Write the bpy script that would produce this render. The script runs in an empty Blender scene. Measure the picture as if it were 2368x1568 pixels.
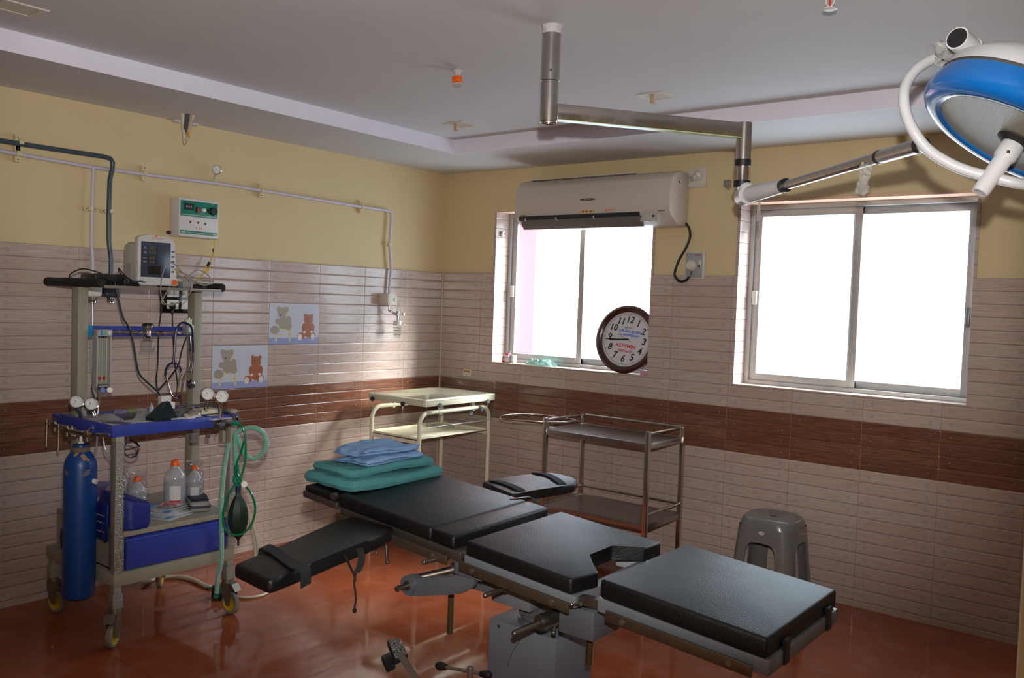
import bpy, bmesh, math, random
from mathutils import Vector, Matrix
C = bpy.context.scene.collection
sc = bpy.context.scene
PI = math.pi
random.seed(7)

# ------------------------------------------------------------- camera, light, exposure
cam_data = bpy.data.cameras.new('camera')
cam = bpy.data.objects.new('camera', cam_data); C.objects.link(cam); sc.camera = cam
cam_data.sensor_width = 36.0
cam_data.lens = 30.7801
cam_data.clip_start = 0.02
R_, U_, F_ = Vector((0.7825, 0.62164, 0.03553)), Vector((-0.05412, 0.01106, 0.99847)), Vector((-0.6203, 0.78323, -0.0423))
cam.matrix_world = Matrix(((R_.x, U_.x, -F_.x, 4.36549), (R_.y, U_.y, -F_.y, -4.67811), (R_.z, U_.z, -F_.z, 1.52651), (0, 0, 0, 1)))

world = bpy.data.worlds.new('daylight'); sc.world = world; world.use_nodes = True
wbg = world.node_tree.nodes['Background']
wbg.inputs[0].default_value = (0.77, 0.89, 1.0, 1); wbg.inputs[1].default_value = 7.0

sun_d = bpy.data.lights.new('sun', 'SUN'); sun_d.energy = 18.0; sun_d.angle = math.radians(20); sun_d.color = (1.0, 0.95, 0.86)
sun = bpy.data.objects.new('sun', sun_d); C.objects.link(sun); sun.location = (4, 5, 6)
sun.rotation_euler = Vector((-1.1, -0.85, -0.98)).to_track_quat('-Z', 'Y').to_euler()

# the camera's own pop-up flash, a little above the lens
fl_d = bpy.data.lights.new('camera_flash', 'SPOT'); fl_d.energy = 270; fl_d.color = (1.0, 0.96, 0.90)
fl_d.shadow_soft_size = 0.018; fl_d.spot_size = math.radians(74); fl_d.spot_blend = 0.55
fl = bpy.data.objects.new('camera_flash', fl_d); C.objects.link(fl)
fl.location = (4.361, -4.6435, 1.6865)
fl.scale = (1.09, 1, 1)
fl.rotation_euler = (F_ + U_ * 0.15).to_track_quat('-Z', 'Y').to_euler()

co_d = bpy.data.lights.new('added_door_fill', 'AREA'); co_d.size = 0.5; co_d.energy = 45; co_d.color = (1.0, 0.95, 0.85)  # fill lamp out of view, added to brighten the door frame edge
co = bpy.data.objects.new('added_door_fill', co_d); C.objects.link(co); co.location = (5.2, -5.0, 2.38)

sc.view_settings.view_transform = 'Standard'; sc.view_settings.look = 'None'
sc.view_settings.exposure = 0.0; sc.view_settings.gamma = 1.0; sc.view_settings.use_curve_mapping = False
sc.cycles.use_denoising = True
sc.cycles.max_bounces = 10; sc.cycles.diffuse_bounces = 5; sc.cycles.glossy_bounces = 5
sc.cycles.transmission_bounces = 8; sc.cycles.transparent_max_bounces = 16
sc.cycles.sample_clamp_indirect = 6.0
sc.cycles.caustics_reflective = False; sc.cycles.caustics_refractive = False

# light portals at the two window openings (guide the sky light in)
for nm, x0, x1, z0, z1 in (('portal', 0.475, 1.715, 1.105, 2.14), ('portal', 2.26, 3.47, 1.105, 2.12)):
    d = bpy.data.lights.new(nm, 'AREA'); d.shape = 'RECTANGLE'; d.size = x1 - x0; d.size_y = z1 - z0
    d.cycles.is_portal = True
    o = bpy.data.objects.new(nm, d); C.objects.link(o)
    o.location = ((x0 + x1) / 2, 0.24, (z0 + z1) / 2); o.rotation_euler = (-PI / 2, 0, 0)

# ------------------------------------------------------------- helpers
def lin(c):
    return tuple(((v / 255) / 12.92 if v / 255 <= 0.04045 else ((v / 255 + 0.055) / 1.055) ** 2.4) for v in c)
_M = {}
def mat(name, col, rough=0.5, metal=0.0, bump=0.0, bscale=60, coat=0.0, spec=0.5, vary=0.0, vscale=8, stretch=None, emit=None, alpha=None, trans=0.0, rvary=0.0):
    if name in _M: return _M[name]
    m = bpy.data.materials.new(name); m.use_nodes = True; _M[name] = m
    nt = m.node_tree; b = nt.nodes['Principled BSDF']; L = nt.links
    cc = lin(col); b.inputs['Base Color'].default_value = (*cc, 1)
    b.inputs['Roughness'].default_value = rough; b.inputs['Metallic'].default_value = metal
    b.inputs['Specular IOR Level'].default_value = spec
    if coat: b.inputs['Coat Weight'].default_value = coat; b.inputs['Coat Roughness'].default_value = 0.08
    if trans: b.inputs['Transmission Weight'].default_value = trans
    if alpha is not None: b.inputs['Alpha'].default_value = alpha
    if emit: b.inputs['Emission Color'].default_value = (*cc, 1); b.inputs['Emission Strength'].default_value = emit
    if bump or vary or rvary:
        tc = nt.nodes.new('ShaderNodeTexCoord'); mp = nt.nodes.new('ShaderNodeMapping')
        L.new(tc.outputs['Object'], mp.inputs['Vector'])
        if stretch: mp.inputs['Scale'].default_value = stretch
        if bump:
            n = nt.nodes.new('ShaderNodeTexNoise'); n.inputs['Scale'].default_value = bscale; n.inputs['Detail'].default_value = 4
            L.new(mp.outputs[0], n.inputs['Vector'])
            bp = nt.nodes.new('ShaderNodeBump'); bp.inputs['Strength'].default_value = bump; bp.inputs['Distance'].default_value = 0.01
            L.new(n.outputs['Fac'], bp.inputs['Height']); L.new(bp.outputs[0], b.inputs['Normal'])
        if vary or rvary:
            n2 = nt.nodes.new('ShaderNodeTexNoise'); n2.inputs['Scale'].default_value = vscale; n2.inputs['Detail'].default_value = 5
            L.new(mp.outputs[0], n2.inputs['Vector'])
            if vary:
                mx = nt.nodes.new('ShaderNodeMix'); mx.data_type = 'RGBA'
                mx.inputs[6].default_value = (*[v * (1 - vary) for v in cc], 1); mx.inputs[7].default_value = (*[min(1, v * (1 + vary)) for v in cc], 1)
                L.new(n2.outputs['Fac'], mx.inputs[0]); L.new(mx.outputs[2], b.inputs['Base Color'])
            if rvary:
                mr = nt.nodes.new('ShaderNodeMapRange'); mr.inputs[1].default_value = 0.3; mr.inputs[2].default_value = 0.7
                mr.inputs[3].default_value = max(0, rough - rvary); mr.inputs[4].default_value = min(1, rough + rvary)
                L.new(n2.outputs['Fac'], mr.inputs[0]); L.new(mr.outputs[0], b.inputs['Roughness'])
    return m
def clear(name, tint=(255, 255, 255), amount=0.15, rough=0.05, bump=0.0, bscale=40, body=0.0, bodycol=(255, 255, 255)):
    """clear plastic or glass: see-through with gloss on top"""
    if name in _M: return _M[name]
    m = bpy.data.materials.new(name); m.use_nodes = True; _M[name] = m
    nt = m.node_tree; L = nt.links; nt.nodes.remove(nt.nodes['Principled BSDF']); out = nt.nodes['Material Output']
    tr = nt.nodes.new('ShaderNodeBsdfTransparent'); tr.inputs[0].default_value = (*lin(tint), 1)
    gl = nt.nodes.new('ShaderNodeBsdfGlossy'); gl.inputs['Roughness'].default_value = rough
    fr = nt.nodes.new('ShaderNodeLayerWeight'); fr.inputs['Blend'].default_value = 0.35
    mr = nt.nodes.new('ShaderNodeMapRange'); mr.inputs[3].default_value = amount * 0.4; mr.inputs[4].default_value = min(1, amount * 4)
    L.new(fr.outputs['Facing'], mr.inputs[0])
    mx = nt.nodes.new('ShaderNodeMixShader'); L.new(mr.outputs[0], mx.inputs[0]); L.new(tr.outputs[0], mx.inputs[1]); L.new(gl.outputs[0], mx.inputs[2])
    if bump:
        tc = nt.nodes.new('ShaderNodeTexCoord'); n = nt.nodes.new('ShaderNodeTexNoise'); n.inputs['Scale'].default_value = bscale
        L.new(tc.outputs['Object'], n.inputs['Vector']); bp = nt.nodes.new('ShaderNodeBump'); bp.inputs['Strength'].default_value = bump; bp.inputs['Distance'].default_value = 0.02
        L.new(n.outputs['Fac'], bp.inputs['Height']); L.new(bp.outputs[0], gl.inputs['Normal']); L.new(bp.outputs[0], fr.inputs['Normal'])
    last = mx
    if body:
        df = nt.nodes.new('ShaderNodeBsdfDiffuse'); df.inputs[0].default_value = (*lin(bodycol), 1)
        m2 = nt.nodes.new('ShaderNodeMixShader'); m2.inputs[0].default_value = body
        L.new(mx.outputs[0], m2.inputs[1]); L.new(df.outputs[0], m2.inputs[2]); last = m2
    L.new(last.outputs[0], out.inputs[0])
    return m

_ROOT = {}
class MB:
    def __init__(s): s.bm = bmesh.new(); s.smooth = False
    def _xf(s, vs, M):
        if M is not None: bmesh.ops.transform(s.bm, matrix=M, verts=vs)
    def box(s, x0, x1, y0, y1, z0, z1, M=None, bev=0.0, seg=2):
        r = bmesh.ops.create_cube(s.bm, size=1); vs = r['verts']
        bmesh.ops.scale(s.bm, vec=(abs(x1 - x0), abs(y1 - y0), abs(z1 - z0)), verts=vs)
        bmesh.ops.translate(s.bm, vec=((x0 + x1) / 2, (y0 + y1) / 2, (z0 + z1) / 2), verts=vs)
        if bev:
            es = list({e for v in vs for e in v.link_edges})
            r2 = bmesh.ops.bevel(s.bm, geom=es, offset=bev, segments=seg, profile=0.5, affect='EDGES')
            vs = list({v for f in r2['faces'] for v in f.verts} | {v for v in vs if v.is_valid})
        s._xf(vs, M); return s
    def cyl(s, a, b, r, r2=None, n=20, caps=True):
        a = Vector(a); b = Vector(b); d = b - a
        q = d.to_track_quat('Z', 'Y').to_matrix().to_4x4()
        rr = bmesh.ops.create_cone(s.bm, cap_ends=caps, cap_tris=False, segments=n, radius1=r, radius2=r if r2 is None else r2, depth=d.length,
                                   matrix=Matrix.Translation((a + b) / 2) @ q)
        return s
    def ball(s, c, r, sc_=(1, 1, 1), n=16):
        rr = bmesh.ops.create_uvsphere(s.bm, u_segments=n, v_segments=max(6, n // 2), radius=r)
        bmesh.ops.scale(s.bm, vec=sc_, verts=rr['verts']); bmesh.ops.translate(s.bm, vec=c, verts=rr['verts']); return s
    def lathe(s, prof, origin=(0, 0, 0), axis=(0, 0, 1), n=32, ring=False):
        """profile of (radius, height) pairs turned about an axis"""
        q = Matrix.Translation(Vector(origin)) @ Vector(axis).to_track_quat('Z', 'Y').to_matrix().to_4x4()
        rows = []
        for r, h in prof:
            if r < 1e-6: rows.append([s.bm.verts.new(q @ Vector((0, 0, h)))])
            else: rows.append([s.bm.verts.new(q @ Vector((r * math.cos(2 * PI * i / n), r * math.sin(2 * PI * i / n), h))) for i in range(n)])
        if ring: rows.append(rows[0])
        for A, B in zip(rows, rows[1:]):
            for i in range(n):
                j = (i + 1) % n
                try:
                    if len(A) == 1 and len(B) == 1: continue
                    if len(A) == 1: s.bm.faces.new((A[0], B[j], B[i]))
                    elif len(B) == 1: s.bm.faces.new((A[i], A[j], B[0]))
                    else: s.bm.faces.new((A[i], A[j], B[j], B[i]))
                except ValueError: pass
        return s
    def tube(s, pts, r, n=8, closed=False, smooth=0, rad=None):
        P = [Vector(p) for p in pts]
        if smooth: P = spline(P, smooth, closed)
        m = len(P); rows = []; up = None
        for i in range(m):
            if closed: t = P[(i + 1) % m] - P[i - 1]
            else: t = P[min(i + 1, m - 1)] - P[max(i - 1, 0)]
            if t.length < 1e-9: t = Vector((0, 0, 1))
            t.normalize()
            if up is None:
                up = Vector((0, 0, 1)) if abs(t.z) < 0.9 else Vector((1, 0, 0))
            sd = t.cross(up)
            if sd.length < 1e-6: sd = t.cross(Vector((0, 1, 0)))
            sd.normalize(); up = sd.cross(t).normalized()
            rr = rad(i / max(1, m - 1)) if rad else r
            rows.append([s.bm.verts.new(P[i] + (sd * math.cos(2 * PI * k / n) + up * math.sin(2 * PI * k / n)) * rr) for k in range(n)])
        for i in range(m if closed else m - 1):
            A = rows[i]; B = rows[(i + 1) % m]
            for k in range(n):
                s.bm.faces.new((A[k], A[(k + 1) % n], B[(k + 1) % n], B[k]))
        if not closed:
            s.bm.faces.new(rows[0][::-1]); s.bm.faces.new(rows[-1])
        s.smooth = True; return s
    def ribbon(s, pts, w, th=0.002, side=(0, 0, 1), smooth=0):
        """flat strap: a thin box section swept along points, width along 'side'"""
        P = [Vector(p) for p in pts]
        if smooth: P = spline(P, smooth)
        rows = []; sd = Vector(side).normalized()
        for i in range(len(P)):
            t = (P[min(i + 1, len(P) - 1)] - P[max(i - 1, 0)]).normalized()
            nn = t.cross(sd).normalized()
            a, b = sd * w / 2, nn * th / 2
            rows.append([s.bm.verts.new(P[i] + v) for v in (a + b, -a + b, -a - b, a - b)])
        for A, B in zip(rows, rows[1:]):
            for k in range(4): s.bm.faces.new((A[k], A[(k + 1) % 4], B[(k + 1) % 4], B[k]))
        s.bm.faces.new(rows[0][::-1]); s.bm.faces.new(rows[-1]); return s
    def prism(s, bottom, top, bev=0.0, seg=3):
        """solid between two matching loops of 3-D points"""
        A = [s.bm.verts.new(p) for p in bottom]; B = [s.bm.verts.new(p) for p in top]; n = len(A)
        fs = [s.bm.faces.new(A[::-1]), s.bm.faces.new(B)]
        for i in range(n): fs.append(s.bm.faces.new((A[i], A[(i + 1) % n], B[(i + 1) % n], B[i])))
        if bev:
            es = list({e for f in fs for e in f.edges})
            bmesh.ops.bevel(s.bm, geom=es, offset=bev, segments=seg, profile=0.5, affect='EDGES')
        return s
    def slab(s, poly, axis, a, b, bev=0.0, seg=2):
        """polygon of 2-D points extruded along an axis from a to b"""
        f = {'x': lambda u, v, w: (w, u, v), 'y': lambda u, v, w: (u, w, v), 'z': lambda u, v, w: (u, v, w)}[axis]
        return s.prism([f(u, v, a) for u, v in poly], [f(u, v, b) for u, v in poly], bev, seg)
    def quad(s, *pts):
        s.bm.faces.new([s.bm.verts.new(p) for p in pts]); return s
    def build(s, name, m, parent=None, local=False, smooth=None, flat=False):
        bmesh.ops.recalc_face_normals(s.bm, faces=s.bm.faces[:])
        me = bpy.data.meshes.new(name); s.bm.to_mesh(me); s.bm.free()
        o = bpy.data.objects.new(name, me); C.objects.link(o); me.materials.append(m)
        me.polygons.foreach_set('use_smooth', [not flat] * len(me.polygons))
        if not flat:
            try: me.set_sharp_from_angle(angle=math.radians(38))
            except Exception: pass
        M = Matrix.Identity(4)
        if parent is not None:
            M = _ROOT.get(parent.name, Matrix.Identity(4)); o.parent = parent
            if not local: me.transform(M.inverted())
        _ROOT[o.name] = M
        return o
def spline(P, k=6, closed=False):
    out = []; n = len(P)
    for i in range(n if closed else n - 1):
        g = lambda j: P[j % n] if closed else P[max(0, min(n - 1, j))]
        p0, p1, p2, p3 = g(i - 1), g(i), g(i + 1), g(i + 2)
        for q in range(k):
            t = q / k
            out.append(0.5 * ((2 * p1) + (p2 - p0) * t + (2 * p0 - 5 * p1 + 4 * p2 - p3) * t * t + (3 * p1 - p0 - 3 * p2 + p3) * t ** 3))
    if not closed: out.append(P[-1].copy())
    return out
def thing(name, label, cat, loc=(0, 0, 0), rotz=0.0, group=None, kind=None):
    o = bpy.data.objects.new(name, None); C.objects.link(o); o.empty_display_size = 0.1
    o.location = loc; o.rotation_euler = (0, 0, rotz)
    _ROOT[o.name] = Matrix.Translation(Vector(loc)) @ Matrix.Rotation(rotz, 4, 'Z')
    return tag(o, label, cat, group, kind)
def tag(o, label=None, cat=None, group=None, kind=None):
    if label: o['label'] = label
    if cat: o['category'] = cat
    if group: o['group'] = group
    if kind: o['kind'] = kind
    return o
def copy_tree(o, parent=None):
    c = o.copy(); C.objects.link(c)
    if parent is not None: c.parent = parent
    _ROOT[c.name] = _ROOT.get(o.name)
    for ch in list(o.children): copy_tree(ch, c)
    return c
def place(c, loc, rotz=0.0):
    c.location = loc; c.rotation_euler = (0, 0, rotz)
    _ROOT[c.name] = Matrix.Translation(Vector(loc)) @ Matrix.Rotation(rotz, 4, 'Z')
def text(name, body, size, origin, right, up, m, parent, depth=0.0006, bold=False, shear=0.0, width=None, align='CENTER'):
    """raised lettering as a mesh, its reading direction 'right' and its upright 'up'"""
    cu = bpy.data.curves.new(name, 'FONT'); cu.body = body; cu.size = size; cu.extrude = depth; cu.align_x = align; cu.align_y = 'CENTER'
    cu.shear = shear; cu.resolution_u = 3
    if bold: cu.offset = size * 0.02
    o = bpy.data.objects.new(name, cu); C.objects.link(o)
    dg = bpy.context.evaluated_depsgraph_get(); me = bpy.data.meshes.new_from_object(o.evaluated_get(dg))
    bpy.data.objects.remove(o)
    r = Vector(right).normalized(); u = Vector(up).normalized(); n = r.cross(u)
    if width:
        w = max(v.co.x for v in me.vertices) - min(v.co.x for v in me.vertices); k = width / max(w, 1e-6)
    else: k = 1.0
    M = Matrix(((r.x, u.x, n.x, origin[0]), (r.y, u.y, n.y, origin[1]), (r.z, u.z, n.z, origin[2]), (0, 0, 0, 1))) @ Matrix.Diagonal((k, 1, 1, 1))
    me.transform(M); me.materials.clear(); me.materials.append(m)
    ob = bpy.data.objects.new(name, me); C.objects.link(ob)
    if parent is not None:
        R = _ROOT.get(parent.name, Matrix.Identity(4)); me.transform(R.inverted()); ob.parent = parent; _ROOT[ob.name] = R
    return ob
class Nodes:
    """small maths helper for node trees"""
    def __init__(s, nt): s.nt = nt
    def m(s, op, a, b=None, c=None):
        n = s.nt.nodes.new('ShaderNodeMath'); n.operation = op
        for i, v in enumerate((a, b, c)):
            if v is None: continue
            if isinstance(v, (int, float)): n.inputs[i].default_value = v
            else: s.nt.links.new(v, n.inputs[i])
        return n.outputs[0]
    def mix(s, f, a, b):
        n = s.nt.nodes.new('ShaderNodeMix'); n.data_type = 'RGBA'
        for i, v in ((0, f), (6, a), (7, b)):
            if isinstance(v, (int, float)): n.inputs[i].default_value = v
            elif isinstance(v, tuple): n.inputs[i].default_value = (*v, 1)
            else: s.nt.links.new(v, n.inputs[i])
        return n.outputs[2]

# ------------------------------------------------------------- wall, floor and ceiling materials
Z_B0, Z_B1, Z_T, ROW, TW = 0.7208, 0.9708, 1.7208, 0.0625, 0.375
def tile_material(name, uaxis, usign, uoff):
    m = bpy.data.materials.new(name); m.use_nodes = True; nt = m.node_tree; L = nt.links
    b = nt.nodes['Principled BSDF']; N = Nodes(nt)
    tc = nt.nodes.new('ShaderNodeTexCoord'); sp = nt.nodes.new('ShaderNodeSeparateXYZ'); L.new(tc.outputs['Object'], sp.inputs[0])
    u = N.m('ADD', N.m('MULTIPLY', sp.outputs[uaxis], usign), uoff); z = N.m('ADD', sp.outputs[2], 10 * ROW - Z_B0 % ROW)
    rr = N.m('DIVIDE', z, ROW); row = N.m('FLOOR', rr); fz = N.m('FRACT', rr)
    uu = N.m('DIVIDE', N.m('ADD', u, 100 * TW), TW); col = N.m('FLOOR', uu); fu = N.m('FRACT', uu)
    # plank and tile identity noise
    cb = nt.nodes.new('ShaderNodeCombineXYZ'); L.new(row, cb.inputs[0]); L.new(N.m('MODULO', col, 3), cb.inputs[1])
    wn = nt.nodes.new('ShaderNodeTexWhiteNoise'); wn.noise_dimensions = '3D'; L.new(cb.outputs[0], wn.inputs['Vector'])
    # grain stretched along the plank
    gv = nt.nodes.new('ShaderNodeCombineXYZ'); L.new(N.m('MULTIPLY', u, 9.0), gv.inputs[0]); L.new(N.m('MULTIPLY', sp.outputs[2], 260.0), gv.inputs[1]); L.new(wn.outputs['Value'], gv.inputs[2])
    gn = nt.nodes.new('ShaderNodeTexNoise'); gn.inputs['Scale'].default_value = 1.0; gn.inputs['Detail'].default_value = 5; gn.inputs['Roughness'].default_value = 0.65
    L.new(gv.outputs[0], gn.inputs['Vector'])
    brown = N.m('MULTIPLY', N.m('GREATER_THAN', sp.outputs[2], Z_B0), N.m('LESS_THAN', sp.outputs[2], Z_B1))
    gfac = N.m('MULTIPLY', N.m('SUBTRACT', gn.outputs['Fac'], 0.3), 2.2)
    light = N.mix(gfac, lin((168, 148, 141)), lin((208, 192, 184)))
    light = N.mix(N.m('MULTIPLY', wn.outputs['Value'], 0.45), light, lin((178, 152, 142)))
    dark = N.mix(gfac, lin((80, 48, 36)), lin((158, 112, 90)))
    dark = N.mix(N.m('MULTIPLY', wn.outputs['Value'], 0.5), dark, lin((96, 58, 46)))
    colr = N.mix(brown, light, dark)
    # grooves between planks, grout at tile joints
    dz = N.m('MINIMUM', fz, N.m('SUBTRACT', 1.0, fz)); du = N.m('MINIMUM', fu, N.m('SUBTRACT', 1.0, fu))
    groove = N.m('LESS_THAN', dz, 0.022); colr = N.mix(N.m('MULTIPLY', groove, 0.6), colr, lin((78, 60, 54)))
    joint = N.m('LESS_THAN', du, 0.0045); colr = N.mix(N.m('MULTIPLY', joint, 0.45), colr, N.mix(brown, lin((120, 100, 92)), lin((170, 130, 110))))
    # printed nail heads near both ends of every plank
    cx = N.m('SUBTRACT', N.m('MULTIPLY', du, TW), 0.047); cz = N.m('MULTIPLY', N.m('SUBTRACT', fz, 0.5), ROW)
    dist = N.m('SQRT', N.m('ADD', N.m('MULTIPLY', cx, cx), N.m('MULTIPLY', cz, cz)))
    nail = N.m('LESS_THAN', dist, 0.0072); ring = N.m('MULTIPLY', N.m('LESS_THAN', dist, 0.0088), N.m('GREATER_THAN', dist, 0.0066))
    colr = N.mix(N.m('MULTIPLY', nail, 0.7), colr, N.mix(brown, lin((160, 166, 170)), lin((118, 114, 110))))
    colr = N.mix(N.m('MULTIPLY', ring, 0.45), colr, N.mix(brown, lin((104, 98, 98)), lin((36, 24, 20))))
    L.new(colr, b.inputs['Base Color'])
    b.inputs['Roughness'].default_value = 0.16; b.inputs['Specular IOR Level'].default_value = 0.5
    prof = N.m('POWER', N.m('SUBTRACT', 1.0, N.m('MINIMUM', N.m('MULTIPLY', dz, 7.0), 1.0)), 2.0)
    profu = N.m('POWER', N.m('SUBTRACT', 1.0, N.m('MINIMUM', N.m('MULTIPLY', du, 70.0), 1.0)), 2.0)
    h = N.m('SUBTRACT', N.m('MULTIPLY', gn.outputs['Fac'], 0.05), N.m('ADD', prof, N.m('MULTIPLY', profu, 0.4)))
    big = nt.nodes.new('ShaderNodeTexNoise'); big.inputs['Scale'].default_value = 5.0; L.new(tc.outputs['Object'], big.inputs['Vector'])
    h = N.m('ADD', h, N.m('MULTIPLY', big.outputs['Fac'], 0.5))
    bp = nt.nodes.new('ShaderNodeBump'); bp.inputs['Strength'].default_value = 0.55; bp.inputs['Distance'].default_value = 0.004
    L.new(h, bp.inputs['Height']); L.new(bp.outputs[0], b.inputs['Normal'])
    return m
tile_left = tile_material('plank_tile_left_wall', 1, -1.0, 0.0)
tile_win = tile_material('plank_tile_window_wall', 0, 1.0, -0.36883)
tile_rev = tile_material('plank_tile_window_reveal', 1, 1.0, 0.1)

def plaster(name, col):
    m = mat(name, col, 0.75, bump=0.12, bscale=90, vary=0.05, vscale=3, spec=0.2)
    return m
cream = plaster('cream_wall_paint', (212, 192, 152))
ceil_m = plaster('ceiling_paint', (205, 204, 206))
step_m = plaster('ceiling_step_paint', (230, 228, 243))
peach = plaster('peach_reveal_paint', (226, 186, 160))
white_pl = plaster('corridor_paint', (215, 210, 200))

def floor_material():
    m = bpy.data.materials.new('terracotta_floor_tile'); m.use_nodes = True; nt = m.node_tree; L = nt.links
    b = nt.nodes['Principled BSDF']; N = Nodes(nt)
    tc = nt.nodes.new('ShaderNodeTexCoord'); sp = nt.nodes.new('ShaderNodeSeparateXYZ'); L.new(tc.outputs['Object'], sp.inputs[0])
    fx = N.m('FRACT', N.m('DIVIDE', N.m('ADD', sp.outputs[0], 6.0 - 0.49), 0.6)); fy = N.m('FRACT', N.m('DIVIDE', N.m('ADD', sp.outputs[1], 12.0 + 1.675), 0.6))
    d = N.m('MINIMUM', N.m('MINIMUM', fx, N.m('SUBTRACT', 1.0, fx)), N.m('MINIMUM', fy, N.m('SUBTRACT', 1.0, fy)))
    line = N.m('LESS_THAN', d, 0.0028)
    n = nt.nodes.new('ShaderNodeTexNoise'); n.inputs['Scale'].default_value = 2.2; n.inputs['Detail'].default_value = 8; L.new(tc.outputs['Object'], n.inputs['Vector'])
    c = N.mix(n.outputs['Fac'], lin((130, 63, 37)), lin((162, 84, 53)))
    c = N.mix(N.m('MULTIPLY', line, 0.7), c, lin((96, 52, 36)))
    n3 = nt.nodes.new('ShaderNodeTexNoise'); n3.inputs['Scale'].default_value = 6; n3.inputs['Detail'].default_value = 8; L.new(tc.outputs['Object'], n3.inputs['Vector'])
    dust = N.m('MULTIPLY', N.m('MAXIMUM', N.m('SUBTRACT', n3.outputs['Fac'], 0.5), 0.0), 0.5)
    c = N.mix(dust, c, lin((200, 170, 150)))
    L.new(c, b.inputs['Base Color']); b.inputs['Specular IOR Level'].default_value = 0.5
    mr = nt.nodes.new('ShaderNodeMapRange'); L.new(n3.outputs['Fac'], mr.inputs[0]); mr.inputs[1].default_value = 0.35; mr.inputs[2].default_value = 0.7; mr.inputs[3].default_value = 0.03; mr.inputs[4].default_value = 0.10
    L.new(mr.outputs[0], b.inputs['Roughness'])
    return m
floor_m = floor_material()

# ------------------------------------------------------------- room shell
CZ, TZ = 2.43, 2.513          # soffit and raised tray heights
RX, FY = 4.32, -5.6
W1 = (0.475, 1.715, 1.106, 2.146); W2 = (2.26, 3.474, 1.104, 2.136)
YO = 0.25
def struct(o, label=None):
    o['kind'] = 'structure'
    if label: o['label'] = label
    return o
b = MB(); b.box(-0.2, 6.2, -5.8, 0.3, -0.1, 0.0); struct(b.build('floor', floor_m), 'glossy terracotta tile floor')
# window wall in plaster: strips around the two openings
b = MB(); g = 0.010
xs = [-0.2, W1[0] + 0.012, W1[1] + 0.014, W2[0] + 0.012, W2[1] + 0.012, RX + 0.2]
b.box(xs[0], xs[5], g, YO, -0.05, W1[2] - 0.01)
b.box(xs[0], xs[5], g, YO, W1[3], 2.75)
b.box(xs[0], xs[1], g, YO, W1[2] - 0.01, W1[3]); b.box(xs[2], xs[3], g, YO, W1[2] - 0.01, W1[3]); b.box(xs[4], xs[5], g, YO, W1[2] - 0.01, W1[3])
struct(b.build('wall_back', cream), 'cream painted window wall above plank tiles')
# plank tile cladding on the window wall
b = MB(); T = Z_T
b.box(0.0, RX, 0.0, g, 0.0, W1[2]); b.box(0.0, W1[0], 0.0, g, W1[2], T); b.box(W1[1], W2[0], 0.0, g, W1[2], T); b.box(W2[1], RX, 0.0, g, W1[2], T)
struct(b.build('trim_1', tile_win), 'pinkish plank tiles with a brown band under the windows')
b = MB(); b.box(-0.2, -g, -5.8, g, -0.05, 2.75); struct(b.build('wall_left', cream), 'cream painted wall above plank tiles on the left')
b = MB(); b.box(-g, 0.0, -5.6, 0.0, 0.0, T); struct(b.build('trim_2', tile_left), 'pinkish plank tiles with a brown band on the left wall')
# the two side reveals and sills of the windows
b = MB()
for w in (W1, W2):
    b.box(w[0] - 0.004, w[0] + 0.014, 0.0005, 0.16, w[2], w[3]); b.box(w[1], w[1] + 0.0135, 0.0005, 0.16, w[2], w[3])
struct(b.build('trim_3', tile_rev), 'plank tiles lining the sides of the window recesses')
b = MB()
for w in (W1, W2): b.box(w[0], w[1], 0.0005, 0.2, w[2] - 0.012, w[2])
struct(b.build('trim_4', mat('sill_stone', (205, 188, 176), 0.3, vary=0.05)), 'pale stone window sills')
b = MB()
for w in (W1, W2): b.box(w[0] + 0.014, w[1], 0.012, 0.2, w[3] - 0.006, w[3] + 0.01)
struct(b.build('trim_5', peach), 'peach underside of the window lintels')
# right wall with the doorway the photograph was taken from
b = MB(); b.box(RX, RX + 0.16, -4.29811, 0.0, -0.05, 2.75); b.box(RX, RX + 0.16, -5.8, -5.29811, -0.05, 2.75); b.box(RX, RX + 0.16, -5.29811, -4.29811, 2.12, 2.75)
struct(b.build('wall_right', cream), 'cream wall with the doorway')
b = MB(); b.box(-0.2, RX + 0.2, FY - 0.2, FY, -0.05, 2.75); struct(b.build('wall_front', cream), 'cream wall opposite the windows')
b = MB(); b.box(RX + 1.6, RX + 1.75, -5.8, 0.3, -0.05, 2.75); b.box(RX + 0.16, RX + 1.6, -5.8, -5.65, -0.05, 2.75); b.box(RX + 0.16, RX + 1.6, -3.0, -2.9, -0.05, 2.75)  # unseen walls, added so the bright sky doesn't flood in through the doorway
struct(b.build('wall_added_corridor', white_pl), 'unseen corridor walls added beyond the doorway to block the sky light')
# ceiling: soffit ring plus a raised tray
TX0, TY1, TX1, TY0 = 0.655, -0.640, 4.28, -5.0
b = MB()
b.box(-0.2, TX0, -5.8, 0.3, CZ, 2.75); b.box(TX1, 6.2, -5.8, 0.3, CZ, 2.75); b.box(TX0, TX1, TY1, 0.3, CZ, 2.75); b.box(TX0, TX1, -5.8, TY0, CZ, 2.75)
b.box(TX0, TX1, TY0, TY1, TZ, 2.75)
struct(b.build('ceiling', ceil_m), 'grey white stepped ceiling')
b = MB(); e = 0.006
b.box(TX0 - 0.0, TX0 + e, TY0, TY1, CZ - 0.0005, TZ); b.box(TX0, TX1, TY1 - e, TY1, CZ - 0.0005, TZ); b.box(TX1 - e, TX1, TY0, TY1, CZ - 0.0005, TZ); b.box(TX0, TX1, TY0, TY0 + e, CZ - 0.0005, TZ)
struct(b.build('trim_6', step_m), 'pale lilac vertical face of the ceiling step')
b = MB(); b.tube([(0.004, -0.004, 0.01), (0.004, -0.004, Z_T)], 0.006, 8)
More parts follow.
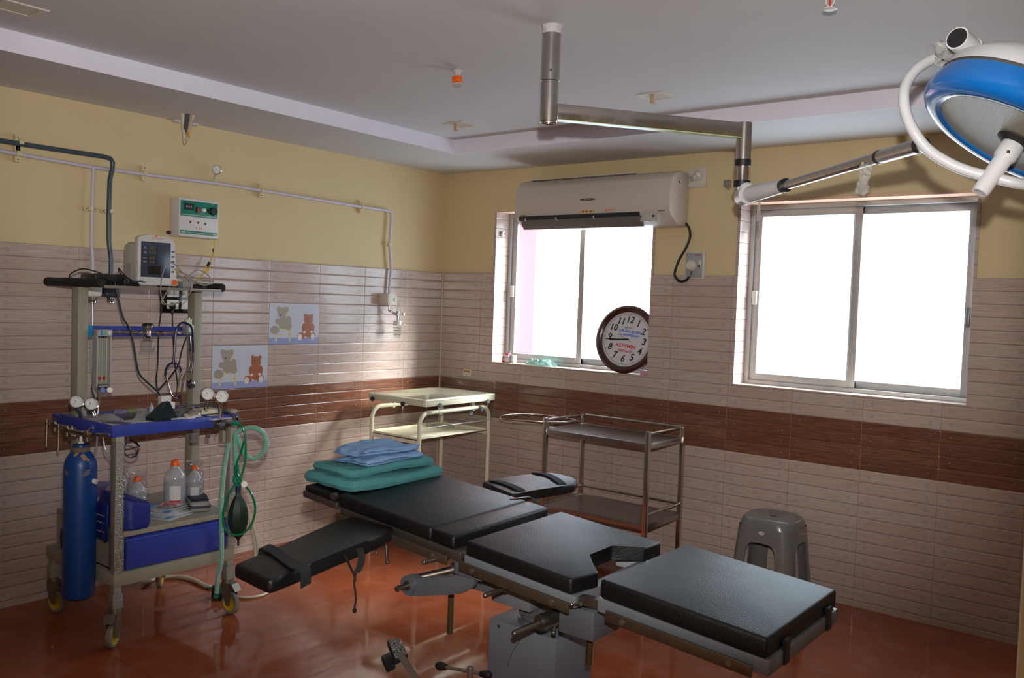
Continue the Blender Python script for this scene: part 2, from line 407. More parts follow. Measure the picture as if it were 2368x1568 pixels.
struct(b.build('trim_7', mat('corner_grout', (205, 185, 160), 0.5)), 'pale grout line in the tiled corner')
# cream edge of the doorway lining beside the camera
b = MB(); JX = 4.30514; JY = -4.22223
b.box(JX, RX + 0.17, JY, JY + 0.05, 0.0, 2.1, bev=0.004)
d = b.build('door_1', mat('door_frame_paint', (232, 222, 196), 0.45)); struct(d, 'cream door frame edge close to the camera')

# ------------------------------------------------------------- windows
alu = mat('window_aluminium', (176, 174, 174), 0.42, metal=0.15, vary=0.08, vscale=14)
alu_d = mat('window_aluminium_dark', (112, 114, 118), 0.4, metal=0.35)
def frosted():
    m = bpy.data.materials.new('frosted_window_glass'); m.use_nodes = True; nt = m.node_tree; L = nt.links
    nt.nodes.remove(nt.nodes['Principled BSDF']); out = nt.nodes['Material Output']
    tr = nt.nodes.new('ShaderNodeBsdfTransparent'); tr.inputs[0].default_value = (0.93, 0.96, 0.97, 1)
    tl = nt.nodes.new('ShaderNodeBsdfTranslucent'); tl.inputs[0].default_value = (0.9, 0.93, 0.95, 1)
    gl = nt.nodes.new('ShaderNodeBsdfGlossy'); gl.inputs[1].default_value = 0.25
    a = nt.nodes.new('ShaderNodeMixShader'); a.inputs[0].default_value = 0.05; L.new(tr.outputs[0], a.inputs[1]); L.new(tl.outputs[0], a.inputs[2])
    c = nt.nodes.new('ShaderNodeMixShader'); c.inputs[0].default_value = 0.05; L.new(a.outputs[0], c.inputs[1]); L.new(gl.outputs[0], c.inputs[2])
    L.new(c.outputs[0], out.inputs[0]); return m
frost = frosted()
plast = mat('latch_plastic', (215, 212, 205), 0.4)
def window(name, w, label, latch_right):
    x0, x1, z0, z1 = w; x0 += 0.014; z1 -= 0.006
    r = thing(name, label, 'window', ((x0 + x1) / 2, 0.17, z0), kind='structure')
    f = MB(); t = 0.026
    f.box(x0, x0 + t, 0.1388, 0.2158, z0, z1, bev=0.002); f.box(x1 - t, x1, 0.1388, 0.2158, z0, z1, bev=0.002)
    f.box(x0, x1, 0.14, 0.215, z1 - t, z1, bev=0.002); f.box(x0, x1, 0.14, 0.215, z0, z0 + 0.022, bev=0.002)
    f.build('frame', alu, r)
    xm = (x0 + x1) / 2 - 0.005
    for (a, c, y) in ((x0 + t, xm + 0.028, 0.155), (xm - 0.028, x1 - t, 0.185)):
        s = MB(); q = 0.040
        s.box(a, a + q, y - 0.0008, y + 0.0228, z0 + 0.0225, z1 - t - 0.0005, bev=0.002); s.box(c - q, c, y - 0.0008, y + 0.0228, z0 + 0.0225, z1 - t - 0.0005, bev=0.002)
        s.box(a, c, y, y + 0.022, z0 + 0.022, z0 + 0.022 + q, bev=0.002); s.box(a, c, y, y + 0.022, z1 - t - q, z1 - t, bev=0.002)
        so = s.build('sash', alu, r)
        g_ = MB(); g_.box(a + q - 0.004, c - q + 0.004, y + 0.009, y + 0.014, z0 + 0.022 + q - 0.004, z1 - t - q + 0.004)
        g_.build('pane', frost, so)
    l = MB(); l.box(x0 + t + 0.004, x0 + t + 0.030, 0.135, 0.155, 1.56, 1.64, bev=0.004)
    l.build('latch', plast, r)
    if latch_right:
        l = MB(); l.box(x1 - t - 0.030, x1 - t - 0.012, 0.168, 0.185, 1.48, 1.58, bev=0.003); l.build('latch', alu_d, r)
    return r
window('window_1', W1, 'narrower aluminium sliding window behind the air conditioner and clock', False)
window('window_2', W2, 'large aluminium sliding window at the right with frosted panes', True)
# a pinkish red wall outdoors, showing at the left edge of the first window
b = MB(); b.box(-2.2, 0.11665, 0.95, 1.1, 0.0, 3.0)
struct(b.build('wall_outside', mat('outdoor_red_paint', (176, 40, 62), 0.6, vary=0.1)), 'pinkish red wall outdoors seen through the left window')

# ------------------------------------------------------------- shared materials
steel = mat('brushed_steel', (190, 184, 178), 0.24, metal=1.0, vary=0.12, vscale=10, rvary=0.1)
chrome = mat('chrome', (215, 215, 218), 0.08, metal=1.0)
dsteel = mat('worn_dark_steel', (120, 112, 104), 0.4, metal=0.9, vary=0.25, vscale=25)
black = mat('black_plastic', (26, 26, 28), 0.4)
rubber = mat('black_rubber', (24, 24, 25), 0.65)
white = mat('white_plastic', (222, 220, 214), 0.35)
offw = mat('off_white_plastic', (205, 200, 190), 0.4)
cable_b = mat('black_cable', (22, 22, 24), 0.45)
orange = mat('orange_plastic', (236, 104, 26), 0.35)
red = mat('red_print', (208, 40, 36), 0.5)
saffron = mat('orange_dot_paint', (232, 112, 60), 0.6)
rust = mat('dried_paste_brown', (120, 60, 30), 0.7)
film = clear('clear_plastic_film', (250, 250, 252), 0.09, 0.06, bump=0.9, bscale=55)
glass = clear('clear_glass', (244, 247, 247), 0.06, 0.03)
acrylic = clear('clear_acrylic', (250, 252, 251), 0.02, 0.03)
screw_m = mat('zinc_screw', (150, 150, 152), 0.35, metal=0.9)

# ------------------------------------------------------------- pipes on the left wall
lil = mat('lilac_white_pipe_paint', (198, 192, 206), 0.4)
dgp = mat('dark_grey_pipe_paint', (62, 76, 86), 0.35)
clipm = mat('cream_clip_plastic', (214, 200, 164), 0.5)
W = 0.028
b = MB(); b.tube([(0.022, -5.55, 2.16)] + [(0.022, -3.2715, 2.1371), (0.022, -2.9955, 2.1303), (0.022, -2.5704, 2.1161), (0.022, -2.2892, 2.1181), (0.022, -1.8818, 2.1254), (0.022, -1.5776, 2.1216), (0.022, -0.8031, 2.1088), (0.022, -0.5839, 2.109), (0.022, -0.5517, 2.0979), (0.022, -0.5495, 2.0458), (0.022, -0.559, 1.8852), (0.022, -0.5365, 1.7262), (0.022, -0.5478, 1.6088), (0.022, -0.549, 1.5386)], 0.0095, 10)
tag(b.build('gas_pipe', lil), 'lilac white gas pipe running along the left wall and dropping by the corner', 'pipe')
b = MB(); b.tube([(0.022, -2.5683, 2.1143), (0.022, -2.572, 1.9397), (0.022, -2.5734, 1.7479), (0.022, -2.5656, 1.663), (0.022, -2.5634, 1.5173)], 0.0085, 10)
tag(b.build('gas_pipe', lil), 'lilac white pipe branch dropping down to the white gas outlet', 'pipe')
b = MB(); b.tube([(0.046, -5.55, 2.21)] + [(0.046, -3.2795, 2.1741), (0.046, -3.0052, 2.1735), (0.046, -2.8172, 2.1723), (0.046, -2.5293, 2.1735), (0.046, -2.4943, 2.1681), (0.046, -2.483, 2.1505), (0.046, -2.4867, 2.1092), (0.046, -2.497, 2.065), (0.046, -2.4991, 1.9253), (0.046, -2.4963, 1.7534), (0.046, -2.4838, 1.6678), (0.046, -2.4836, 1.5205)], 0.0115, 10)
tag(b.build('air_pipe', dgp), 'dark grey pipe above the white one, bending down to the dark outlet', 'pipe')
def clip(px, vertical, label):
    y, z = px; xx = 0.046 if 'dark grey' in label and 'lilac' not in label else 0.022
    r = thing('pipe_clip', label, 'clip', (0, y, z), group='pipe clips on the left wall')
    b = MB()
    if not vertical: b.box(-0.01, 0.018, y - 0.012, y + 0.012, z - 0.038, z + 0.038, bev=0.002); b.box(0.01, xx, y - 0.009, y + 0.009, z - 0.010, z + 0.010); b.cyl((xx, y - 0.010, z), (xx, y + 0.010, z), 0.014, n=16)
    else: b.box(-0.01, 0.018, y - 0.030, y + 0.030, z - 0.009, z + 0.009, bev=0.002); b.box(0.01, xx, y - 0.010, y + 0.010, z - 0.008, z + 0.008); b.cyl((xx, y, z - 0.009), (xx, y, z + 0.009), 0.014, n=16)
    b.build('clip_body', clipm, r)
    for s_ in (-1, 1):
        b = MB(); o = (0, y, z + s_ * 0.026) if not vertical else (0, y + s_ * 0.022, z)
        b.cyl((0.016, o[1], o[2]), (0.020, o[1], o[2]), 0.004, n=10); b.build('screw', screw_m, r)
for px, vert, lab in (((-2.9169, 2.1797), False, 'cream clip holding the dark grey pipe near the left end'),
                      ((-2.9164, 2.1302), False, 'cream clip under the dark pipe, holding the lilac pipe near the left end'),
                      ((-2.302, 2.1248), False, 'cream clip on the horizontal pipe before the wall gauge'),
                      ((-1.5818, 2.1208), False, 'cream clip on the horizontal pipe just past the wall gauge'),
                      ((-0.8085, 2.108), False, 'cream clip on the horizontal pipe nearest its downward bend'),
                      ((-2.5766, 1.9114), True, 'cream clip on the lilac branch above the white outlet'),
                      ((-2.4897, 1.9076), True, 'cream clip on the falling dark grey pipe'),
                      ((-0.5607, 1.885), True, 'small cream clip on the pipe drop near the room corner')):
    clip(px, vert, lab)

gauge_face = mat('gauge_face', (222, 224, 224), 0.5)
dark_print = mat('dark_print', (34, 34, 38), 0.5)
def gauge_parts(parent, c, nrm, r=0.026, body=None):
    c = Vector(c); n = Vector(nrm).normalized(); body = body or chrome
    b = MB(); b.lathe([(0, -0.018), (r * 0.9, -0.018), (r, -0.012), (r, 0.004), (r * 0.9, 0.006), (r * 0.86, 0.001), (0, 0.001)], c, n, 28)
    g = b.build('gauge_body', body, parent)
    b = MB(); b.lathe([(0, 0.0012), (r * 0.86, 0.0012), (r * 0.86, 0.002), (0, 0.002)], c, n, 24); b.build('dial', gauge_face, g)
    u = Vector((0, 0, 1)); s_ = u.cross(n).normalized(); u2 = n.cross(s_)
    b = MB(); a = c + n * 0.003
    b.ribbon([a - (s_ - u2) * r * 0.25, a + (s_ * 0.45 - u2 * 0.55) * -r * 0.1, a - (s_ + u2) * r * 0.45], 0.0022, 0.0006, side=(u2 + s_ * 0.2))
    for k in range(-4, 5):
        t = k * 0.5; dd = u2 * math.cos(t) + s_ * math.sin(t)
        b.ribbon([a + dd * r * 0.6, a + dd * r * 0.76], 0.0012, 0.0004, side=dd.cross(n))
    b.build('needle', dark_print, g)
    return g
r = thing('pressure_gauge', 'round chrome pressure gauge standing up from the pipe on the cream wall', 'gauge', (0.028, -1.8856, 2.1246))
gauge_parts(r, (0.05, -1.9016, 2.1971), (0.9, -0.45, -0.1))
b = MB(); b.tube([(0.028, -1.8964, 2.1232), (0.03, -1.8956, 2.147), (0.036, -1.8946, 2.1705)], 0.010, 10); b.build('stem', mat('painted_fitting', (196, 190, 176), 0.5, vary=0.2, vscale=60), r)

# metal bracket stub breaking out of the ceiling edge
r = thing('ceiling_bracket', 'rough V-shaped painted metal bracket at the top of the left wall', 'bracket', (0.05, -2.0958, 2.3805))
pm = mat('painted_bracket', (214, 200, 176), 0.6, bump=0.5, bscale=40, vary=0.15, vscale=30)
b = MB(); b.tube([(0.3237, -2.2777, 2.4041), (0.3054, -2.2581, 2.3283), (0.2956, -2.2437, 2.2649)], 0.007, 6); b.build('bracket_leg', pm, r)
b = MB(); b.tube([(0.46, -2.2991, 2.3733), (0.3839, -2.2725, 2.3269), (0.3092, -2.245, 2.2765)], 0.007, 6); b.build('bracket_leg', pm, r)
b = MB(); b.ribbon([(0.3735, -2.2771, 2.3948), (0.334, -2.2594, 2.3574), (0.3035, -2.2473, 2.3196)], 0.022, 0.004, side=(0.3, 1, 0)); b.build('bracket_plate', mat('dark_bracket', (86, 84, 84), 0.6), r)
b = MB(); b.ball((0.3635, -2.2644, 2.3048), 0.010, (1, 0.8, 1.6)); b.build('yellow_wire_nut', mat('yellow_tape', (206, 158, 40), 0.5), r)
b = MB(); b.box(0.0, 0.03, -2.1429, -2.0056, 2.418, 2.4299); b.build('plaster_patch', mat('patch_plaster', (206, 200, 196), 0.8, bump=0.8, bscale=60), r)

# ------------------------------------------------------------- light power supply box
r = thing('power_supply_box', 'white wall box with a green control panel above the monitor', 'control box', (0, -2.02, 1.8))
pw = mat('white_box_paint', (212, 210, 212), 0.35)
PY0, PY1, PZ0, PZ1, PD = -2.142, -1.905, 1.812, 2.018, 0.085
b = MB(); b.box(-0.01, PD, PY0, PY1, PZ0, PZ1, bev=0.006); b.build('enclosure', pw, r)
grn = mat('green_panel', (14, 124, 104), 0.4)
b = MB(); b.box(PD, PD + 0.002, PY0 + 0.008, PY1 - 0.008, 1.922, 2.004, bev=0.0008); gp = b.build('control_panel', grn, r)
b = MB(); b.box(PD, PD + 0.002, PY0 + 0.008, PY1 - 0.008, 1.828, 1.846, bev=0.0008); gs = b.build('name_strip', grn, r)
text('lettering', 'OT Light Low Voltage Power Supply Unit', 0.0105, (PD + 0.0022, (PY0 + PY1) / 2, 1.837), (0, 1, 0), (0, 0, 1), white, gs, 0.0003, width=0.155)
b = MB()
for k in range(3):
    for y0, y1 in ((PY0 + 0.012, PY0 + 0.036), (PY1 - 0.036, PY1 - 0.012)): b.box(PD + 0.002, PD + 0.0026, y0, y1, 1.832 + k * 0.004, 1.834 + k * 0.004)
for k in range(2): b.box(PD + 0.002, PD + 0.0026, PY0 + 0.012, PY1 - 0.012, 1.927 + k * 0.004, 1.9282 + k * 0.004)
b.build('stripes', white, gp)
b = MB(); b.box(PD + 0.002, PD + 0.004, PY0 + 0.026, PY0 + 0.084, 1.955, 1.990); m_ = b.build('meter_window', mat('meter_black', (22, 24, 28), 0.25), r)
text('meter_scale', '0 8 3', 0.016, (PD + 0.0045, PY0 + 0.055, 1.972), (0, 1, 0), (0, 0, 1), gauge_face, m_, 0.0003)
b = MB(); b.box(PD + 0.002, PD + 0.010, PY0 + 0.096, PY0 + 0.112, 1.944, 1.974, bev=0.001); k_ = b.build('rocker_switch', black, r)
b = MB(); b.box(PD + 0.009, PD + 0.013, PY0 + 0.099, PY0 + 0.109, 1.947, 1.971, bev=0.001); b.build('rocker', red, k_)
b = MB(); b.cyl((PD, PY0 + 0.140, 1.961), (PD + 0.016, PY0 + 0.140, 1.961), 0.012, 0.010); b.build('white_knob', white, r)
b = MB(); b.cyl((PD, PY0 + 0.198, 1.961), (PD + 0.020, PY0 + 0.198, 1.961), 0.022, 0.020, n=24); b.box(PD + 0.004, PD + 0.018, PY0 + 0.165, PY0 + 0.198, 1.954, 1.966, bev=0.002)
b.build('rotary_knob', black, r)
text('dial_numbers', '7', 0.010, (PD + 0.0023, PY0 + 0.193, 1.992), (0, 1, 0), (0, 0, 1), white, gp); text('dial_numbers', '8', 0.010, (PD + 0.0023, PY0 + 0.193, 1.931), (0, 1, 0), (0, 0, 1), white, gp)
for k, (yy, zz) in enumerate(((0.066, 1.892), (0.112, 1.892), (0.156, 1.890))):
    b = MB(); b.lathe([(0, 0.0012), (0.005, 0.001), (0.0065, 0), (0, 0)], (PD, PY0 + yy, zz), (1, 0, 0), 12); b.build('blessing_mark', rust, r)
for yy in (0.104, 0.120, 0.134):
    b = MB(); b.ball((PD, PY0 + yy, 1.862), 0.005, (0.15, 0.8, 1.1)); b.build('orange_mark', saffron, r)
b = MB(); b.ball((0.05, -2.1788, 1.8296), 0.010, (0.6, 1.5, 1.0)); b.build('cable_gland', black, r)
yel = mat('yellow_wire', (214, 178, 20), 0.45)
r = thing('yellow_wire', 'yellow twin wire with black tape hanging below the green-panelled wall box', 'wire', (0.05, -1.9085, 1.8095))
b = MB(); b.tube([(0.05, -1.9086, 1.8143), (0.05, -1.9073, 1.762), (0.05, -1.9145, 1.7258), (0.05, -1.9295, 1.6773), (0.05, -1.9397, 1.6577), (0.05, -1.9706, 1.6206), (0.05, -2.0014, 1.591), (0.05, -2.0168, 1.5786)], 0.0032, 7, smooth=4); b.tube([(0.053, -1.9389, 1.6578), (0.053, -1.9411, 1.6387), (0.053, -1.9569, 1.6308), (0.053, -1.9677, 1.6421), (0.053, -1.9523, 1.6618)], 0.003, 6, smooth=3); b.build('wire', yel, r)
b = MB(); b.tube([(0.052, -1.9336, 1.6842), (0.052, -1.9464, 1.6621)], 0.009, 8); b.tube([(0.052, -1.914, 1.7615), (0.052, -1.9135, 1.7425)], 0.0042, 8); b.build('black_tape', black, r)

# ------------------------------------------------------------- gas outlets
def outlet(c, w, h, m, label, nozzle):
    r = thing('gas_outlet', label, 'gas outlet', c)
    b = MB(); x, y, z = c
    b.box(-0.004, 0.075, y - w / 2, y + w / 2, z - h / 2, z + h / 2, bev=0.014, seg=3); b.build('outlet_cover', m, r)
    b = MB(); b.lathe([(0.017, 0), (0.019, -0.008), (0.016, -0.012), (0.019, -0.016), (0.019, -0.028), (0.013, -0.032), (0, -0.032)], (0.045, y, z - h / 2), (0, 0, 1), 20); b.build('coupling', chrome, r)
    if nozzle:
        b = MB(); b.cyl((0.045, y, z - h / 2 - 0.03), (0.045, y, z - h / 2 - 0.05), 0.008, n=6); b.build('brass_nut', mat('brass', (176, 150, 70), 0.3, metal=1), r)
    return r
outlet((0.045, -2.5745, 1.5088), 0.075, 0.062, white, 'white gas outlet under the trolley shelf with a clear hose', True)
outlet((0.045, -2.483, 1.5118), 0.082, 0.068, mat('slate_plastic', (58, 64, 74), 0.35), 'dark grey gas outlet beside the white one', False)
b = MB(); b.tube([(0.05, -2.5803, 1.449), (0.05, -2.5783, 1.3207), (0.05, -2.5782, 1.1707), (0.05, -2.5673, 1.0195), (0.05, -2.5506, 0.9211)], 0.0065, 8, smooth=4)
tag(b.build('supply_hose', clear('clear_hose', (225, 225, 230), 0.3, 0.1, body=0.45, bodycol=(215, 215, 220))), 'translucent white hose hanging from the white gas outlet', 'hose')
oc = (0.04, -0.5731, 1.515)
r = thing('gas_outlet', 'cream gas outlet box near the corner carrying a flow meter', 'gas outlet', oc)
b = MB(); x, y, z = oc
b.slab([(y - 0.045, z - 0.040), (y + 0.042, z - 0.040), (y + 0.042, z + 0.020), (y + 0.010, z + 0.040), (y - 0.030, z + 0.040), (y - 0.045, z + 0.034)], 'x', -0.005, 0.085, bev=0.003)
b.build('outlet_cover', mat('cream_outlet_paint', (214, 205, 190), 0.35), r)
b = MB(); b.cyl((0.085, y + 0.02, z), (0.092, y + 0.02, z), 0.012); b.build('push_button', offw, r)
fc = (0.085, -0.5249, 1.4356)
r = thing('flow_meter', 'chrome flow meter with a clear ribbed water jar hanging by the corner', 'flow meter', fc)
x, y, z = fc
b = MB(); b.tube([(0.05, oc[1], oc[2] - 0.04), (0.05, oc[1], oc[2] - 0.075), (0.085, y - 0.02, z - 0.02), (0.085, y, z - 0.02)], 0.008, 10); b.cyl((0.085, y, z - 0.035), (0.085, y, z + 0.002), 0.012); b.cyl((0.085, y, z - 0.065), (0.085, y, z - 0.035), 0.007); b.build('valve_body', chrome, r)
b = MB(); b.cyl((0.085, y, z), (0.085, y, z + 0.075), 0.010); b.build('flow_tube', glass, r)
b = MB(); b.cyl((0.10, y + 0.03, z - 0.018), (0.112, y + 0.034, z - 0.018), 0.011); b.build('flow_knob', white, r)
b = MB(); b.lathe([(0, -0.065), (0.026, -0.065), (0.029, -0.07), (0.029, -0.092), (0, -0.092)], (0.085, y, z), (0, 0, 1), 24); b.build('jar_lid', clear('frosted_lid', (225, 228, 228), 0.3, 0.15, body=0.5, bodycol=(222, 224, 224)), r)
b = MB(); b.lathe([(0.026, -0.092), (0.026, -0.150), (0.020, -0.175), (0, -0.178)], (0.085, y, z), (0, 0, 1), 24); j = b.build('water_jar', glass, r)
b = MB()
for k, zz in enumerate((-0.112, -0.128, -0.142, -0.160)): b.lathe([(0.0262, zz), (0.0268, zz + 0.0008), (0.0262, zz + 0.0016)] if zz > -0.15 else [(0.0245, zz), (0.0250, zz + 0.0008), (0.0247, zz + 0.0016)], (0.085, y, z), (0, 0, 1), 24)
b.build('level_mark', dark_print, j)

# ------------------------------------------------------------- black switch board with a plug
r = thing('switch_board', 'black framed switch board with white switches behind the trolley', 'switch board', (0, -2.105, 1.478))
y0, y1, z0, z1 = -2.192, -1.985, 1.402, 1.555
b = MB(); b.box(-0.004, 0.014, y0, y1, z0, z1, bev=0.003); b.build('board_frame', mat('gloss_black', (14, 14, 16), 0.15), r)
for yy in (y0 + 0.030, y0 + 0.115):
    for k, zz in enumerate((z0 + 0.022, z0 + 0.086)):
        b = MB(); w_ = 0.068
        b.box(0.013, 0.018, yy, yy + w_, zz, zz + 0.048, bev=0.001)
        if k: b.box(0.017, 0.021, yy + 0.004, yy + w_ / 2 - 0.001, zz + 0.004, zz + 0.044, bev=0.001); b.box(0.017, 0.021, yy + w_ / 2 + 0.001, yy + w_ - 0.004, zz + 0.004, zz + 0.044, bev=0.001)
        m_ = b.build('switch' if k else 'socket', white, r)
pc = (0.05, -2.1485, 1.4398)
r = thing('power_plug', 'black three-pin plug pushed into the switch board, lead hanging down', 'plug', pc)
b = MB(); b.ball(pc, 0.019, (1.2, 0.85, 1.0)); b.cyl(pc, (pc[0], pc[1], pc[2] - 0.045), 0.010, 0.006); b.build('plug_body', black, r)
b = MB(); b.tube([(0.05, -2.1484, 1.4306), (0.05, -2.1465, 1.343), (0.05, -2.1327, 1.1578), (0.05, -2.1183, 1.0689), (0.05, -2.1119, 1.0056), (0.05, -2.1281, 0.9366)], 0.0035, 7, smooth=5); b.build('lead', cable_b, r)

# ------------------------------------------------------------- picture tiles with soft toy bears
bg1 = mat('picture_sky', (196, 200, 214), 0.15, vary=0.06, vscale=22); bg2 = mat('picture_floor', (150, 160, 204), 0.15, vary=0.12, vscale=30)
b_grey = mat('picture_grey_bear', (156, 146, 132), 0.3, vary=0.25, vscale=160); b_br = mat('picture_brown_bear', (160, 92, 58), 0.3, vary=0.25, vscale=160)
b_wh = mat('picture_white', (214, 208, 204), 0.3); b_ch = mat('picture_chair', (206, 194, 150), 0.25)
def bear_tile(label, y0, z0):
    r = thing('picture_tile', label, 'picture tile', (0.001, y0, z0), group='bear picture tiles')
    w, h = 0.372, 0.247
    def disc(m_list, mm, name, th):
        b = MB()
        for q_i, (cy, cz, ry, rz) in enumerate(m_list):
            pts = [(y0 + cy + ry * math.cos(t * PI / 12), z0 + cz + rz * math.sin(t * PI / 12)) for t in range(24)]
            b.slab(pts, 'x', 0.0016, th + 0.00006 * q_i)
        return b.build(name, mm, r, flat=True)
    b = MB(); b.box(0.0, 0.0016, y0, y0 + w, z0, z0 + h); b.build('tile_plate', bg1, r)
    b = MB(); b.box(0.0016, 0.0018, y0, y0 + w, z0 + 0.0, z0 + 0.038); b.build('painted_floor', bg2, r)
    b = MB()
    for a, c, q, s_ in ((0.045, 0.058, 0.015, 0.09), (0.145, 0.158, 0.018, 0.09), (0.052, 0.150, 0.085, 0.097), (0.056, 0.150, 0.055, 0.060), (0.128, 0.138, 0.10, 0.21)): b.box(0.0016, 0.0020, y0 + a, y0 + c, z0 + q, z0 + s_)
    b.build('painted_chair', b_ch, r, flat=True)
    disc([(0.100, 0.130, 0.034, 0.040), (0.060, 0.138, 0.016, 0.018), (0.140, 0.140, 0.020, 0.030), (0.042, 0.086, 0.032, 0.026), (0.138, 0.108, 0.026, 0.022), (0.092, 0.190, 0.032, 0.033), (0.066, 0.212, 0.014, 0.016), (0.122, 0.208, 0.016, 0.019)], b_grey, 'grey_bear', 0.0023)
    disc([(0.080, 0.194, 0.003, 0.003), (0.097, 0.190, 0.004, 0.004), (0.083, 0.176, 0.005, 0.006)], dark_print, 'bear_eyes', 0.0025)
    disc([(0.290, 0.085, 0.034, 0.046), (0.258, 0.098, 0.016, 0.030), (0.322, 0.098, 0.016, 0.030), (0.238, 0.050, 0.028, 0.020), (0.322, 0.050, 0.024, 0.024), (0.290, 0.150, 0.035, 0.032), (0.266, 0.176, 0.012, 0.012), (0.316, 0.174, 0.012, 0.012)], b_br, 'brown_bear', 0.0022)
    disc([(0.284, 0.142, 0.018, 0.016), (0.228, 0.042, 0.016, 0.020), (0.326, 0.044, 0.016, 0.020), (0.262, 0.072, 0.010, 0.008), (0.316, 0.074, 0.010, 0.008)], b_wh, 'white_pattern', 0.0024)
    disc([(0.283, 0.148, 0.004, 0.003), (0.278, 0.158, 0.003, 0.003), (0.300, 0.158, 0.003, 0.003)], dark_print, 'bear_nose', 0.0026)
bear_tile('picture tile of two toy bears, the upper one nearer the corner', -1.498, 1.2225)
bear_tile('picture tile of two toy bears, the lower one right above the brown band', -1.873, 0.9725)

# ------------------------------------------------------------- air conditioner
ac_m = mat('air_conditioner_plastic', (194, 184, 177), 0.35)
AX0, AX1 = 0.812, 1.945
r = thing('air_conditioner', 'cream wall air conditioner with its flap open over the left window', 'air conditioner', ((AX0 + AX1) / 2, -0.1, 2.0))
prof = [(0.009, 2.315), (-0.10, 2.318), (-0.155, 2.305), (-0.195, 2.270), (-0.215, 2.20), (-0.218, 2.10), (-0.208, 2.060), (-0.11, 2.005), (0.009, 2.000)]
b = MB(); b.slab([(p_[0], p_[1]) for p_ in prof], 'x', AX0, AX1, bev=0.012, seg=3); b.build('casing', ac_m, r)
b = MB()
for k in range(14): b.box(AX0 + 0.07 + k * 0.056, AX0 + 0.118 + k * 0.056, -0.145, -0.03, 2.3155, 2.3195)
b.build('top_grille', mat('grille_grey', (204, 200, 196), 0.5), r)
b = MB(); b.slab([(-0.2165, 2.078), (-0.2215, 2.076), (-0.2170, 2.048), (-0.2085, 2.048)], 'x', AX0 + 0.045, AX1 - 0.20); b.build('air_slot', mat('slot_dark', (36, 38, 44), 0.4), r)
b = MB(); b.slab([(-0.216, 2.054), (-0.222, 2.050), (-0.186, 1.994), (-0.180, 1.998)], 'x', AX0 + 0.060, AX1 - 0.185, bev=0.001); fl_ = b.build('flap', mat('flap_grey', (104, 99, 98), 0.45), r)
for xx in (AX0 + 0.10, AX0 + 0.34, AX0 + 0.62):
    b = MB(); b.tube([(xx, -0.215, 2.066), (xx - 0.003, -0.224, 2.058), (xx + 0.006, -0.224, 2.046)], 0.004, 6); b.build('flap_hinge', offw, fl_)
b = MB(); b.box(AX1 - 0.195, AX1 - 0.075, -0.2165, -0.205, 2.020, 2.072, bev=0.003); b.build('receiver_window', clear('receiver_plastic', (230, 228, 225), 0.35, 0.15, body=0.5, bodycol=(215, 210, 205)), r)
b = MB(); b.box(AX1 - 0.115, AX1 - 0.100, -0.219, -0.214, 2.045, 2.056); b.build('receiver_lens', black, r)
b = MB(); xc, zc = 1.382, 2.1647
b.slab([(xc + 0.055 * math.cos(t * PI / 10), zc + 0.0065 * math.sin(t * PI / 10)) for t in range(20)], 'y', -0.2215, -0.216); e_ = b.build('badge', mat('badge_dark', (40, 46, 54), 0.2), r)
text('lettering', 'QUALITY AIR', 0.008, (xc, -0.2222, zc), (1, 0, 0), (0, 0, 1), gauge_face, e_, 0.0002, width=0.05)
text('lettering', 'DAIKIN', 0.011, (0.8909, -0.2195, 2.0818), (1, 0, 0), (0, 0, 1), dark_print, r, 0.0003, bold=True, width=0.042)
text('lettering', 'INVERTER', 0.010, (1.8887, -0.2195, 2.0781), (1, 0, 0), (0, 0, 1), dark_print, r, 0.0003, bold=True, shear=0.3, width=0.045)
b = MB(); zc = 2.0918
b.slab([(xc - 0.055, zc - 0.006), (xc + 0.04, zc - 0.008), (xc + 0.05, zc + 0.006), (xc - 0.05, zc + 0.007)], 'y', -0.2205, -0.2165); pz = b.build('turmeric_smear', mat('turmeric', (212, 160, 92), 0.7, vary=0.15, vscale=60), r)
b = MB()
for dx in (-0.028, -0.005, 0.025): b.ball((xc + dx, -0.2205, zc), 0.006, (1, 0.2, 1), n=10)
b.build('blessing_marks', rust, pz)
for dx, q in ((0.135, 0.008), (0.158, 0.0055), (0.178, 0.0055)):
    b = MB(); b.ball((xc + dx, -0.219, zc + 0.003), q, (0.9, 0.2, 1.1), n=10); b.build('orange_mark', saffron, r)
b = MB(); b.box(AX1 - 0.0005, AX1 + 0.0008, -0.135, -0.095, 2.235, 2.262); k_ = b.build('side_label', gauge_face, r)
b = MB(); b.box(AX1, AX1 + 0.0012, -0.131, -0.112, 2.247, 2.257); b.box(AX1, AX1 + 0.0012, -0.131, -0.100, 2.240, 2.243); b.build('label_print', dark_print, k_)
b = MB(); b.tube([(1.9382, -0.02, 2.0263), (1.9618, -0.02, 2.0005), (1.9754, -0.02, 1.9498), (1.9561, -0.02, 1.8871), (1.9146, -0.02, 1.8165), (1.8918, -0.02, 1.7605), (1.8851, -0.02, 1.7222), (1.9065, -0.02, 1.6918), (1.938, -0.02, 1.682), (1.9709, -0.02, 1.6976), (1.986, -0.02, 1.7306), (1.9876, -0.02, 1.7558)], 0.0075, 9, smooth=5)
tag(b.build('power_cable', cable_b), 'black cable looping from the air conditioner to the wall socket', 'cable')

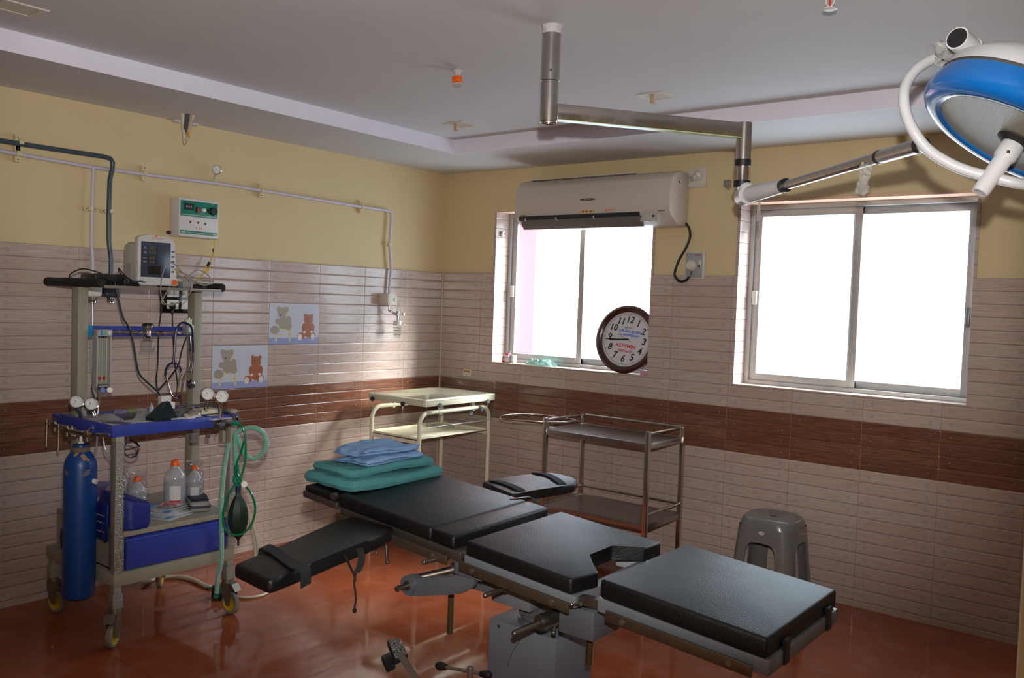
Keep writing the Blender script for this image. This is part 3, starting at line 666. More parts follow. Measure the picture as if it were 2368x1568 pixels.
# bulb holder, socket plate, hooks and sticker on the window wall
c = (1.996, 0.0, 2.2876)
r = thing('bulb_holder', 'empty angled bulb holder on a square white plate beside the air conditioner', 'bulb holder', c)
b = MB(); b.box(c[0] - 0.056, c[0] + 0.056, -0.006, g, c[2] - 0.055, c[2] + 0.055, bev=0.002); b.build('mounting_plate', offw, r)
b = MB(); b.lathe([(0.030, 0), (0.028, 0.015), (0.018, 0.024), (0.018, 0.06), (0.015, 0.062), (0.015, 0.02), (0, 0.02)], (c[0] + 0.008, -0.006, c[2] + 0.012), (-0.25, -1, -0.45), 24); b.build('lamp_socket', offw, r)
b = MB(); b.lathe([(0, 0.022), (0.014, 0.022), (0.014, 0.026), (0, 0.026)], (c[0] + 0.008, -0.006, c[2] + 0.012), (-0.25, -1, -0.45), 16); b.build('contact', mat('socket_copper', (128, 70, 46), 0.4), r)
c = (2.007, 0.0, 1.7771)
r = thing('power_socket', 'grey metal-clad socket plate with a round plug under the air conditioner', 'socket', c)
b = MB(); b.box(c[0] - 0.062, c[0] + 0.062, -0.010, g, c[2] - 0.080, c[2] + 0.080, bev=0.006); b.build('plate_rim', offw, r)
b = MB(); b.box(c[0] - 0.055, c[0] + 0.050, -0.014, -0.009, c[2] - 0.070, c[2] + 0.072, bev=0.003); b.build('plate', mat('socket_grey', (158, 160, 162), 0.4, metal=0.1), r)
text('lettering', 'Infolex', 0.014, (c[0] + 0.022, -0.0145, c[2] + 0.060), (1, 0, 0), (0, 0, 1), mat('maroon_print', (140, 20, 50), 0.5), r, 0.0003, bold=True)
b = MB(); b.box(c[0] + 0.028, c[0] + 0.044, -0.018, -0.013, c[2] - 0.008, c[2] + 0.026, bev=0.001); b.build('switch', offw, r)
b = MB(); b.box(c[0] + 0.030, c[0] + 0.040, -0.022, -0.017, c[2] - 0.010, c[2] + 0.002, bev=0.001); b.build('switch_lever', black, r)
b = MB(); b.ball((c[0] - 0.050, -0.014, c[2] + 0.062), 0.0035, n=8); b.ball((c[0] + 0.042, -0.014, c[2] - 0.060), 0.0035, n=8); b.build('screws', dsteel, r)
pc = (c[0] - 0.018, -0.03, c[2] - 0.002)
r = thing('socket_plug', 'round grey white plug in the metal-clad socket', 'plug', pc)
b = MB(); b.lathe([(0, 0.016), (0.020, 0.015), (0.030, 0.004), (0.034, -0.008), (0.034, -0.016), (0, -0.016)], pc, (0, -1, 0), 24); b.build('plug_body', offw, r)
b = MB(); b.cyl((pc[0] - 0.003, -0.030, pc[2] - 0.022), (pc[0] - 0.008, -0.024, pc[2] - 0.062), 0.010, 0.008); b.build('strain_relief', mat('plug_grey', (140, 142, 146), 0.4), r)
c = (2.1894, 0.0, 2.2417)
r = thing('wall_clamp', 'small metal curtain clamp on the cream wall left of the large window', 'clamp', c)
b = MB()
for k in range(3): b.box(c[0] - 0.022 + k * 0.013, c[0] - 0.012 + k * 0.013, -0.014, g, c[2] - 0.018 - k * 0.004, c[2] + 0.022, bev=0.001)
b.build('clamp_plate', steel, r)
b = MB(); b.tube([(c[0], -0.01, c[2] - 0.015), (c[0] + 0.004, -0.018, c[2] - 0.030), (c[0] + 0.014, -0.014, c[2] - 0.036)], 0.003, 6); b.build('hook', steel, r)
r = thing('curtain_clip', 'small chrome clip on the tiled side of the left window recess', 'clip', (W1[0] + 0.02, 0.09, 1.99))
cc = (0.505, 0.0578, 1.9961)
b = MB(); b.box(W1[0] + 0.0142, W1[0] + 0.035, cc[1] - 0.014, cc[1] + 0.014, cc[2] - 0.018, cc[2] + 0.018, bev=0.002); b.build('clip_block', chrome, r)
b = MB(); b.cyl((W1[0] + 0.034, cc[1], cc[2]), (W1[0] + 0.038, cc[1], cc[2]), 0.006, n=12); b.build('clip_hole', black, r)
c = (0.2634, 0.0, 1.0119)
r = thing('wall_sticker', 'small white sticker with a yellow stripe and three brown dots by the corner', 'sticker', c)
b = MB(); b.box(c[0] - 0.034, c[0] + 0.034, -0.0012, 0.0, c[2] - 0.024, c[2] + 0.024); b.build('sticker_sheet', gauge_face, r)
b = MB(); b.box(c[0] - 0.028, c[0] + 0.028, -0.0020, -0.0012, c[2] + 0.002, c[2] + 0.020); b.build('yellow_stripe', mat('turmeric_stripe', (222, 160, 60), 0.6), r)
b = MB()
for dx in (-0.018, 0.0, 0.018): b.ball((c[0] + dx, -0.002, c[2] + 0.010), 0.0055, (0.8, 0.3, 1.1), n=10)
b.build('brown_dots', rust, r)
text('lettering', 'WELL CARE SYSTEMS', 0.007, (c[0], -0.0014, c[2] - 0.006), (1, 0, 0), (0, 0, 1), dark_print, r, 0.0002, width=0.056); text('lettering', '98480 57871', 0.007, (c[0], -0.0014, c[2] - 0.015), (1, 0, 0), (0, 0, 1), dark_print, r, 0.0002, width=0.036)

# ------------------------------------------------------------- things on the left window sill
SZ = W1[2]
def sill(px): return px
c = (0.5475, 0.05, 1.1106)
r = thing('medicine_bottle', 'small amber medicine bottle with a pink label on the window sill', 'bottle', (c[0], 0.06, SZ))
amber = clear('amber_glass', (170, 92, 30), 0.3, 0.05, body=0.35, bodycol=(120, 60, 20))
X0 = c[0]
b = MB(); b.lathe([(0, 0), (0.013, 0), (0.014, 0.003), (0.014, 0.034), (0.007, 0.042), (0.007, 0.048), (0, 0.048)], (X0, 0.06, SZ), n=20); b.build('glass_body', amber, r)
b = MB(); b.lathe([(0.0143, 0.008), (0.0143, 0.030)], (X0, 0.06, SZ), n=20); b.build('label', mat('pink_label', (216, 150, 176), 0.5), r)
b = MB(); b.lathe([(0, 0.046), (0.008, 0.046), (0.008, 0.053), (0, 0.053)], (X0, 0.06, SZ), n=16); b.build('cap', white, r)
X1 = X0 + 0.030
r = thing('medicine_bottle', 'small amber bottle with a teal top, behind the pink and white box', 'bottle', (X1 - 0.008, 0.10, SZ))
b = MB(); b.lathe([(0, 0), (0.012, 0), (0.012, 0.036), (0.006, 0.042), (0.006, 0.050), (0, 0.050)], (X1 - 0.008, 0.10, SZ), n=16); b.build('glass_body', amber, r)
b = MB(); b.lathe([(0, 0.048), (0.004, 0.048), (0.003, 0.075), (0, 0.075)], (X1 - 0.008, 0.10, SZ), n=10); b.build('cap', mat('teal_cap', (60, 176, 160), 0.4), r)
r = thing('medicine_box', 'pink and white medicine carton on the window sill', 'box', (X1 + 0.006, 0.05, SZ))
b = MB(); b.box(X1 - 0.008, X1 + 0.024, 0.04, 0.07, SZ, SZ + 0.064, bev=0.001); b.build('carton', mat('carton_white', (226, 222, 218), 0.5), r)
b = MB(); b.box(X1 - 0.0085, X1 + 0.0245, 0.0395, 0.0705, SZ + 0.054, SZ + 0.0645, bev=0.001); b.build('pink_flap', mat('carton_pink', (214, 70, 110), 0.5), r)
b = MB(); b.box(X1 - 0.0083, X1 + 0.0243, 0.0392, 0.0398, SZ + 0.001, SZ + 0.005); b.build('red_band', red, r)
text('lettering', 'PARACETAMOL', 0.006, (X1 + 0.008, 0.0392, SZ + 0.035), (1, 0, 0), (0, 0, 1), red, r, 0.0002, width=0.026)
r = thing('medicine_box', 'grey and white medicine carton beside the pink and white one', 'box', (X1 + 0.045, 0.05, SZ))
b = MB(); b.box(X1 + 0.030, X1 + 0.050, 0.045, 0.078, SZ, SZ + 0.052, bev=0.001); b.build('carton', mat('carton_grey', (158, 156, 158), 0.5), r)
b = MB(); b.box(X1 + 0.050, X1 + 0.068, 0.045, 0.078, SZ, SZ + 0.052, bev=0.001); b.build('carton_side', mat('carton_pale', (214, 216, 216), 0.5), r)
def cloth_pile(name, label, cat, cx, cy, z, rx, ry, h, m, seed, group=None, lumps=9):
    rnd = random.Random(seed); bm = bmesh.new(); nx, ny = 44, 30; rows = []
    ks = [(rnd.uniform(-0.8, 0.8), rnd.uniform(-0.7, 0.7), rnd.uniform(0.15, 0.4), rnd.uniform(0.3, 1.0)) for _ in range(lumps)]
    folds = [(rnd.uniform(0, PI), rnd.uniform(6, 16), rnd.uniform(0, 6)) for _ in range(5)]
    for i in range(nx + 1):
        row = []
        for j in range(ny + 1):
            u = -1 + 2 * i / nx; v = -1 + 2 * j / ny
            a = math.atan2(v, u); rad = min(1, max(abs(u), abs(v))); ww = 1 + 0.13 * math.sin(3 * a + seed) + 0.08 * math.sin(7 * a)
            d = math.hypot(u, v) or 1; x = u / d * rad * ww; y = v / d * rad * ww
            hh = sum(k[3] * math.exp(-((x - k[0]) ** 2 + (y - k[1]) ** 2) / k[2] ** 2) for k in ks) / 2.0
            f = sum(abs(math.sin((x * math.cos(t) + y * math.sin(t)) * q + p_ + 2 * hh)) for t, q, p_ in folds) / 5
            zz = h * (hh * 0.7 + f * 0.5) * (1 - rad ** 6) + 0.003
            row.append(bm.verts.new((cx + x * rx, cy + y * ry, z + max(zz, 0.0015))))
        rows.append(row)
    for i in range(nx):
        for j in range(ny): bm.faces.new((rows[i][j], rows[i + 1][j], rows[i + 1][j + 1], rows[i][j + 1]))
    edge = [v for v in bm.verts if v.is_boundary]
    be = [e for e in bm.edges if e.is_boundary]
    r_ = bmesh.ops.extrude_edge_only(bm, edges=be)
    for v in r_['geom']:
        if isinstance(v, bmesh.types.BMVert): v.co.z = z + 0.0003
    s = MB(); s.bm.free(); s.bm = bm
    o = s.build(name, m); return tag(o, label, cat, group)
teal_cloth = mat('pale_teal_cloth', (160, 212, 200), 0.85, vary=0.1)
c0 = (0.8656, 0.06, 1.1209)
cloth_pile('cloth', 'crumpled pale teal cloth lying on the left window sill', 'cloth', c0[0], 0.075, SZ, 0.125, 0.055, 0.05, teal_cloth, 5)

# wall clock leaning in the left window recess
cc = (1.5268, 0.06, 1.3337)
CR = 0.21495
r = thing('wall_clock', 'round wall clock with a dark brown rim leaning in the window recess', 'clock', (cc[0], 0.06, SZ))
nrm = Vector((0.03, -1, 0.16)).normalized(); upv = (Vector((0.09, 0, 1)) - nrm * nrm.dot(Vector((0.09, 0, 1)))).normalized(); rt = upv.cross(nrm) * -1
if rt.x < 0: rt = -rt
cen = Vector((cc[0], 0.062, SZ + CR * 0.985))
b = MB(); b.lathe([(CR * 0.80, 0.0), (CR * 0.80, 0.010), (CR * 0.84, 0.018), (CR * 0.92, 0.024), (CR * 0.99, 0.016), (CR, 0.0), (CR * 0.98, -0.02), (0, -0.02)], cen, nrm, 72); b.build('rim', mat('dark_brown_rim', (66, 34, 28), 0.25, vary=0.2, stretch=(1, 1, 8)), r)
b = MB(); b.lathe([(CR * 0.79, 0.002), (CR * 0.81, 0.012), (CR * 0.83, 0.015), (CR * 0.85, 0.012), (CR * 0.84, 0.002)], cen, nrm, 72); b.build('inner_ring', mat('silver_ring', (186, 184, 184), 0.3, metal=0.4), r)
b = MB(); b.lathe([(0, 0.001), (CR * 0.82, 0.001), (CR * 0.82, 0.003), (0, 0.003)], cen, nrm, 72); face = b.build('clock_face', mat('clock_face', (206, 206, 214), 0.45), r)
P_ = lambda x, y, d=0.0034: cen + rt * x * CR + upv * y * CR + nrm * d
for h_ in range(1, 13):
    a = h_ * PI / 6; text('numeral', str(h_), CR * 0.27, P_(math.sin(a) * 0.575, math.cos(a) * 0.575), rt, upv, dark_print, face, 0.0004, shear=0.15, bold=True)
b = MB()
for k in range(60):
    a = k * PI / 30; s_ = math.sin(a); c_ = math.cos(a); i0 = 0.715 if k % 5 else 0.70
    b.ribbon([P_(s_ * i0, c_ * i0, 0.0036), P_(s_ * 0.745, c_ * 0.745, 0.0036)], 0.0010 if k % 5 else 0.0035, 0.0004, side=rt * c_ - upv * s_)
b.tube([P_(math.sin(k * PI / 36) * 0.745, math.cos(k * PI / 36) * 0.745, 0.0036) for k in range(72)], 0.0006, 4, closed=True)
b.build('minute_track', dark_print, face)
blue_p = mat('blue_print', (30, 110, 214), 0.5)
text('lettering', 'RIKON', CR * 0.075, P_(0, 0.335), rt, upv, dark_print, face, 0.0004, width=CR * 0.24)
text('lettering', 'GLOBAL HEALTH CARE HOSPITAL', CR * 0.11, P_(0.07, 0.235), rt, upv, blue_p, face, 0.0004, bold=True, width=CR * 0.76)
text('lettering', '1st ANNIVERSARY', CR * 0.095, P_(0.07, 0.125), rt, upv, blue_p, face, 0.0004, bold=True, width=CR * 0.66)
text('lettering', 'ASTYMIN', CR * 0.145, P_(0.02, -0.20), rt, upv, red, face, 0.0004, bold=True, width=CR * 0.66)
text('lettering', 'TABLETS and LIQ', CR * 0.105, P_(0.02, -0.345), rt, upv, red, face, 0.0004, bold=True, width=CR * 0.46)
for ln, ang, w_ in ((0.56, 262, 0.012), (0.70, 263.5, 0.008)):
    a = math.radians(ang); b = MB(); s_ = math.sin(a); c_ = math.cos(a)
    b.ribbon([P_(-s_ * 0.08, -c_ * 0.08, 0.006), P_(s_ * ln * 0.5, c_ * ln * 0.5, 0.006), P_(s_ * ln, c_ * ln, 0.006)], w_ * CR * 3.2, 0.001, side=rt * c_ - upv * s_)
    b.build('hour_hand' if w_ > 0.01 else 'minute_hand', dark_print, r)
a = math.radians(287); b = MB(); s_ = math.sin(a); c_ = math.cos(a)
b.ribbon([P_(-s_ * 0.15, -c_ * 0.15, 0.008), P_(s_ * 0.36, c_ * 0.36, 0.008)], 0.0016, 0.0006, side=rt * c_ - upv * s_); b.lathe([(0, 0.003), (0.006, 0.003), (0.006, 0.010), (0, 0.010)], cen, nrm, 16); b.build('second_hand', dark_print, r)
b = MB(); b.box(1.6582, 1.705, 0.015, 0.06, SZ, SZ + 0.028, bev=0.003)
tag(b.build('pink_box', mat('pink_card', (196, 140, 150), 0.6)), 'flat pinkish box on the sill behind the clock foot', 'box')

# ------------------------------------------------------------- ceiling fittings
frame_w = mat('downlight_white', (206, 198, 190), 0.4)
def downlight(x, y, label, hang=True):
    r = thing('downlight', label, 'ceiling light', (x, y, TZ), group='square ceiling light openings')
    b = MB(); s1, s2 = 0.072, 0.050
    b.box(x - s1, x + s1, y - s1, y - s2, TZ - 0.005, TZ); b.box(x - s1, x + s1, y + s2, y + s1, TZ - 0.005, TZ)
    b.box(x - s1, x - s2, y - s2, y + s2, TZ - 0.005, TZ); b.box(x + s2, x + s1, y - s2, y + s2, TZ - 0.005, TZ)
    b.build('frame', frame_w, r)
    b = MB(); b.box(x - s2, x + s2, y - s2, y + s2, TZ - 0.0025, TZ); b.build('light_panel', mat('light_panel', (196, 186, 168), 0.35), r)
    if hang:
        b = MB(); b.box(x - 0.010, x + 0.012, y - 0.050, y - 0.046, TZ - 0.040, TZ - 0.005, bev=0.001); b.box(x - 0.010, x + 0.012, y - 0.050, y - 0.030, TZ - 0.043, TZ - 0.038, bev=0.001)
        b.build('hanging_connector', mat('amber_plastic', (186, 164, 132), 0.4), r)
downlight(1.02, -0.985, 'square ceiling light nearest the room corner')
downlight(2.292, -1.03, 'square ceiling light beyond the steel lamp pole')
downlight(0.9772, -3.3048, 'square ceiling light at the top left edge of the picture', False)
def sprinkler(x, y, label, oc):
    r = thing('sprinkler', label, 'sprinkler', (x, y, TZ), group=None)
    b = MB(); b.lathe([(0.022, 0.0), (0.016, -0.012), (0.011, -0.016), (0.011, -0.024), (0, -0.024)], (x, y, TZ), n=14); b.build('fitting', mat('plastered_metal', (190, 190, 190), 0.5, bump=0.6, bscale=80), r)
    if oc:
        b = MB(); b.box(x - 0.018, x + 0.018, y - 0.016, y + 0.016, TZ - 0.052, TZ - 0.024, bev=0.004); b.build('cover', orange, r)
        b = MB(); b.lathe([(0.006, -0.052), (0.020, -0.055), (0.020, -0.058), (0, -0.058)], (x, y, TZ), n=16); b.build('deflector', clear('cap_plastic', (215, 200, 195), 0.3, body=0.4), r)
    else:
        b = MB(); b.tube([(x - 0.012, y, TZ - 0.024), (x - 0.012, y, TZ - 0.045), (x, y, TZ - 0.058)], 0.0025, 6); b.tube([(x + 0.012, y, TZ - 0.024), (x + 0.012, y, TZ - 0.045), (x, y, TZ - 0.058)], 0.0025, 6); b.build('frame', offw, r)
        b = MB(); b.lathe([(0, -0.056), (0.021, -0.060), (0.022, -0.063), (0.014, -0.066), (0, -0.066)], (x, y, TZ), n=20); b.build('deflector', offw, r)
        b = MB(); b.cyl((x, y, TZ - 0.024), (x, y, TZ - 0.055), 0.003); b.build('bulb', red, r)
sprinkler(1.7815, -1.8592, 'ceiling sprinkler with an orange cover left of the lamp pole', True)
sprinkler(3.4148, -1.9779, 'white ceiling sprinkler at the top edge of the picture', False)

# ------------------------------------------------------------- pendant operating lamp
PX, PY = 2.483, -2.135
r = thing('surgical_lamp', 'ceiling-hung operating lamp with a steel arm and a white and blue dome', 'operating lamp', (PX, PY, TZ))
lamp = r
wh_p = mat('white_lamp_paint', (206, 206, 210), 0.3)
b = MB(); b.cyl((PX, PY, TZ - 0.003), (PX, PY, 2.318), 0.033, n=32); c_ = b.build('ceiling_pole', steel, r)
b = MB(); b.lathe([(0.038, 0.0), (0.0345, -0.010), (0.034, -0.028), (0.0335, -0.030)], (PX, PY, TZ), n=32); b.build('plaster_splash', mat('plaster_splash', (196, 194, 194), 0.8, bump=0.8, bscale=70), c_)
b = MB(); b.cyl((PX, PY, 2.316), (PX, PY, 2.176), 0.032, n=32); b.lathe([(0.032, 2.176), (0.030, 2.170), (0.027, 2.172), (0.027, 2.182), (0, 2.182)], (PX, PY, 0), n=32); b.build('swivel_sleeve', steel, r)
b = MB()
for a_ in (0.3, 2.4): b.ball((PX + 0.033 * math.cos(a_ - 1.2), PY + 0.033 * math.sin(a_ - 1.2), 2.35), 0.005, n=8)
b.build('grub_screws', dsteel, c_)
Q = Vector((2.939, -1.490, 2.2)); P0 = Vector((PX, PY, 2.212)); dh = Vector((Q.x - PX, Q.y - PY, 0)).normalized(); sh = Vector((-dh.y, dh.x, 0))
b = MB(); A = P0 + dh * 0.025; B = Vector((Q.x, Q.y, 2.212)) - dh * 0.02
b.prism([A + sh * 0.019 + Vector((0, 0, -0.027)), B + sh * 0.019 + Vector((0, 0, -0.027)), B - sh * 0.019 + Vector((0, 0, -0.027)), A - sh * 0.019 + Vector((0, 0, -0.027))],
        [A + sh * 0.019 + Vector((0, 0, 0.027)), B + sh * 0.019 + Vector((0, 0, 0.027)), B - sh * 0.019 + Vector((0, 0, 0.027)), A - sh * 0.019 + Vector((0, 0, 0.027))], bev=0.002)
arm = b.build('horizontal_arm', steel, r)
b = MB(); b.prism([A + sh * 0.017 + Vector((0, 0, -0.030)), B + sh * 0.017 + Vector((0, 0, -0.030)), B - sh * 0.017 + Vector((0, 0, -0.030)), A - sh * 0.017 + Vector((0, 0, -0.030))],
        [A + sh * 0.017 + Vector((0, 0, -0.0272)), B + sh * 0.017 + Vector((0, 0, -0.0272)), B - sh * 0.017 + Vector((0, 0, -0.0272)), A - sh * 0.017 + Vector((0, 0, -0.0272))])
b.build('protective_film', mat('pale_green_film', (208, 222, 176), 0.3), arm)
b = MB(); b.cyl((Q.x, Q.y, 2.242), (Q.x, Q.y, 2.100), 0.029, n=28); b.build('second_sleeve', steel, r)
for z_0, z_1, r_2 in ((2.102, 2.078, 0.0305), (2.022, 1.996, 0.032)): b = MB(); b.cyl((Q.x, Q.y, z_0), (Q.x, Q.y, z_1), r_2, n=28); b.build('black_collar', black, r)
b = MB(); b.cyl((Q.x, Q.y, 2.080), (Q.x, Q.y, 2.018), 0.0235, n=28); b.build('inner_pole', steel, r)
# spring arm towards the dome
J = Vector((2.9569, -1.4928, 1.965)); K1 = Vector((3.1579, -1.6268, 1.9736)); K2 = Vector((3.6089, -2.0611, 1.9771)); K3 = Vector((3.7584, -2.2367, 1.9696))
b = MB(); b.tube([(Q.x, Q.y, 1.998), (J.x, J.y, J.z + 0.03), J], 0.030, 16)
ax_ = (Vector((R_.x, R_.y, 0)).cross(Vector((0, 0, 1)))).normalized()
b.cyl(J - ax_ * 0.036, J + ax_ * 0.036, 0.036, n=28); b.tube([J, J.lerp(K1, 0.6), K1], 0.03, 14, rad=lambda t: 0.033 - 0.009 * t); kn = b.build('knuckle', wh_p, r)
b = MB(); b.cyl(J + ax_ * 0.030, J + ax_ * 0.040, 0.010, n=16); b.cyl(J - ax_ * 0.030, J - ax_ * 0.040, 0.010, n=16); b.build('pivot_screw', dsteel, kn)
d_ = (K3 - K1).normalized()
for q0, q1, r_2 in ((K1, K1 + d_ * 0.02, 0.025), (K2 - d_ * 0.008, K2 + d_ * 0.008, 0.0205), (K3 - d_ * 0.006, K3 + d_ * 0.012, 0.0215)): b = MB(); b.cyl(q0, q1, r_2, n=20); b.build('arm_ring', black, r)
b = MB(); b.cyl(K1 + d_ * 0.01, K2, 0.0165, n=22); b.cyl(K2, K3, 0.0195, n=22); b.build('spring_arm', steel, r)
# yoke hoop around the dome
b = MB(); hp = [Vector(v) for v in [(3.8233, -2.1332, 2.2244), (3.7778, -2.1831, 2.2056), (3.7449, -2.2365, 2.171), (3.7289, -2.2771, 2.1265), (3.7298, -2.3044, 2.0824), (3.7401, -2.3114, 2.0363), (3.7607, -2.3103, 1.9911), (3.7921, -2.3006, 1.9468), (3.837, -2.2925, 1.9125), (3.8848, -2.2814, 1.8885), (3.9397, -2.2644, 1.8715), (3.9937, -2.248, 1.8559), (4.0515, -2.2026, 1.8491), (4.1062, -2.1332, 1.859), (4.1505, -2.0452, 1.8944), (4.1771, -1.9447, 1.9448)]]
b.tube(hp, 0.0135, 14, smooth=5); b.tube([K3, K3 + (hp[7] - K3) * 0.9], 0.014, 12); b.build('yoke', wh_p, r)
# dome
G = Vector((3.9777, -2.2292, 1.9674)); vdir = Vector((-0.154, 0.9724, 0.1751))
rr_ = R_ - vdir * R_.dot(vdir); rr_.normalize(); uu_ = rr_.cross(vdir).normalized()
e1 = rr_ * 0.89 - uu_ * 0.454; w1 = -rr_ * 0.454 - uu_ * 0.89
nr = (-vdir * 0.33 + w1 * 0.944).normalized()          # the way the lamp shines
bk = -nr; RG = 0.198; RO = 0.250
b = MB(); b.lathe([(0, -0.004), (RG, -0.004), (RG, 0.002), (0, 0.002)], G, nr, 64); b.build('diffuser_glass', mat('stippled_diffuser', (152, 146, 130), 0.35, bump=0.6, bscale=260, vary=0.12, vscale=240), r)
b = MB(); b.lathe([(RG * 0.985, 0.006), (RG + 0.012, 0.012), (RO - 0.012, 0.006), (RO, -0.008), (RO + 0.002, -0.030), (RO - 0.006, -0.062), (RG + 0.02, -0.064), (RG, -0.02)], G, nr, 80, ring=True)
b.build('blue_rim', mat('blue_rim_paint', (8, 104, 186), 0.22, coat=0.4), r)
b = MB(); b.lathe([(RG - 0.001, -0.003), (RG + 0.010, 0.0135), (RG + 0.013, 0.0125)], G, nr, 80); b.build('rim_seal', mat('seal_pale', (196, 204, 208), 0.3), r)
b = MB(); b.lathe([(RO - 0.008, -0.060), (RO - 0.010, -0.068), (RO - 0.010, -0.072), (RO - 0.008, -0.074)], G, nr, 80); b.build('rim_gap', mat('gap_grey', (112, 112, 108), 0.4, metal=0.5), r)
b = MB(); b.lathe([(RO - 0.006, -0.070), (RO - 0.010, -0.100), (RO - 0.05, -0.140), (RO * 0.55, -0.172), (RO * 0.25, -0.184), (0, -0.187)], G, nr, 80); dm = b.build('dome', wh_p, r)
S0 = Vector((3.8861, -2.2137, 2.1784)); S1 = Vector((3.8541, -2.3398, 2.2028))
sd = (S1 - S0).normalized(); SL = (S1 - S0).length
b = MB(); b.cyl(S0 - sd * 0.03, S0 + sd * SL * 0.48, 0.029, n=28); b.cyl(S0 + sd * SL * 0.50, S1, 0.0275, n=28); st = b.build('pivot_stub', wh_p, r)
b = MB(); b.cyl(S1 - sd * 0.002, S1 + sd * 0.0015, 0.024, n=28); b.build('stub_cap', black, st)
b = MB(); H0 = G + nr * 0.004; b.lathe([(0, 0.0), (0.045, 0.0), (0.045, 0.004), (0.030, 0.012), (0, 0.012)], H0, nr, 32); b.build('handle_collar', rubber, r)
hd = (nr * 0.95 - e1 * 0.0 - vdir * 0.15).normalized()
b = MB(); b.lathe([(0, 0.010), (0.026, 0.010), (0.028, 0.030), (0.026, 0.052), (0.0215, 0.060), (0.0205, 0.150), (0.019, 0.156), (0.016, 0.158), (0, 0.154)], H0, hd, 32); hn = b.build('handle', wh_p, r)
b = MB(); b.ball(H0 + hd * 0.034 - vdir * 0.027, 0.005, n=10); b.build('handle_screw', dsteel, hn)
# crumpled plastic wrapping left on the lamp
def crumple(name, pts, w, seed, parent, m=film):
    rnd = random.Random(seed); P = spline([Vector(p_) for p_ in pts], 5); bm = bmesh.new(); rows = []
    for i, p_ in enumerate(P):
        t = (P[min(i + 1, len(P) - 1)] - P[max(0, i - 1)]).normalized(); s_ = t.cross(F_).normalized(); n_ = t.cross(s_)
        k = w * (0.7 + 0.5 * rnd.random())
        rows.append([bm.verts.new(p_ + s_ * k * a + n_ * rnd.uniform(-0.35, 0.35) * w + t * rnd.uniform(-0.3, 0.3) * w) for a in (-1, -0.6, -0.2, 0.2, 0.6, 1)])
    for A_, B_ in zip(rows, rows[1:]):
        for k in range(5): bm.faces.new((A_[k], A_[k + 1], B_[k + 1], B_[k]))
    s = MB(); s.bm.free(); s.bm = bm; return s.build(name, m, parent)
wrapm = clear('milky_wrap', (225, 225, 222), 0.3, 0.15, bump=0.9, bscale=80, body=0.35, bodycol=(214, 212, 208))
crumple('plastic_wrap', [(3.7861, -2.2263, 2.2292), (3.8121, -2.2456, 2.2009), (3.8219, -2.239, 2.1772), (3.8009, -2.231, 2.1602)], 0.035, 3, r, wrapm)
crumple('plastic_wrap', [(3.5652, -2.0324, 1.9659), (3.5618, -2.0367, 1.9381), (3.5595, -2.0401, 1.9064), (3.5573, -2.0436, 1.8748)], 0.018, 4, r, wrapm)
crumple('plastic_wrap', [(3.0812, -1.5849, 1.983), (3.0291, -1.5263, 1.9416), (3.02, -1.5107, 1.8903), (3.0202, -1.512, 1.8625)], 0.007, 5, r, wrapm)

# ------------------------------------------------------------- anaesthesia trolley
TX_0, TX_1, TY_0, TY_1 = 0.178, 0.808, -2.838, -2.250
grey_p = mat('warm_grey_metal_paint', (150, 146, 132), 0.42, vary=0.1, vscale=12)
blue_p2 = mat('royal_blue_metal_paint', (50, 66, 158), 0.38, vary=0.08, vscale=10)
tr = thing('anaesthesia_trolley', 'grey and blue wheeled anaesthesia trolley with tall rear posts and a drawer', 'trolley', (0.49, -2.54, 0))
def post(x, y, z0, z1, w=0.042, d=0.036):
    b = MB(); b.box(x - w / 2, x + w / 2, y - d / 2, y + d / 2, z0, z1, bev=0.003); return b.build('post', grey_p, tr)
PF = post(TX_1 - 0.018, TY_0 + 0.018, 0.31, 0.905); PR = post(TX_1 - 0.018, TY_1 - 0.020, 0.31, 0.905)
LX, RX_ = 0.365, 0.405
post(LX, -2.785, 0.31, 1.532, 0.062, 0.045); post(RX_, -2.235, 0.31, 1.532, 0.062, 0.042)
# film still wrapped round the front posts
for x, y, z0, z1, po in ((TX_1 - 0.018, TY_0 + 0.018, 0.33, 0.88, PF), (TX_1 - 0.018, TY_1 - 0.020, 0.33, 0.80, PR)):
    b = MB(); b.box(x - 0.0235, x + 0.0235, y - 0.0205, y + 0.0205, z0, z1); b.build('clear_wrap', clear('wrap_on_post', (248, 248, 250), 0.10, 0.1, bump=1.0, bscale=120), po, flat=True)
# base frame
b = MB(); z0, z1 = 0.260, 0.314
b.box(TX_0, TX_1, TY_0, TY_0 + 0.032, z0, z1, bev=0.003); b.box(TX_0, TX_1, TY_1 - 0.032, TY_1, z0, z1, bev=0.003)
b.box(TX_0 - 0.001, TX_0 + 0.035, TY_0 + 0.001, TY_1 - 0.001, z0 - 0.001, z1 + 0.001, bev=0.003); b.box(TX_1 - 0.032, TX_1 + 0.001, TY_0 + 0.001, TY_1 - 0.001, z0 - 0.001, z1 + 0.001, bev=0.003); b.box(TX_0 + 0.01, TX_1 - 0.01, TY_0 + 0.01, TY_1 - 0.01, z0 + 0.01, z0 + 0.016)
b.build('base_frame', grey_p, tr)
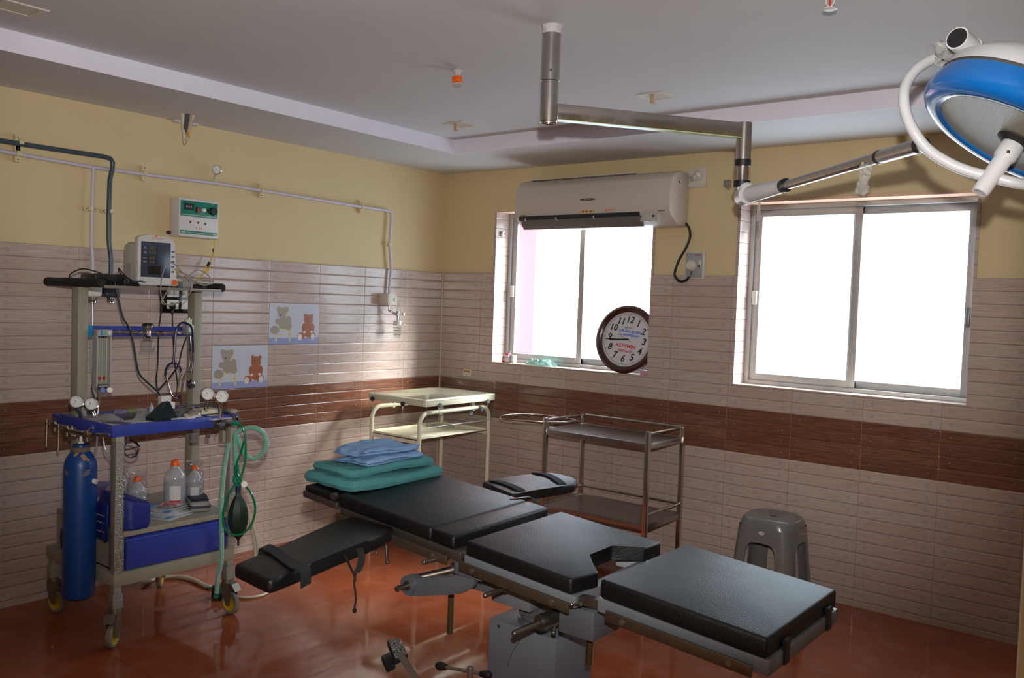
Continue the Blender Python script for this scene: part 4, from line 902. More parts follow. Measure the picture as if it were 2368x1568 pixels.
# casters
tyre = mat('worn_grey_tyre', (128, 118, 108), 0.7, vary=0.15, vscale=30); yhub = mat('yellow_hub', (196, 166, 30), 0.45); zinc = mat('zinc_plate', (138, 134, 124), 0.4, metal=0.8, vary=0.15)
def caster(x, y, ang, wrap):
    st = MB(); st.box(x - 0.016, x + 0.016, y - 0.016, y + 0.016, 0.20, 0.262); st.box(x - 0.022, x + 0.022, y - 0.022, y + 0.022, 0.165, 0.228, bev=0.002)
    c = st.build('caster', grey_p, tr)
    if wrap: b = MB(); b.box(x - 0.0235, x + 0.0235, y - 0.0235, y + 0.0235, 0.164, 0.235); b.build('clear_wrap', _M['wrap_on_post'], c, flat=True)
    D = Vector((math.cos(ang), math.sin(ang), 0)); S = Vector((-D.y, D.x, 0)); O = Vector((x, y, 0)) + D * 0.022; A = O + Vector((0, 0, 0.052))
    b = MB(); b.cyl((x, y, 0.150), (x, y, 0.166), 0.027, n=24)
    for s_ in (-1, 1):
        q = S * s_ * 0.019; t = S * s_ * 0.0025
        poly = [Vector((x, y, 0.150)) - D * 0.022, Vector((x, y, 0.150)) + D * 0.022, O + D * 0.022 + Vector((0, 0, 0.105)), A + D * 0.012 - Vector((0, 0, 0.008)), A - D * 0.012 - Vector((0, 0, 0.008)), Vector((x, y, 0.11)) - D * 0.018]
        b.prism([v + q for v in poly], [v + q + t for v in poly])
    b.prism([Vector((x, y, 0.147)) + D * u + S * v for u, v in ((-.02, -.021), (.045, -.021), (.045, .021), (-.02, .021))], [Vector((x, y, 0.152)) + D * u + S * v for u, v in ((-.02, -.021), (.045, -.021), (.045, .021), (-.02, .021))])
    b.prism([Vector((x, y, 0.118)) + D * u + S * v for u, v in ((.050, -.02), (.072, -.02), (.072, .02), (.050, .02))], [Vector((x, y, 0.150)) + D * u + S * v for u, v in ((.040, -.02), (.046, -.02), (.046, .02), (.040, .02))])
    b.cyl(A - S * 0.027, A + S * 0.027, 0.005, n=10); b.build('caster_fork', zinc, c)
    b = MB(); b.lathe([(0.036, -0.012), (0.046, -0.013), (0.052, -0.008), (0.052, 0.008), (0.046, 0.013), (0.036, 0.012)], A, S, 32, ring=True); b.build('tyre', tyre, c)
    b = MB(); b.lathe([(0, -0.009), (0.030, -0.009), (0.0365, -0.0125), (0.0365, 0.0125), (0.030, 0.009), (0, 0.009)], A, S, 28); b.build('hub', yhub, c)
caster(TX_1 - 0.02, TY_0 + 0.02, -0.9 , True); caster(TX_1 - 0.02, TY_1 - 0.02, 0.15, True)
caster(TX_0 + 0.025, TY_0 + 0.025, 0.25, False); caster(TX_0 + 0.025, TY_1 - 0.025, -0.7, False)
# drawer cabinet on the base
b = MB(); dz = 0.487
b.box(0.20, 0.795, -2.800, -2.255, dz - 0.024, dz, bev=0.002); b.box(0.20, 0.780, -2.800, -2.780, 0.314, dz - 0.02); b.box(0.20, 0.780, -2.278, -2.258, 0.314, dz - 0.02); b.box(0.20, 0.215, -2.78, -2.28, 0.314, dz - 0.02)
b.build('drawer_cabinet', grey_p, tr)
b = MB(); b.slab([(0.770, 0.318), (0.794, 0.318), (0.800, 0.434), (0.786, 0.440), (0.784, 0.450), (0.794, 0.459), (0.770, 0.459)], 'y', -2.776, -2.282, bev=0.0015); b.box(0.25, 0.77, -2.77, -2.29, 0.322, 0.44)
b.build('drawer', blue_p2, tr)
# worktop tray
b = MB(); zt = 0.944
b.box(0.335, 0.808, -2.845, -2.245, zt - 0.012, zt - 0.006)
b.build('worktop', mat('worktop_grey', (128, 122, 112), 0.35, vary=0.1), tr)
b = MB(); b.box(0.796, 0.812, -2.852, -2.385, 0.900, 0.950, bev=0.002); b.box(0.70, 0.812, -2.385, -2.379, 0.900, 0.950); b.box(0.792, 0.806, -2.385, -2.236, 0.938, 0.950)
b.box(0.330, 0.812, -2.856, -2.846, 0.900, 0.950, bev=0.002); b.box(0.330, 0.340, -2.85, -2.24, 0.905, 0.944); b.box(0.340, 0.808, -2.246, -2.236, 0.922, 0.950)
ap = b.build('blue_apron', blue_p2, tr)
b = MB()
for zz in (0.938, 0.914): b.cyl((0.795, -2.857, zz), (0.795, -2.864, zz), 0.006, n=10)
b.build('screws', chrome, ap)
# blue bracket sticking out behind on the left, carrying the cylinder yokes
b = MB(); yb = -2.868
b.slab([(0.28, 0.945), (0.32, 0.950), (0.36, 0.938), (0.66, 0.940), (0.66, 0.905), (0.44, 0.900), (0.34, 0.906), (0.28, 0.912), (0.285, 0.922), (0.33, 0.924), (0.33, 0.934), (0.285, 0.936)], 'y', yb, yb + 0.012, bev=0.001)
b.build('yoke_bracket', blue_p2, tr)
chr2 = mat('dull_chrome', (168, 164, 158), 0.2, metal=1.0, vary=0.2, vscale=40)
for k, (xa, xb) in enumerate((((0.36), 0.56), (0.52, 0.74))):
    b = MB(); y = -2.895 - 0.02 * k
    b.box(xa, xb, y - 0.012, y + 0.012, 0.898, 0.918, bev=0.004); b.cyl((xa + 0.02, y, 0.880), (xa + 0.02, y, 0.925), 0.014); b.cyl((xb - 0.02, y, 0.880), (xb - 0.02, y, 0.925), 0.014)
    b.tube([(xa, y, 0.908), (xa - 0.05, y - 0.005, 0.906)], 0.005, 8); b.tube([(xa - 0.05, y - 0.005, 0.925), (xa - 0.05, y - 0.005, 0.870)], 0.006, 8); b.tube([(xa - 0.05, y - 0.005, 0.872), (xa - 0.048, y - 0.007, 0.80)], 0.0045, 8)
    b.build('cylinder_yoke', chr2, tr)
b = MB(); b.tube([(0.56, -2.905, 0.905), (0.70, -2.90, 0.907), (0.812, -2.868, 0.915)], 0.005, 8); b.tube([(0.715, -2.89, 0.9328), (0.6208, -2.89, 0.8975), (0.5033, -2.89, 0.8604)], 0.005, 8); b.build('link_pipe', chr2, tr)
for (gx, gy, gd, px_, yy, lab) in ((176, 929, 3.97, 0.42, -2.90, ''), (211, 935, 3.85, 0.60, -2.90, '')):
    c = C_ = {176: Vector((0.5242, -2.8703, 1.0224)), 211: Vector((0.5153, -2.8015, 1.0072))}[gx]
    g = gauge_parts(tr, c, (0.80, -0.25, 0.5), 0.030)
    b = MB(); b.tube([{176: Vector((0.523, -2.86, 0.9931)), 211: Vector((0.5016, -2.7886, 0.9759))}[gx], {176: Vector((0.5103, -2.8461, 0.9659)), 211: Vector((0.5088, -2.784, 0.9531))}[gx], {176: Vector((0.498, -2.8322, 0.9308)), 211: Vector((0.5127, -2.7833, 0.9089))}[gx]], 0.0095, 10); b.build('gauge_elbow', chrome, g)
for k, c in enumerate(((0.8273, -2.4239, 1.0597), (0.9488, -2.4298, 1.0598))):
    c = Vector(c); g = gauge_parts(tr, c, (0.93, -0.32, 0.12), 0.030)
    b = MB(); b.tube([c + Vector((-0.008, 0, -0.028)), c + Vector((-0.012, 0, -0.045)), c + Vector((-0.008, 0, -0.075 - 0.02 * k))], 0.009, 10); b.build('gauge_elbow', chrome, g)
# valve block at the right front corner of the tray
b = MB(); b.box(0.70, 0.792, -2.372, -2.250, 0.884, 0.934, bev=0.004); vb = b.build('valve_block', mat('valve_bronze', (104, 92, 84), 0.35, metal=0.8), tr)
b = MB(); b.cyl((0.79, -2.335, 0.918), (0.822, -2.345, 0.912), 0.015); b.cyl((0.79, -2.372, 0.92), (0.79, -2.30, 0.935), 0.006); b.build('valve_knob', chrome, vb)
b = MB(); b.tube([(0.7372, -2.36, 0.8667), (0.7345, -2.36, 0.842)], 0.010, 10); b.build('relief_valve', chrome, vb)
b = MB(); b.tube([(0.7574, -2.33, 0.8765), (0.7549, -2.33, 0.8497)], 0.0022, 6); b.build('chain', chr2, vb)
b = MB(); b.cyl((1.0337, -2.4573, 0.9613), (1.0823, -2.4573, 0.9593), 0.007); b.build('outlet_nipple', chrome, vb)
# rear gusset post at right, behind the tray
b = MB(); b.box(0.64, 0.68, -2.20, -2.165, 0.80, 0.955, bev=0.002); b.slab([(-2.24, 0.86), (-2.17, 0.82), (-2.17, 0.80), (-2.24, 0.80)], 'x', 0.645, 0.675); b.build('side_bracket', grey_p, tr)
b = MB(); b.tube([(0.9624, -2.3594, 0.9822), (0.9883, -2.3653, 0.966), (1.0057, -2.3654, 0.9445)], 0.005, 8); b.ball((0.9791, -2.3725, 0.9675), 0.008, n=10); b.build('wing_screw', chr2, tr)
# under-tray chrome fittings
b = MB(); b.tube([(0.5787, -2.7, 0.8701), (0.5795, -2.7, 0.8449)], 0.008, 8); b.tube([(0.643, -2.7, 0.878), (0.6472, -2.7, 0.865), (0.6257, -2.7, 0.8313), (0.6117, -2.7, 0.7965), (0.65, -2.7, 0.7804), (0.7093, -2.7, 0.7905), (0.7375, -2.7, 0.823), (0.7221, -2.7, 0.8477), (0.6625, -2.7, 0.8554)], 0.005, 8, smooth=3); b.tube([(0.558, -2.7, 0.7951), (0.6639, -2.7, 0.8151), (0.7443, -2.7, 0.8391), (0.7219, -2.7, 0.8515)], 0.004, 8); b.build('pipe_coil', chrome, tr)
b = MB(); b.cyl((0.7704, -2.45, 0.8793), (0.772, -2.45, 0.8357), 0.020, n=18); b.build('vent_valve', clear('valve_plastic', (230, 230, 232), 0.4, 0.1, body=0.25, bodycol=(150, 150, 155)), tr)
# top shelf with foam bumpers
b = MB(); b.box(0.20, 0.615, -2.800, -2.225, 1.530, 1.537, bev=0.002); b.box(0.60, 0.615, -2.800, -2.225, 1.524, 1.532); b.build('top_shelf', mat('shelf_steel', (150, 140, 128), 0.3, metal=0.6), tr)
foam = mat('black_foam', (24, 23, 24), 0.85, bump=0.2, bscale=120)
for y in (-2.812, -2.212):
    b = MB(); b.lathe([(0, 0), (0.016, 0), (0.020, 0.004), (0.020, 0.515 if y < -2.5 else 0.33), (0.016, 0.520 if y < -2.5 else 0.335), (0, 0.520 if y < -2.5 else 0.335)], (0.095 if y < -2.5 else 0.27, y, 1.545), (1, 0, 0), 24); b.build('foam_grip', foam, tr)
# flow panel across the tall posts
XF = 0.36
b = MB(); q = [(0.37, -2.7677, 1.3498), (0.37, -2.2209, 1.3416), (0.37, -2.767, 1.2986), (0.37, -2.22, 1.298)]
b.slab([(-2.790, 1.34984), (-2.235, 1.34381), (-2.235, 1.29799), (-2.790, 1.29862)], 'x', 0.362, 0.368); pn = b.build('back_panel', blue_p2, tr)
b = MB(); b.slab([(-2.790, 1.34984), (-2.73, 1.34989), (-2.73, 1.29817), (-2.790, 1.29862)], 'x', 0.3685, 0.3705); b.build('sky_blue_plate', mat('sky_blue_paint', (44, 140, 190), 0.3), pn)
b = MB(); pp = [(0.4, -2.7226, 1.3216), (0.4, -2.2507, 1.3149)]
b.cyl(pp[0], pp[1], 0.0085, n=16)
for t in (0.22, 0.38, 0.45, 0.62, 0.70, 0.97): c = Vector(pp[0]).lerp(Vector(pp[1]), t); b.cyl(c - Vector((0, 0.006, 0)), c + Vector((0, 0.006, 0)), 0.012, n=12)
b.build('chrome_pipe', chrome, tr)
# rotameter
c0 = Vector((0.42, -2.7386, 1.3344)); c1 = Vector((0.42, -2.6703, 1.0726))
y0, y1, zb, zt_ = c0.y, c1.y, c1.z, c0.z
b = MB(); b.box(0.395, 0.43, y0, y0 + 0.006, zb, zt_); b.box(0.395, 0.43, y1 - 0.006, y1, zb, zt_); b.box(0.393, 0.397, y0, y1, zb, zt_); b.box(0.393, 0.436, y0, y1, zt_ - 0.030, zt_, bev=0.002); fm = b.build('flow_meter', mat('flowmeter_grey', (168, 166, 164), 0.35), tr)
b = MB(); b.box(0.399, 0.402, y0 + 0.006, y1 - 0.006, zb + 0.012, zt_ - 0.03); b.build('scale_plate', mat('scale_cream', (186, 182, 168), 0.4), fm)
b = MB(); b.box(0.4362, 0.437, y0 + 0.014, y0 + 0.022, zt_ - 0.027, zt_ - 0.004); b.build('blue_mark', mat('blue_sticker', (30, 130, 200), 0.4), fm)
b = MB(); b.box(0.4362, 0.437, y0 + 0.027, y0 + 0.040, zt_ - 0.024, zt_ - 0.008); b.build('green_mark', mat('green_sticker', (110, 170, 130), 0.4), fm)
for yy in (y0 + 0.024, y1 - 0.024):
    b = MB(); b.cyl((0.412, yy, zb + 0.014), (0.412, yy, zt_ - 0.032), 0.007, n=14); tb = b.build('flow_tube', glass, fm)
    b = MB(); b.cyl((0.412, yy, zb + 0.030), (0.412, yy, zb + 0.044), 0.0045, 0.0065, n=10); b.build('red_float', mat('red_float', (196, 30, 36), 0.3), tb)
    b = MB(); b.cyl((0.412, yy, zt_ - 0.032), (0.412, yy, zt_ - 0.038), 0.010, n=12); b.build('tube_cap', black, tb)
b = MB()
for k in range(24):
    for yy, w_ in ((y0 + 0.014, 0.005), (y0 + 0.038, 0.005), (y1 - 0.014, 0.004)): b.box(0.402, 0.4028, yy - w_ / 2, yy + w_ / 2, zb + 0.05 + k * 0.009, zb + 0.0508 + k * 0.009)
o_ = b.build('scale_marks', dark_print, fm); o_['kind'] = 'stuff'
b = MB(); b.tube([(0.415, y0 + 0.012, zb - 0.002), (0.415, y1 - 0.012, zb - 0.002)], 0.014, 14); b.tube([(0.415, y0 + 0.02, zb - 0.014), (0.415, y1 - 0.02, zb - 0.014)], 0.011, 12); b.build('valve_base', chrome, fm)
b = MB(); b.cyl((0.4509, -2.7219, 1.0623), (0.4885, -2.7367, 1.0646), 0.011, n=16); b.build('blue_knob', mat('blue_knob', (20, 90, 190), 0.3), fm)
b = MB(); b.cyl((0.4741, -2.7036, 1.0614), (0.5129, -2.7173, 1.0657), 0.012, n=16); b.build('white_knob', white, fm)
b = MB(); b.box(0.436, 0.4365, y1 - 0.018, y1 - 0.008, zt_ - 0.022, zt_ - 0.006); b.build('letter_plate', gauge_face, fm)
b = MB(); b.tube([(0.4, -2.7124, 1.0492), (0.4, -2.7096, 0.9991), (0.4, -2.7148, 0.9496), (0.4, -2.7362, 0.9115)], 0.005, 8); b.tube([(0.38, -2.733, 1.0784), (0.38, -2.7307, 1.0584), (0.38, -2.7159, 1.0076), (0.38, -2.7091, 0.9571)], 0.005, 8); b.build('outlet_pipe', chr2, fm)
# glass humidifier jar
jc = Vector((0.42, -2.4899, 1.3338))
b = MB(); b.lathe([(0, 0.024), (0.024, 0.024), (0.026, 0.018), (0.024, 0.006), (0.015, 0.002), (0.013, -0.024), (0.017, -0.034), (0.022, -0.040), (0, -0.040)], jc, n=24); jt = b.build('humidifier_head', chrome, tr)
b = MB(); b.lathe([(0, 0.030), (0.022, 0.030), (0.0265, 0.022), (0.0265, 0.014), (0, 0.014)], jc, n=12); b.build('black_cap', black, jt)
b = MB(); b.lathe([(0.024, -0.036), (0.024, -0.048), (0.033, -0.058), (0.034, -0.098), (0.026, -0.108), (0, -0.108)], jc, n=28); b.build('glass_jar', glass, jt)
# bag valve block on the right tall post
vc = Vector((0.44, -2.2873, 1.3342))
b = MB(); b.box(vc.x - 0.03, vc.x + 0.012, vc.y - 0.020, vc.y + 0.020, vc.z - 0.026, vc.z + 0.024, bev=0.003); vv = b.build('selector_block', mat('aluminium_block', (168, 168, 168), 0.35, metal=0.6), tr)
b = MB(); b.box(vc.x + 0.0122, vc.x + 0.0132, vc.y - 0.009, vc.y + 0.010, vc.z - 0.012, vc.z + 0.010); b.build('tick_label', mat('pale_label', (206, 220, 210), 0.5), vv)
b = MB(); b.cyl((vc.x - 0.01, vc.y, vc.z + 0.024), (vc.x - 0.01, vc.y, vc.z + 0.050), 0.019, n=20); b.build('cream_knob', offw, vv)
b = MB(); b.cyl((vc.x - 0.01, vc.y, vc.z + 0.050), (vc.x - 0.01, vc.y, vc.z + 0.056), 0.008, n=12); b.build('chrome_nut', chrome, vv)
b = MB(); b.tube([(0.43, -2.2758, 1.3016), (0.43, -2.2714, 1.2092), (0.43, -2.2749, 1.1556), (0.43, -2.3085, 1.0863), (0.43, -2.3141, 1.0181), (0.43, -2.3128, 0.9581)], 0.0055, 8); b.build('drop_pipe', chrome, vv)

# ------------------------------------------------------------- blue oxygen cylinder
CX, CY = 0.642, -2.905
r = thing('oxygen_cylinder', 'tall royal blue oxygen cylinder hanging from the trolley yoke', 'gas cylinder', (CX, CY, 0.193))
def cyl_paint():
    m = mat('cylinder_blue', (12, 66, 140), 0.38, vary=0.12, vscale=9); nt = m.node_tree; b_ = nt.nodes['Principled BSDF']; N = Nodes(nt)
    tc = nt.nodes.new('ShaderNodeTexCoord'); n = nt.nodes.new('ShaderNodeTexNoise'); n.inputs['Scale'].default_value = 11; n.inputs['Detail'].default_value = 3; nt.links.new(tc.outputs['Object'], n.inputs['Vector'])
    sp = nt.nodes.new('ShaderNodeSeparateXYZ'); nt.links.new(tc.outputs['Object'], sp.inputs[0])
    n.inputs['Scale'].default_value = 26; f = N.m('MULTIPLY', N.m('MINIMUM', N.m('MAXIMUM', N.m('MULTIPLY', N.m('SUBTRACT', n.outputs['Fac'], 0.57), 30.0), 0.0), 1.0), N.m('MINIMUM', N.m('MAXIMUM', N.m('MULTIPLY', N.m('SUBTRACT', sp.outputs[2], 0.52), 14.0), 0.0), 1.0))
    src = b_.inputs['Base Color'].links[0].from_socket
    nt.links.new(N.mix(N.m('MULTIPLY', f, 0.9), src, lin((170, 140, 90))), b_.inputs['Base Color']); return m
b = MB(); b.lathe([(0, 0.0), (0.045, 0.0), (0.060, 0.010), (0.0655, 0.028), (0.0655, 0.570), (0.060, 0.600), (0.044, 0.626), (0.036, 0.634)], (CX, CY, 0.193), n=48); b.build('cylinder_body', cyl_paint(), r)
b = MB(); b.lathe([(0.036, 0.632), (0.036, 0.652), (0.030, 0.654)], (CX, CY, 0.193), n=32); b.build('neck_ring', mat('rusty_neck', (110, 96, 82), 0.8, bump=0.5, bscale=90, vary=0.3, vscale=60), r)
b = MB(); b.lathe([(0.033, 0.652), (0.032, 0.662), (0.020, 0.668), (0, 0.668)], (CX, CY, 0.193), n=32); b.build('shoulder_cap', mat('cap_blue', (24, 62, 120), 0.4), r)
b = MB(); b.lathe([(0, 0.664), (0.012, 0.666), (0.012, 0.674), (0.006, 0.676), (0.006, 0.70), (0, 0.70)], (CX, CY, 0.193), n=16); b.build('valve_stem', white, r)

# ------------------------------------------------------------- monitor and clutter on the top shelf
SH = 1.537
r = thing('patient_monitor', 'grey white vital signs monitor with a dark display and orange button', 'monitor', (0.48, -2.53, SH))
MX, MY0, MY1, MZ0, MZ1 = 0.565, -2.62386, -2.43961, SH + 0.006, 1.77222
sh_ = mat('monitor_shell', (196, 194, 192), 0.4); MW = MY1 - MY0; MH = MZ1 - MZ0
top = [(MY0, MZ0 + 0.02), (MY0 + 0.008, MZ0), (MY1 + 0.010, MZ0), (MY1 + 0.016, MZ0 + 0.012), (MY1 + 0.010, MZ0 + 0.036), (MY1, MZ0 + 0.045), (MY1, MZ1 - 0.035), (MY1 - 0.015, MZ1 - 0.014), (MY1 - 0.05, MZ1), (MY0 + 0.05, MZ1 + 0.004), (MY0 + 0.01, MZ1 - 0.006), (MY0, MZ1 - 0.014)]
b = MB(); b.slab(top, 'x', MX - 0.035, MX, bev=0.005); b.build('bezel', sh_, r)
b = MB(); b.slab([(MY0 + 0.008, MZ0 + 0.002), (MY1 - 0.008, MZ0 + 0.002), (MY1 - 0.008, MZ1 - 0.05), (MY1 - 0.03, MZ1 - 0.03), (MY0 + 0.03, MZ1 - 0.03), (MY0 + 0.008, MZ1 - 0.05)], 'x', MX - 0.145, MX - 0.03, bev=0.008); bk_ = b.build('back_shell', mat('monitor_back', (176, 174, 168), 0.45), r)
b = MB(); b.box(MX - 0.11, MX - 0.075, MY0 + 0.0066, MY0 + 0.0078, MZ0 + 0.055, MZ0 + 0.10); b.build('rating_label', mat('grey_label', (156, 154, 150), 0.5), bk_)
sy0, sy1, sz0, sz1 = MY0 + 0.014, MY1 - 0.026, MZ0 + 0.038, MZ1 - 0.030
b = MB(); b.box(MX, MX + 0.0012, sy0, sy1, sz0, sz1, bev=0.0005); scn = b.build('display', mat('display_slate', (52, 62, 82), 0.25), r)
SWW, SHH = sy1 - sy0, sz1 - sz0
seg = mat('unlit_segments', (104, 94, 78), 0.5)
for k, (zz, s_) in enumerate(((0.83, 0.024), (0.70, 0.024), (0.54, 0.020), (0.43, 0.020))):
    b = MB(); b.box(MX + 0.0012, MX + 0.0016, sy0 + SWW * 0.22, sy0 + SWW * 0.52, sz0 + SHH * (zz - 0.055), sz0 + SHH * (zz + 0.055)); dg_ = b.build('digit_window', mat('digit_window', (34, 34, 36), 0.3), scn)
    text('digits', '888', s_, (MX + 0.0018, sy0 + SWW * 0.37, sz0 + SHH * zz), (0, 1, 0), (0, 0, 1), seg, scn, 0.0002)
    text('reading_name', ('SYS\nmmHg', 'DIA\nmmHg', '%SpO2', 'PR bpm')[k], 0.0052, (MX + 0.0015, sy0 + SWW * 0.13, sz0 + SHH * zz), (0, 1, 0), (0, 0, 1), gauge_face, scn, 0.0002)
b = MB(); b.box(MX + 0.0012, MX + 0.0016, sy0 + SWW * 0.23, sy0 + SWW * 0.66, sz0 + SHH * 0.08, sz0 + SHH * 0.31); b.build('small_screen', mat('small_screen', (34, 30, 28), 0.15), scn)
b = MB(); b.box(MX + 0.0012, MX + 0.0016, sy0 + SWW * 0.58, sy0 + SWW * 0.74, sz0 + SHH * 0.71, sz0 + SHH * 0.80); b.box(MX + 0.0012, MX + 0.0016, sy0 + SWW * 0.60, sy0 + SWW * 0.64, sz0 + SHH * 0.38, sz0 + SHH * 0.51); b.build('bar_display', mat('bar_display', (70, 60, 56), 0.3), scn)
for k in range(5):
    b = MB(); zc_ = sz0 + SHH * (0.76 - 0.145 * k); b.box(MX - 0.002, MX + 0.004, MY1 - 0.021, MY1 - 0.006, zc_ - 0.004, zc_ + 0.004, bev=0.003); b.build('side_button', mat('button_blue', (40, 84, 160), 0.4) if k == 0 else mat('button_slate', (84, 92, 112), 0.4), r)
for k in range(3):
    b = MB(); yc_ = sy0 + 0.010 + k * 0.026; b.box(MX - 0.002, MX + 0.003, yc_, yc_ + 0.019, MZ0 + 0.018, MZ0 + 0.028, bev=0.003); b.build('front_button', sh_, r)
b = MB(); b.cyl((MX - 0.002, MY1 - 0.004, MZ0 + 0.018), (MX + 0.005, MY1 - 0.004, MZ0 + 0.018), 0.013, n=24); b.build('orange_button', orange, r)
b = MB(); b.ball((MX, (MY0 + MY1) / 2 - 0.004, MZ1 - 0.003), 0.006, (0.3, 1, 1)); b.build('orange_mark', saffron, r)
text('lettering', 'VITAL SIGNS', 0.007, (MX + 0.0006, (MY0 + MY1) / 2, MZ1 - 0.013), (0, 1, 0), (0, 0, 1), saffron, r, 0.0003, width=0.06)
for s_ in (0.012, MW - 0.02): b = MB(); b.box(MX - 0.12, MX - 0.02, MY0 + s_, MY0 + s_ + 0.012, SH, MZ0 + 0.004); b.build('foot', rubber, r)
# adapter and coils
ac_ = (0.45, -2.79, 1.5716)
r = thing('power_adapter', 'black power adapter lying at the left end of the top shelf', 'adapter', (0.42, ac_[1], SH))
b = MB(); b.box(0.36, 0.50, -2.785, -2.650, SH, SH + 0.050, bev=0.006); b.build('adapter_case', black, r)
b = MB(); b.tube([(0.48, -2.874, 1.553), (0.48, -2.8891, 1.5675), (0.48, -2.8745, 1.5869), (0.48, -2.8335, 1.6041), (0.48, -2.7799, 1.5973), (0.48, -2.7467, 1.5873)], 0.003, 7, smooth=5); b.tube([(0.53, -2.7771, 1.5729), (0.53, -2.742, 1.563), (0.53, -2.7182, 1.5543), (0.53, -2.7102, 1.5469), (0.53, -2.7016, 1.5085), (0.53, -2.6888, 1.4603), (0.53, -2.6696, 1.3923), (0.53, -2.6425, 1.3492), (0.53, -2.6208, 1.2839), (0.53, -2.598, 1.1642), (0.53, -2.5763, 1.1194), (0.53, -2.5027, 1.053), (0.53, -2.4806, 1.0272)], 0.0048, 8, smooth=4); b.build('lead', cable_b, r)
b = MB()
b.tube([(0.56, -2.6578, 1.5494), (0.56, -2.6783, 1.568), (0.56, -2.7047, 1.5957), (0.56, -2.7109, 1.6146), (0.56, -2.6968, 1.6), (0.56, -2.6745, 1.5778), (0.56, -2.6377, 1.556)], 0.003, 7, smooth=5)
for k in range(5):
    rnd = random.Random(k); y_ = -2.665 + 0.012 * k
    b.tube([(0.56 + 0.03 * math.cos(t * PI / 6 + k), y_ + 0.052 * math.sin(t * PI / 6 + k * 0.4), SH + 0.006 + 0.004 * k + 0.004 * math.sin(3 * t + k)) for t in range(12)], 0.0028, 6, closed=True, smooth=3)
tag(b.build('cable_coil', cable_b), 'untidy coil of thin black cable on the shelf beside the monitor', 'cable')
gcab = mat('grey_sensor_cable', (150, 144, 132), 0.45)
r = thing('sensor_cable', 'looped grey sensor cable hanging over the shelf edge beside the monitor', 'cable', (0.55, -2.33, SH))
b = MB()
b.tube([(0.62, -2.4995, 1.5385), (0.62, -2.5243, 1.4961), (0.62, -2.5364, 1.4661), (0.62, -2.5129, 1.4587), (0.62, -2.4591, 1.4678), (0.62, -2.4157, 1.493), (0.62, -2.3897, 1.5262), (0.62, -2.3951, 1.5665), (0.62, -2.4224, 1.5957), (0.62, -2.4537, 1.6243), (0.62, -2.4802, 1.6468), (0.62, -2.5039, 1.6495), (0.62, -2.5268, 1.6205), (0.62, -2.5405, 1.5647), (0.62, -2.5414, 1.5055), (0.62, -2.5237, 1.4664), (0.62, -2.4914, 1.4551), (0.62, -2.4483, 1.47)], 0.0026, 7, smooth=5)
b.tube([(0.57, -2.4438, 1.6246), (0.57, -2.3992, 1.6065), (0.57, -2.342, 1.5721), (0.57, -2.2956, 1.5532), (0.57, -2.2608, 1.5629), (0.57, -2.2639, 1.5962), (0.57, -2.2971, 1.6197), (0.57, -2.3318, 1.6242), (0.57, -2.3654, 1.602), (0.57, -2.3986, 1.58), (0.57, -2.4277, 1.5889)], 0.0026, 7, smooth=5)
b.tube([(0.54, -2.4282, 1.6171), (0.54, -2.3698, 1.6036), (0.54, -2.3007, 1.5838), (0.54, -2.2301, 1.5763), (0.54, -2.225, 1.5638), (0.54, -2.2768, 1.5576), (0.54, -2.3463, 1.5674), (0.54, -2.3831, 1.5906), (0.54, -2.3687, 1.55), (0.54, -2.3118, 1.5625), (0.54, -2.2539, 1.5795), (0.54, -2.2182, 1.5768)], 0.0026, 7, smooth=5)
b.tube([(0.56, -2.4481, 1.5879), (0.56, -2.415, 1.5833), (0.56, -2.3816, 1.5909), (0.56, -2.3358, 1.5681), (0.56, -2.2777, 1.5579), (0.56, -2.2475, 1.5716), (0.56, -2.2899, 1.5783), (0.56, -2.3404, 1.572)], 0.0024, 7, smooth=5)
b.build('cable', gcab, r)
b = MB(); c = (0.55, -2.3685, 1.5749); b.box(c[0] - 0.03, c[0] + 0.02, c[1] - 0.035, c[1] + 0.02, SH, SH + 0.032, bev=0.004); b.build('sensor_box', mat('sensor_grey', (140, 140, 138), 0.4), r)
b = MB(); c = (0.56, -2.4311, 1.613); b.cyl((c[0], c[1] - 0.012, c[2] + 0.003), (c[0], c[1] + 0.012, c[2] - 0.003), 0.005, n=10); b.build('yellow_plug', yel, r)
r = thing('tube_roll', 'thin black tube lying at the right end of the top shelf', 'tube', (0.4, -2.27, SH)); b = MB(); b.cyl((0.42, -2.36, SH + 0.006), (0.52, -2.24, SH + 0.006), 0.006); b.build('tube_body', black, r)
# loose leads behind the flow panel
b = MB(); b.tube([(0.3, -2.3502, 1.5297), (0.3, -2.3534, 1.4609), (0.3, -2.3588, 1.3858), (0.3, -2.3669, 1.3321), (0.3, -2.3675, 1.2462), (0.3, -2.37, 1.1387), (0.3, -2.3756, 1.0743), (0.3, -2.363, 1.0197), (0.3, -2.3488, 0.9951)], 0.0036, 7, smooth=4)
tag(b.build('monitor_lead', cable_b), 'thin black lead falling behind the blue panel, left of the plug lead', 'cable')
b = MB(); b.tube([(0.32, -2.2231, 1.2932), (0.32, -2.2414, 1.2561), (0.32, -2.257, 1.2017), (0.32, -2.2678, 1.1539), (0.32, -2.3089, 1.0945), (0.32, -2.3543, 1.0491), (0.32, -2.379, 1.0225)], 0.0036, 7, smooth=4)
tag(b.build('slanted_lead', cable_b), 'black lead slanting down from the right post behind the stethoscope', 'cable')
